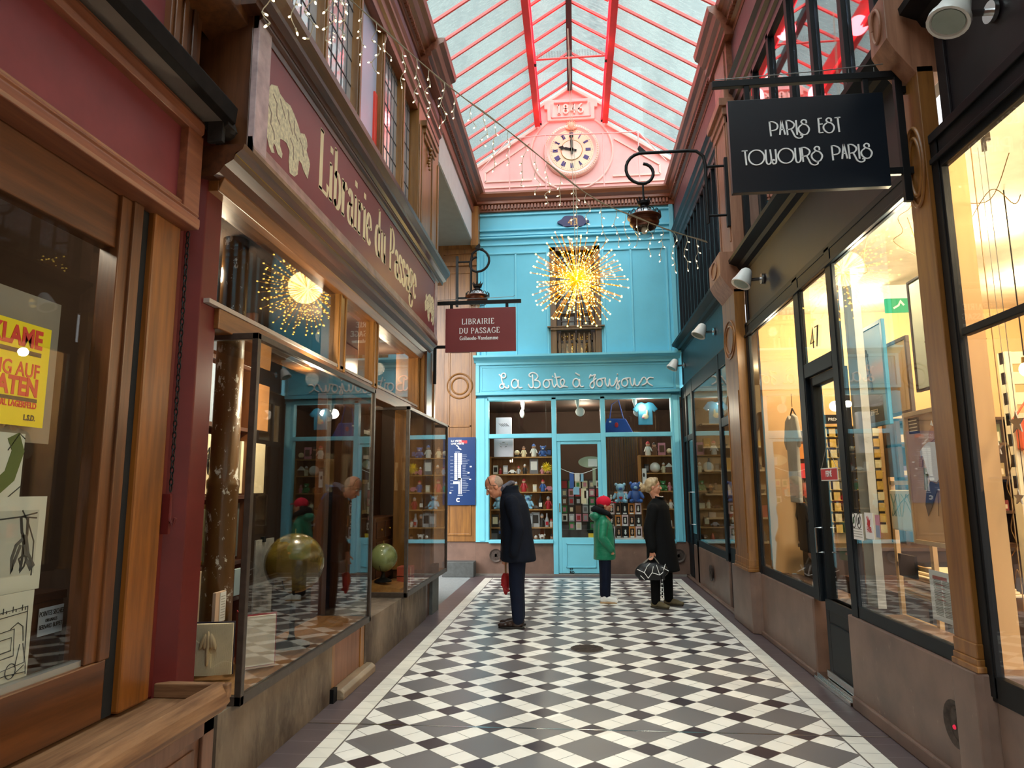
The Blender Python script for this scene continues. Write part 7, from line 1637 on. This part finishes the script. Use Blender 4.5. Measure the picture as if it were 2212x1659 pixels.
# ================================================================ people
SKIN = NT('skin'); n_ = SKIN.noise(14, 4); p_ = SKIN.bsdf(SKIN.mix(SKIN.ramp(n_, .35, .65), lin('dca386'), lin('c98a6c')), .5, Subsurface_Weight=.1); SKIN = SKIN.done(p_)
SKINR = NT('ruddy_skin'); n_ = SKINR.noise(12, 4); p_ = SKINR.bsdf(SKINR.mix(SKINR.ramp(n_, .35, .65), lin('d99c7c'), lin('c07a5e')), .45, Subsurface_Weight=.1); SKINR = SKINR.done(p_)
def cloth(n, c, r=.85, v=.12, sc=8): return paint(n, c, r, v, sc, bump=.15, Specular_IOR_Level=.2)
NAVYC = cloth('navy_wool', '0c1220'); NAVYT = cloth('navy_cotton', '10172a'); BLACKC = cloth('black_wool', '090a0c'); BLACKT = cloth('black_cotton', '08080a')
def frame(o, deg, s=1.):
    """figure-local (forward, left, up) to world"""
    a = math.radians(deg); f = Vector((math.cos(a), math.sin(a), 0)); l = Vector((-math.sin(a), math.cos(a), 0)); o = Vector(o)
    return lambda x, y, z: o+(f*x+l*y)*s+Vector((0, 0, z*s))
def head_mesh(mb, c, R, s=1.):
    """skull, jaw, nose, ears, neck stub around a head centre; R maps (forward,left,up) to world"""
    P = lambda x, y, z: c+R @ Vector((x*s, y*s, z*s)); RM = R
    mb.ball(P(-.008, 0, .028), (.096*s, .075*s, .095*s), 24, 16, RM)
    mb.ball(P(.018, 0, -.035), (.07*s, .06*s, .085*s), 20, 14, RM)
    mb.ball(P(.045, 0, -.088), (.032*s, .03*s, .025*s), 12, 8, RM)
    mb.cap(P(.08, 0, .012), P(.106, 0, -.03), .011*s, .014*s, 10)
    for q in (-1, 1):
        mb.ball(P(.098, q*.011*s/s, -.034), .009*s, 8, 6)
        mb.ball(P(-.005, q*.073, -.012), (.02*s, .009*s, .032*s), 10, 8, RM)
        mb.ball(P(.062, q*.036, -.022), (.022*s, .02*s, .02*s), 10, 8, RM)
        mb.cap(P(.083, q*.012, .024), P(.068, q*.05, .026), .01*s, .009*s, 8)
    mb.cap(P(.083, -.018, -.062), P(.083, .018, -.062), .0085*s, .0085*s, 8); mb.cap(P(.08, -.016, -.074), P(.08, .016, -.074), .009*s, .009*s, 8)
def face_parts(t, c, R, s, brow, lip):
    P = lambda x, y, z: c+R @ Vector((x*s, y*s, z*s))
    for q in (-1, 1):
        e = MB().ball(P(.074, q*.03, .006), .0125*s, 12, 8).build('eye', paint('eye_white', 'e8e4dc', .2), t, True)
        i_ = MB().ball(P(.082, q*.031, .005), .0065*s, 10, 8).build('iris', paint('iris_dark', '3a2a20', .2), t, True); i_.parent = e
        MB().cap(P(.091, q*.014, .03), P(.076, q*.05, .03), .0045*s, .003*s, 8).build('eyebrow', brow, t, True)
    MB().cap(P(.09, -.018, -.067), P(.09, .018, -.067), .0035*s, .0035*s, 8).build('lips', lip, t, True)
def hand_mesh(mb, w, d, side, s=1., curl=.5, up=None):
    """palm and five fingers; w wrist, d hand direction, side = palm-width axis (towards the thumb)"""
    d = Vector(d).normalized(); side = Vector(side); side = (side-d*side.dot(d)).normalized(); n = d.cross(side).normalized(); w = Vector(w)
    for k in (-.024, -.008, .008, .024): mb.cap(w+side*k*s*.7, w+d*.075*s+side*k*s, .0125*s, .011*s, 8)
    for k, L_ in ((.027, .066), (.0095, .076), (-.0085, .07), (-.0255, .054)):
        b = w+d*.078*s+side*k*s; dd = d.copy(); r = .0085*s
        for j, f_ in enumerate((.45, .32, .25)):
            dd = (dd*math.cos(curl*.7)+n*math.sin(curl*.7)).normalized(); e = b+dd*L_*f_*s*1.05; mb.cap(b, e, r, r*.92, 8); b = e; r *= .92
    b = w+d*.022*s+side*.026*s; dd = (d*.6+side*.75+n*.25).normalized(); e = b+dd*.035*s; mb.cap(b, e, .012*s, .0105*s, 8)
    dd = (d*.85+side*.3+n*.45).normalized(); f_ = e+dd*.028*s; mb.cap(e, f_, .01*s, .0085*s, 8)
def shoe(t, ankle, toe, L_, w, mat, sole, laces=None, flat=0, nm='shoe'):
    a = Vector(ankle); d = Vector(toe)-a; d.z = 0; d.normalize(); l = Vector((-d.y, d.x, 0)); z0 = 0.0
    heel = Vector((a.x, a.y, z0))-d*.06
    P = lambda x, y, z: heel+d*x+l*y+Vector((0, 0, z))
    m = MB()
    for x, r, z in ((.04, .036, .05), (.09, .038, .05), (.15, .04, .042), (.2, .042, .036), (.24, .036, .034)):
        m.ball(P(x*L_/.28, 0, z), (r*1.25, r*w, z*.85), 16, 10, Matrix((d, l, Vector((0, 0, 1)))).transposed())
    m.cap(P(.06, 0, .05), P(.06, 0, .1), .042, .04, 12); m.cap(P(.08, 0, .07), P(.2, 0, .045), .038, .03, 12)
    o = fuse(nm, m, .008, mat, t, 4)
    S = []
    for k in range(24):
        q = 2*PI*k/24; x = .13+.145*math.cos(q); S.append(P(x*L_/.28, (.044 if math.cos(q) > -.2 else .036)*math.sin(q)*w*1.05, 0))
    so = MB().slab(S, (0, 0, .022)).build('sole', sole, t, bevel=.004); so.parent = o
    if laces:
        for i in range(4): q = MB().tube([P(.11+i*.022, -.022, .092-i*.011), P(.115+i*.022, 0, .1-i*.011), P(.11+i*.022, .022, .092-i*.011)], .004, 6).build('lace', laces, t, True); q.parent = o
    return o
def rot(fwd, up):
    f = Vector(fwd).normalized(); u = Vector(up); l = u.cross(f).normalized(); u = f.cross(l); return Matrix((f, l, u)).transposed()
DARKSOLE = paint('dark_sole', '17130f', .6); BROW = paint('grey_brow', '7a6a5c', .8); LIP = paint('lip', 'b06a5c', .5)

# ---------- the man bending towards the shop window (faces left)
O = Vector((-.72, 8.2, 0)); t = thing('person', 'balding person in navy coat bending forward to look in the bookshop window', 'person', tuple(O))
F = frame(O, 180); S_ = 1.0
hc = atY(1068, 1051, 8.2)                               # head centre as seen
R = rot((-.84, -.16, -.5), (-.5, 0, .86))
nk = F(.09, 0, 1.5)
m = MB(); head_mesh(m, hc, R, 1.12); m.cap(hc+R @ Vector((-.03, 0, -.05)), nk, .058, .07)
m.cap(F(.05, 0, 1.4), F(.0, 0, 1.2), .1, .14); m.cap(F(.0, 0, 1.2), F(-.02, 0, .95), .14, .14)
for q in (-1, 1):
    m.cap(F(.03, q*.16, 1.42), F(-.03, q*.22, 1.13), .055, .045); m.cap(F(-.0, q*.09, .92), F(.0, q*.09, .5), .075, .055); m.cap(F(.0, q*.09, .5), F(-.02, q*.09, .1), .05, .04)
m.cap(F(-.03, .22, 1.13), F(.0, .21, .88), .045, .032)
m.cap(F(-.03, -.22, 1.13), F(.12, -.2, .85), .045, .03); hw = F(.14, -.19, .8)
m.cap(F(.12, -.2, .85), hw, .03, .026); hand_mesh(m, hw, (-.1, -.02, -1), F(1, 0, 0)-F(0, 0, 0), 1.05, 1.1)
fuse('body', m, .0055, SKINR, t, 3)
face_parts(t, hc, R, 1.12, BROW, LIP)
m = MB(); P = lambda x, y, z: hc+R @ Vector((x, y, z))*1.12
m.ball(P(-.02, 0, .025), (.101, .083, .098), 24, 16, R)
o = m.build('hair', paint('shaved_grey_hair', 'a08a7a', .8, .2, 60), t, True)
keep = [p for p in o.data.polygons]                      # cropped fringe: only the back and sides of the head
import bmesh
bm = bmesh.new(); bm.from_mesh(o.data); Ri = R.inverted()
dele = []
for v in bm.verts:
    q = Ri @ (v.co+ORG[t]-hc)
    if q.x > .03 or q.z < -.06 or (q.z > .085 and abs(q.y) < .05 and q.x > -.04): dele.append(v)
bmesh.ops.delete(bm, geom=dele, context='VERTS'); bm.to_mesh(o.data); bm.free()
m = MB(); m.tube([P(.035, .085, .03), P(.02, .075, .085), P(.01, 0, .125), P(.02, -.075, .085), P(.035, -.085, .03)], .004, 6); m.tube([P(-.02, .088, -.005), P(.035, .085, .03)], .003, 6); m.tube([P(-.02, -.088, -.005), P(.035, -.085, .03)], .003, 6); m.build('glasses', BLACK, t, True)
# coat: lofted body, sleeves, collar
m = MB(); C = [F(-.035, 0, .745), F(-.03, 0, .9), F(-.015, 0, 1.05), F(.0, 0, 1.25), F(.02, 0, 1.4), F(.04, 0, 1.5), F(.06, 0, 1.56)]
m.rings([(p.x, p.y, p.z, rx, ry) for p, rx, ry in zip(C, (.21, .195, .185, .18, .17, .135, .09), (.25, .24, .23, .23, .22, .17, .1))], 32)
for q in (-1, 1):
    sh, el = F(.03, q*.185, 1.43), F(-.05, q*.245, 1.13); wr_ = F(.0, q*.235, .86) if q > 0 else F(.12, q*.21, .87)
    m.cap(sh, el, .088, .07, 16); m.cap(el, wr_, .07, .058, 16)
co = fuse('coat', m, .014, NAVYC, t, 5)
m = MB(); m.rings([(F(.05, 0, 1.50).x, O.y, 1.50, .125, .135), (F(.065, 0, 1.57).x, O.y, 1.57, .105, .115), (F(.06, 0, 1.64).x, O.y, 1.63, .1, .105), (F(.055, 0, 1.48).x, O.y, 1.62, .08, .088)], 24); fuse('collar', m, .009, NAVYC, t, 2).parent = co
m = MB(); m.tube([F(.16, .03, 1.56), F(.13, .075, 1.61), F(.05, .07, 1.66), F(.03, -.05, 1.66), F(.13, -.07, 1.61)], .026, 10); m.build('scarf', cloth('grey_scarf', '6a6a78'), t, True)
m = MB().tube([F(.178, 0, .76), F(.172, 0, 1.0), F(.18, 0, 1.25)], .006, 6); m.build('coat_edge', NAVYC, t, True).parent = co
m = MB().box(O.x-.05, O.x+.07, O.y-.245, O.y-.225, .93, .95); m.build('pocket_flap', NAVYC, t, bevel=.004).parent = co
m = MB(); ft = [(.03, .1), (-.02, -.1)]
for q in (1, -1):
    m.cap(F(-.02, q*.085, .88), F(-.01, q*.09, .48), .105, .084, 16); m.cap(F(-.01, q*.09, .48), F(-.03, q*.095, .1), .084, .068, 16)
m.cap(F(-.02, .06, .9), F(-.02, -.06, .9), .11, .11)
fuse('trousers', m, .012, NAVYT, t, 4)
LEATHER = paint('brown_black_leather', '2c1a15', .28, .15)
shoe(t, F(-.03, .095, 0), F(.3, .06, 0), .3, 1.05, LEATHER, DARKSOLE); shoe(t, F(-.03, -.1, 0), F(.3, -.13, 0), .3, 1.05, LEATHER, DARKSOLE)
u = thing('umbrella', 'small red folded umbrella with wooden handle held by the bending person', 'umbrella', (hw.x, hw.y, .42))
hx, hy = hw.x+.0, hw.y
MB().tube([(hx, hy, .73), (hx, hy, .58)], .012, 10).build('handle', wood('umbrella_handle', 'c8a070', '9a7040'), u, True)
m = MB().rings([(hx, hy, .585, .03, .03), (hx, hy, .55, .05, .045), (hx-.005, hy, .5, .055, .045), (hx, hy, .43, .045, .04), (hx, hy, .37, .03, .028), (hx, hy, .33, .012, .012)], 16)
for i in range(9): a = i*.7; m.ball((hx+.045*math.cos(a), hy+.04*math.sin(a), .56-i*.022), .018, 8, 6)
fuse('canopy', m, .007, paint('umbrella_red', 'c4202a', .5), u, 2)
MB().tube([(hx, hy, .73), (hx+.02, hy, .8), (hx+.03, hy, .78)], .005, 6).build('wrist_strap', paint('umbrella_red', 'c4202a', .5), u, True)

# ---------- the child in the green jacket (faces right)
O = Vector((.39, 9.98, 0)); t = thing('person', 'child in red cap and green padded jacket standing by the toy shop door', 'person', tuple(O))
F = frame(O, 3, 1.0)
hc = atY(1306, 1091, 9.98); R = rot((1, .1, -.02), (0, 0, 1))
m = MB(); head_mesh(m, hc, R, .98); zs = hc.z-.2
m.cap(hc+Vector((-.02, 0, -.06)), F(0, 0, zs), .048, .052); m.cap(F(0, 0, zs), F(0, 0, .75), .1, .12)
for q in (-1, 1): m.cap(F(0, q*.07, .68), F(0, q*.07, .1), .06, .04); m.cap(F(0, q*.14, zs-.08), F(-.03, q*.17, .86), .045, .04)
m.cap(F(-.03, -.17, .9), F(.04, -.15, .76), .04, .028); hw = F(.045, -.148, .75); hand_mesh(m, hw, F(.5, .25, -.8)-F(0, 0, 0), F(0, 0, 1)-F(0, 0, 0), .72, .5)
m.cap(F(-.03, .17, .9), F(.04, .15, .76), .04, .028); hand_mesh(m, F(.045, .148, .75), F(.5, -.25, -.8)-F(0, 0, 0), F(0, 0, 1)-F(0, 0, 0), .72, .5)
fuse('body', m, .0055, SKIN, t, 3); face_parts(t, hc, R, .98, paint('dark_brow', '3a2a20', .8), LIP)
RC = cloth('red_cap_cotton', 'd81f3c', .75, .06)
P = lambda x, y, z: hc+R @ Vector((x, y, z))*.98
m = MB().ball(P(-.012, 0, .045), (.108, .088, .088), 24, 14, R); co = fuse('cap', m, .008, RC, t, 1)
m = MB(); pts = []
for k in range(13):
    a = math.radians(-75+k*12.5); pts.append(P(.075+.095*math.cos(a), .078*math.sin(a), .043+.0*k-.01*math.cos(a)))
m.slab(pts, R @ Vector((0, 0, .008))); m.build('visor', RC, t, bevel=.003).parent = co
m = MB().ball(P(-.01, 0, .135), .009, 8, 6); m.build('button', RC, t, True).parent = co
m = MB().ball(P(-.045, 0, -.01), (.065, .08, .06), 16, 10, R); m.build('hair', paint('dark_brown_hair', '2f211a', .7, .2, 40), t, True)
GR = NT('green_padded_nylon'); n1 = GR.noise(5, 4); p_ = GR.bsdf(GR.mix(GR.ramp(n1, .3, .7), lin('0e8a66'), lin('0a7454')), .42, Sheen_Weight=.1); tcn = GR.n('ShaderNodeTexWave'); GR.bump(p_, GR.noise(9, 3, (1, 1, 2.5)), .5, .02); GRM = GR.done(p_)
m = MB(); zt_ = zs+.02
m.rings([(F(0, 0, 0).x-.005, O.y, .585, .155, .165), (O.x, O.y, .68, .155, .17), (O.x-.005, O.y, .82, .145, .16), (O.x-.01, O.y, .95, .142, .16), (O.x-.015, O.y, zt_-.1, .135, .15), (O.x-.02, O.y, zt_, .1, .11), (O.x-.015, O.y, zt_+.05, .075, .08)], 28)
for q in (-1, 1): m.cap(F(-.015, q*.13, zt_-.07), F(-.045, q*.18, .9), .068, .06, 14); m.cap(F(-.045, q*.18, .9), F(.075, q*.165, .74), .06, .048, 14)
ja = fuse('jacket', m, .011, GRM, t, 4)
HD = cloth('dark_hood_lining', '15181c'); m = MB()
m.tube([F(.11, .03, zt_+.0), F(.06, .09, zt_+.06), F(-.06, .085, zt_+.11), F(-.12, 0, zt_+.12), F(-.06, -.085, zt_+.11), F(.06, -.09, zt_+.06), F(.11, -.03, zt_+.0)], [.024, .034, .046, .055, .046, .034, .024], 12); fuse('hood_lining', m, .009, HD, t, 2).parent = ja
m = MB().ball(F(-.11, 0, zt_+.02), (.085, .12, .075), 16, 10).ball(F(-.16, 0, zt_+.03), (.05, .07, .04), 12, 8); fuse('hood', m, .01, GRM, t, 2).parent = ja
MB().tube([F(.15, .0, .62), F(.145, 0, .85), F(.125, 0, zt_-.05)], .006, 6).build('zip', paint('zip_dark', '12382c', .4), t, True).parent = ja
MB().obox(F(.07, -.165, .74), (F(.02, -.0, .028)-F(0, 0, 0)), Vector((0, .012, 0)), (F(.006, 0, -.004)-F(0, 0, 0))).build('pocket', GRM, t, bevel=.003).parent = ja
m = MB()
for q in (-1, 1): m.cap(F(0, q*.07, .64), F(-.0, q*.075, .36), .085, .075, 14); m.cap(F(0, q*.075, .36), F(-.01, q*.075, .1), .075, .068, 14)
m.cap(F(0, .05, .66), F(0, -.05, .66), .1, .1); fuse('trousers', m, .011, NAVYT, t, 4)
WSH = paint('white_sneaker', 'ecebe6', .5, .04); GUM = paint('gum_sole', 'b08f66', .6)
shoe(t, F(-.02, -.1, 0), F(.3, -.14, 0), .23, .9, WSH, GUM, WHITEP); shoe(t, F(.0, .1, 0), F(.3, .08, 0), .23, .9, WSH, GUM, WHITEP)

# ---------- the woman in black (turned to the right)
O = Vector((1.13, 9.66, 0)); t = thing('person', 'person with fair hair in a bun wearing a long black coat, looking right', 'person', tuple(O))
F = frame(O, -32)
hc = atY(1411, 1051, 9.66); R = rot((.99, -.14, .02), (0, 0, 1))
m = MB(); head_mesh(m, hc, R, 1.0); zs = 1.43
m.cap(hc+Vector((-.02, 0, -.06)), F(-.0, 0, zs-.03), .049, .056); m.cap(F(0, 0, 1.28), F(0, 0, .95), .1, .13)
for q in (-1, 1): m.cap(F(0, q*.09, .88), F(0, q*.12, .48), .06, .04); m.cap(F(0, q*.125, .48), F(0, q*.14, .1), .036, .028)
for q, el, wr_ in ((-1, F(-.04, -.235, 1.02), F(-.0, -.25, .77)), (1, F(-.1, .23, 1.05), F(.06, .2, .86))):
    m.cap(F(0, q*.16, 1.29), el, .05, .042); m.cap(el, wr_, .042, .028)
hw = F(-.0, -.25, .755); hand_mesh(m, hw, (-.08, 0, -1), F(1, 0, 0)-F(0, 0, 0), .95, .9); hand_mesh(m, F(.06, .2, .86), F(.5, -.3, -.6)-F(0, 0, 0), (0, 0, 1), .9, .5)
fuse('body', m, .0055, SKIN, t, 3); face_parts(t, hc, R, 1.0, paint('fair_brow', '8a6f52', .8), paint('rosy_lip', 'c06a64', .5))
HA = NT('fair_hair'); n1 = HA.noise(26, 5, (1, 1, .35)); p_ = HA.bsdf(HA.mix(HA.ramp(n1, .35, .65), lin('c9b088'), lin('8f7855')), .42); HA.bump(p_, n1, .3); HAM = HA.done(p_)
P = lambda x, y, z: hc+R @ Vector((x, y, z))
m = MB().ball(P(-.02, 0, .04), (.1, .085, .09), 24, 14, R).ball(P(-.06, 0, -.02), (.062, .076, .07), 18, 12, R)
m.cap(P(.05, .05, .085), P(-.05, .07, .0), .022, .025).cap(P(.05, -.05, .085), P(-.05, -.07, .0), .022, .025).ball(P(.03, 0, .1), (.045, .06, .03), 14, 10, R)
ho = fuse('hair', m, .008, HAM, t, 3)
m = MB().ball(P(-.135, 0, -.01), (.045, .055, .055), 16, 10, R)
for i in range(7): a = i*.9; m.cap(P(-.14, .035*math.cos(a), -.01+.04*math.sin(a)), P(-.165, .05*math.cos(a+.8), -.01+.055*math.sin(a+.8)), .018, .012, 8)
fuse('bun', m, .007, HAM, t, 2).parent = ho
MB().obox(P(-.17, -.02, .03), R @ Vector((.01, 0, .03)), R @ Vector((0, .02, 0)), R @ Vector((-.01, 0, .006))).build('hair_clip', paint('cream_clip', 'e8dcb8', .4), t, bevel=.004).parent = ho
m = MB()
cs = [(.47, .215, .245, .04), (.6, .205, .24, .03), (.85, .185, .225, .015), (1.05, .162, .21, 0), (1.2, .15, .2, -.005), (1.3, .14, .195, -.01), (1.36, .122, .172, -.01), (1.41, .085, .11, -.008), (1.445, .062, .072, -.005)]
a_ = math.radians(-32); vs = []
n = 32
for z, rx, ry, dx in cs:
    for k in range(n): q = 2*PI*k/n; vs.append(F(dx+rx*math.cos(q), ry*math.sin(q), z))
m.add(vs, [(i*n+k, i*n+(k+1) % n, (i+1)*n+(k+1) % n, (i+1)*n+k) for i in range(len(cs)-1) for k in range(n)]+[tuple(range(n))[::-1], tuple(range((len(cs)-1)*n, len(cs)*n))])
m.cap(F(0, -.165, 1.3), F(-.04, -.235, 1.03), .08, .078, 16); m.cap(F(-.04, -.235, 1.03), F(-.0, -.25, .79), .078, .07, 16)
m.cap(F(0, .165, 1.3), F(-.1, .235, 1.06), .08, .07, 16); m.cap(F(-.1, .235, 1.06), F(.05, .2, .88), .07, .06, 16)
co = fuse('coat', m, .013, BLACKC, t, 4)
m = MB().tube([F(.06, .05, zs+.02), F(.075, 0, zs+.01), F(.06, -.05, zs+.02), F(0, -.075, zs+.03), F(-.06, 0, zs+.04), F(0, .075, zs+.03), F(.06, .05, zs+.02)], .011, 8); m.build('neckband', BLACKC, t, True).parent = co
m = MB().tube([F(.05, .045, zs+.035), F(.062, 0, zs+.03), F(.05, -.045, zs+.035)], .006, 8); m.build('collar', WHITEP, t, True)
m = MB()
for q, fx in ((-1, -.02), (1, .03)): m.cap(F(fx, q*.1, .82), F(fx, q*.135, .45), .09, .072, 14); m.cap(F(fx, q*.135, .45), F(fx, q*.15, .09), .072, .062, 14)
m.cap(F(0, .07, .82), F(0, -.07, .82), .1, .1); fuse('trousers', m, .012, BLACKT, t, 4)
OL = paint('olive_suede', '6d6248', .8, .12, 20); OS = paint('olive_sole', '3a3428', .7)
shoe(t, F(-.03, -.15, 0), F(.3, -.18, 0), .27, .95, OL, OS, paint('olive_lace', '4a4434', .7)); shoe(t, F(.02, .15, 0), F(.3, .2, 0), .27, .95, OL, OS, paint('olive_lace', '4a4434', .7))
bg = thing('handbag', 'black handbag crossed by thin white lines held by the person in black', 'handbag', (hw.x-.01, hw.y, .45))
bc = Vector((hw.x-.02, hw.y-.01, .5))
m = MB().ball(bc, (.2, .085, .115), 20, 12).ball(bc+Vector((-.13, 0, -.03)), (.09, .08, .085), 14, 10).ball(bc+Vector((.14, 0, -.0)), (.09, .08, .08), 14, 10).box(bc.x-.17, bc.x+.17, bc.y-.06, bc.y+.06, bc.z-.12, bc.z)
fuse('body', m, .011, paint('black_leather_bag', '0e0e12', .5), bg, 3)
m = MB()
for a in ([(-.19, .02), (-.1, -.02), (-.05, -.09)], [(-.1, -.02), (-.06, .06), (-.02, .1)], [(-.05, -.09), (0, -.02), (.02, .06)], [(0, -.02), (.1, -.05), (.14, -.02)], [(.06, .08), (.1, -.05)], [(.14, -.02), (.18, .09)], [(-.15, -.06), (-.1, -.11)], [(.13, .05), (.22, .0)]):
    m.tube([(bc.x+x, bc.y-.09+abs(x)*.12, bc.z+z) for x, z in a], .005, 6)
m.build('white_piping', WHITEP, bg, True)
m = MB(); 
for dy in (-.03, .03): m.tube([(bc.x-.1, bc.y+dy, bc.z+.09), (hw.x-.03, hw.y+dy*.3, hw.z-.09), (hw.x+.0, hw.y+dy*.3, hw.z-.075), (hw.x+.03, hw.y+dy*.3, hw.z-.09), (bc.x+.1, bc.y+dy, bc.z+.09)], .008, 8)
m.build('handle', paint('grey_handle', '7a746a', .5), bg, True)
m = MB().tube([(bc.x+.12, bc.y-.06, bc.z-.06), (bc.x+.13, bc.y-.05, bc.z-.2), (bc.x+.125, bc.y-.05, bc.z-.34)], .009, 8); m.build('strap', BLACK, bg, True)
m = MB()
for i in range(5): m.box(bc.x+.115, bc.x+.14, bc.y-.062, bc.y-.042, bc.z-.12-i*.05, bc.z-.11-i*.05)
m.build('strap_ring', WHITEP, bg)
# ================================================================ light
w = bpy.data.worlds.new('overcast_sky'); sc.world = w; w.use_nodes = True
nt = w.node_tree; nt.nodes.clear()
out = nt.nodes.new('ShaderNodeOutputWorld'); bgn = nt.nodes.new('ShaderNodeBackground')
tc = nt.nodes.new('ShaderNodeTexCoord'); sp = nt.nodes.new('ShaderNodeSeparateXYZ'); nt.links.new(tc.outputs['Generated'], sp.inputs[0])
r = nt.nodes.new('ShaderNodeMapRange'); r.interpolation_type = 'SMOOTHSTEP'; r.inputs[1].default_value = .6; r.inputs[2].default_value = 1; r.inputs[3].default_value = .25; r.inputs[4].default_value = 3.5
r2_ = nt.nodes.new('ShaderNodeMapRange'); r2_.inputs[1].default_value = .12; r2_.inputs[2].default_value = .4; r2_.inputs[3].default_value = 0; r2_.inputs[4].default_value = .7
ad = nt.nodes.new('ShaderNodeMath'); ad.operation = 'ADD'
nt.links.new(sp.outputs[0], r2_.inputs[0]); nt.links.new(sp.outputs[2], r.inputs[0]); nt.links.new(r.outputs[0], ad.inputs[0]); nt.links.new(r2_.outputs[0], ad.inputs[1]); nt.links.new(ad.outputs[0], bgn.inputs[1]); bgn.inputs[0].default_value = (.93, .97, 1, 1)
nt.links.new(bgn.outputs[0], out.inputs[0])
def light(nm, typ, loc, energy, col, size=.1, rot=None, **kw):
    L = bpy.data.lights.new(nm, typ); L.energy = energy; L.color = col
    if typ == 'AREA':
        L.size = size
        if 'sy' in kw: L.shape = 'RECTANGLE'; L.size_y = kw['sy']
    elif typ == 'SUN': L.angle = size
    else: L.shadow_soft_size = size
    o = bpy.data.objects.new(nm, L); link(o); o.location = loc
    if rot: o.rotation_euler = rot
    return o
light('soft_daylight', 'SUN', (0, 0, 30), 11.5, (1, .98, .96), math.radians(85), (math.radians(47), 0, 0))
WARM = (1, .8, .52)
for i, (x, y) in enumerate(((3.2, 2.6), (3.2, 5.2), (4.4, 6.6), (3.0, 7.2), (4.4, 3.2))): light('shop_ceiling_spot', 'POINT', (x, y, 3.3), 38, WARM, .12)
light('window_fill', 'POINT', (2.5, 3.1, 3.2), 24, WARM, .08)  # added fill to brighten the yellow wall stub, not a lamp of the shop
for x in (3.0, 4.0): light('far_shop_lamp', 'POINT', (x, 10.8, 3.2), 28, (1, .85, .62), .12)
for x, y in ((-1.0, 13.9), (1.3, 13.7), (.2, 14.6)): light('toyshop_lamp', 'POINT', (x, y, 3.15), 22, (1, .85, .65), .1)
light('toyshop_window_lamp', 'POINT', (-1.05, 13.12, 3.1), 10, (1, .88, .7), .06); light('toyshop_window_lamp', 'POINT', (1.3, 13.12, 3.1), 10, (1, .88, .7), .06)
for y in (4.4, 6.4, 8.3): light('bookshop_lamp', 'POINT', (-2.45, y, 3.1), 14, (1, .8, .55), .08)
light('bookshop_case_fill', 'POINT', (-1.95, 4.9, 2.42), 34, (1, .85, .62), .05)  # added fill inside the case to bring out the big globe
for y in (4.3, 5.0, 7.2): light('window_fill', 'POINT', (2.08, y, 3.2), 16, WARM, .05)  # added fills right behind the panes to brighten the goods on show
light('print_shop_lamp', 'POINT', (-2.6, 2.2, 3.0), 9, (1, .85, .65), .08)
for x in (-.5, .62):
    for y in (12.3, 10.4, 8.5): light('neon_glow', 'POINT', (x, y, 8.9), 7 if y > 12 else 5, (1, .12, .14), .15)
light('starburst_glow', 'POINT', tuple(SC+Vector((0, -.1, 0))), 14, (1, .72, .25), .25)
vs = sc.view_settings
sc.display_settings.display_device = 'sRGB'; vs.view_transform = 'Standard'; vs.look = 'None'; vs.exposure = 1.06; vs.gamma = 1; vs.use_curve_mapping = False
cy = sc.cycles
cy.use_denoising = True
try: cy.denoiser = 'OPENIMAGEDENOISE'
except Exception: pass
cy.max_bounces = 9; cy.diffuse_bounces = 4; cy.glossy_bounces = 4; cy.transmission_bounces = 6; cy.transparent_max_bounces = 28
cy.sample_clamp_indirect = 4; cy.caustics_reflective = False; cy.caustics_refractive = False
cy.use_adaptive_sampling = True; cy.adaptive_threshold = .02
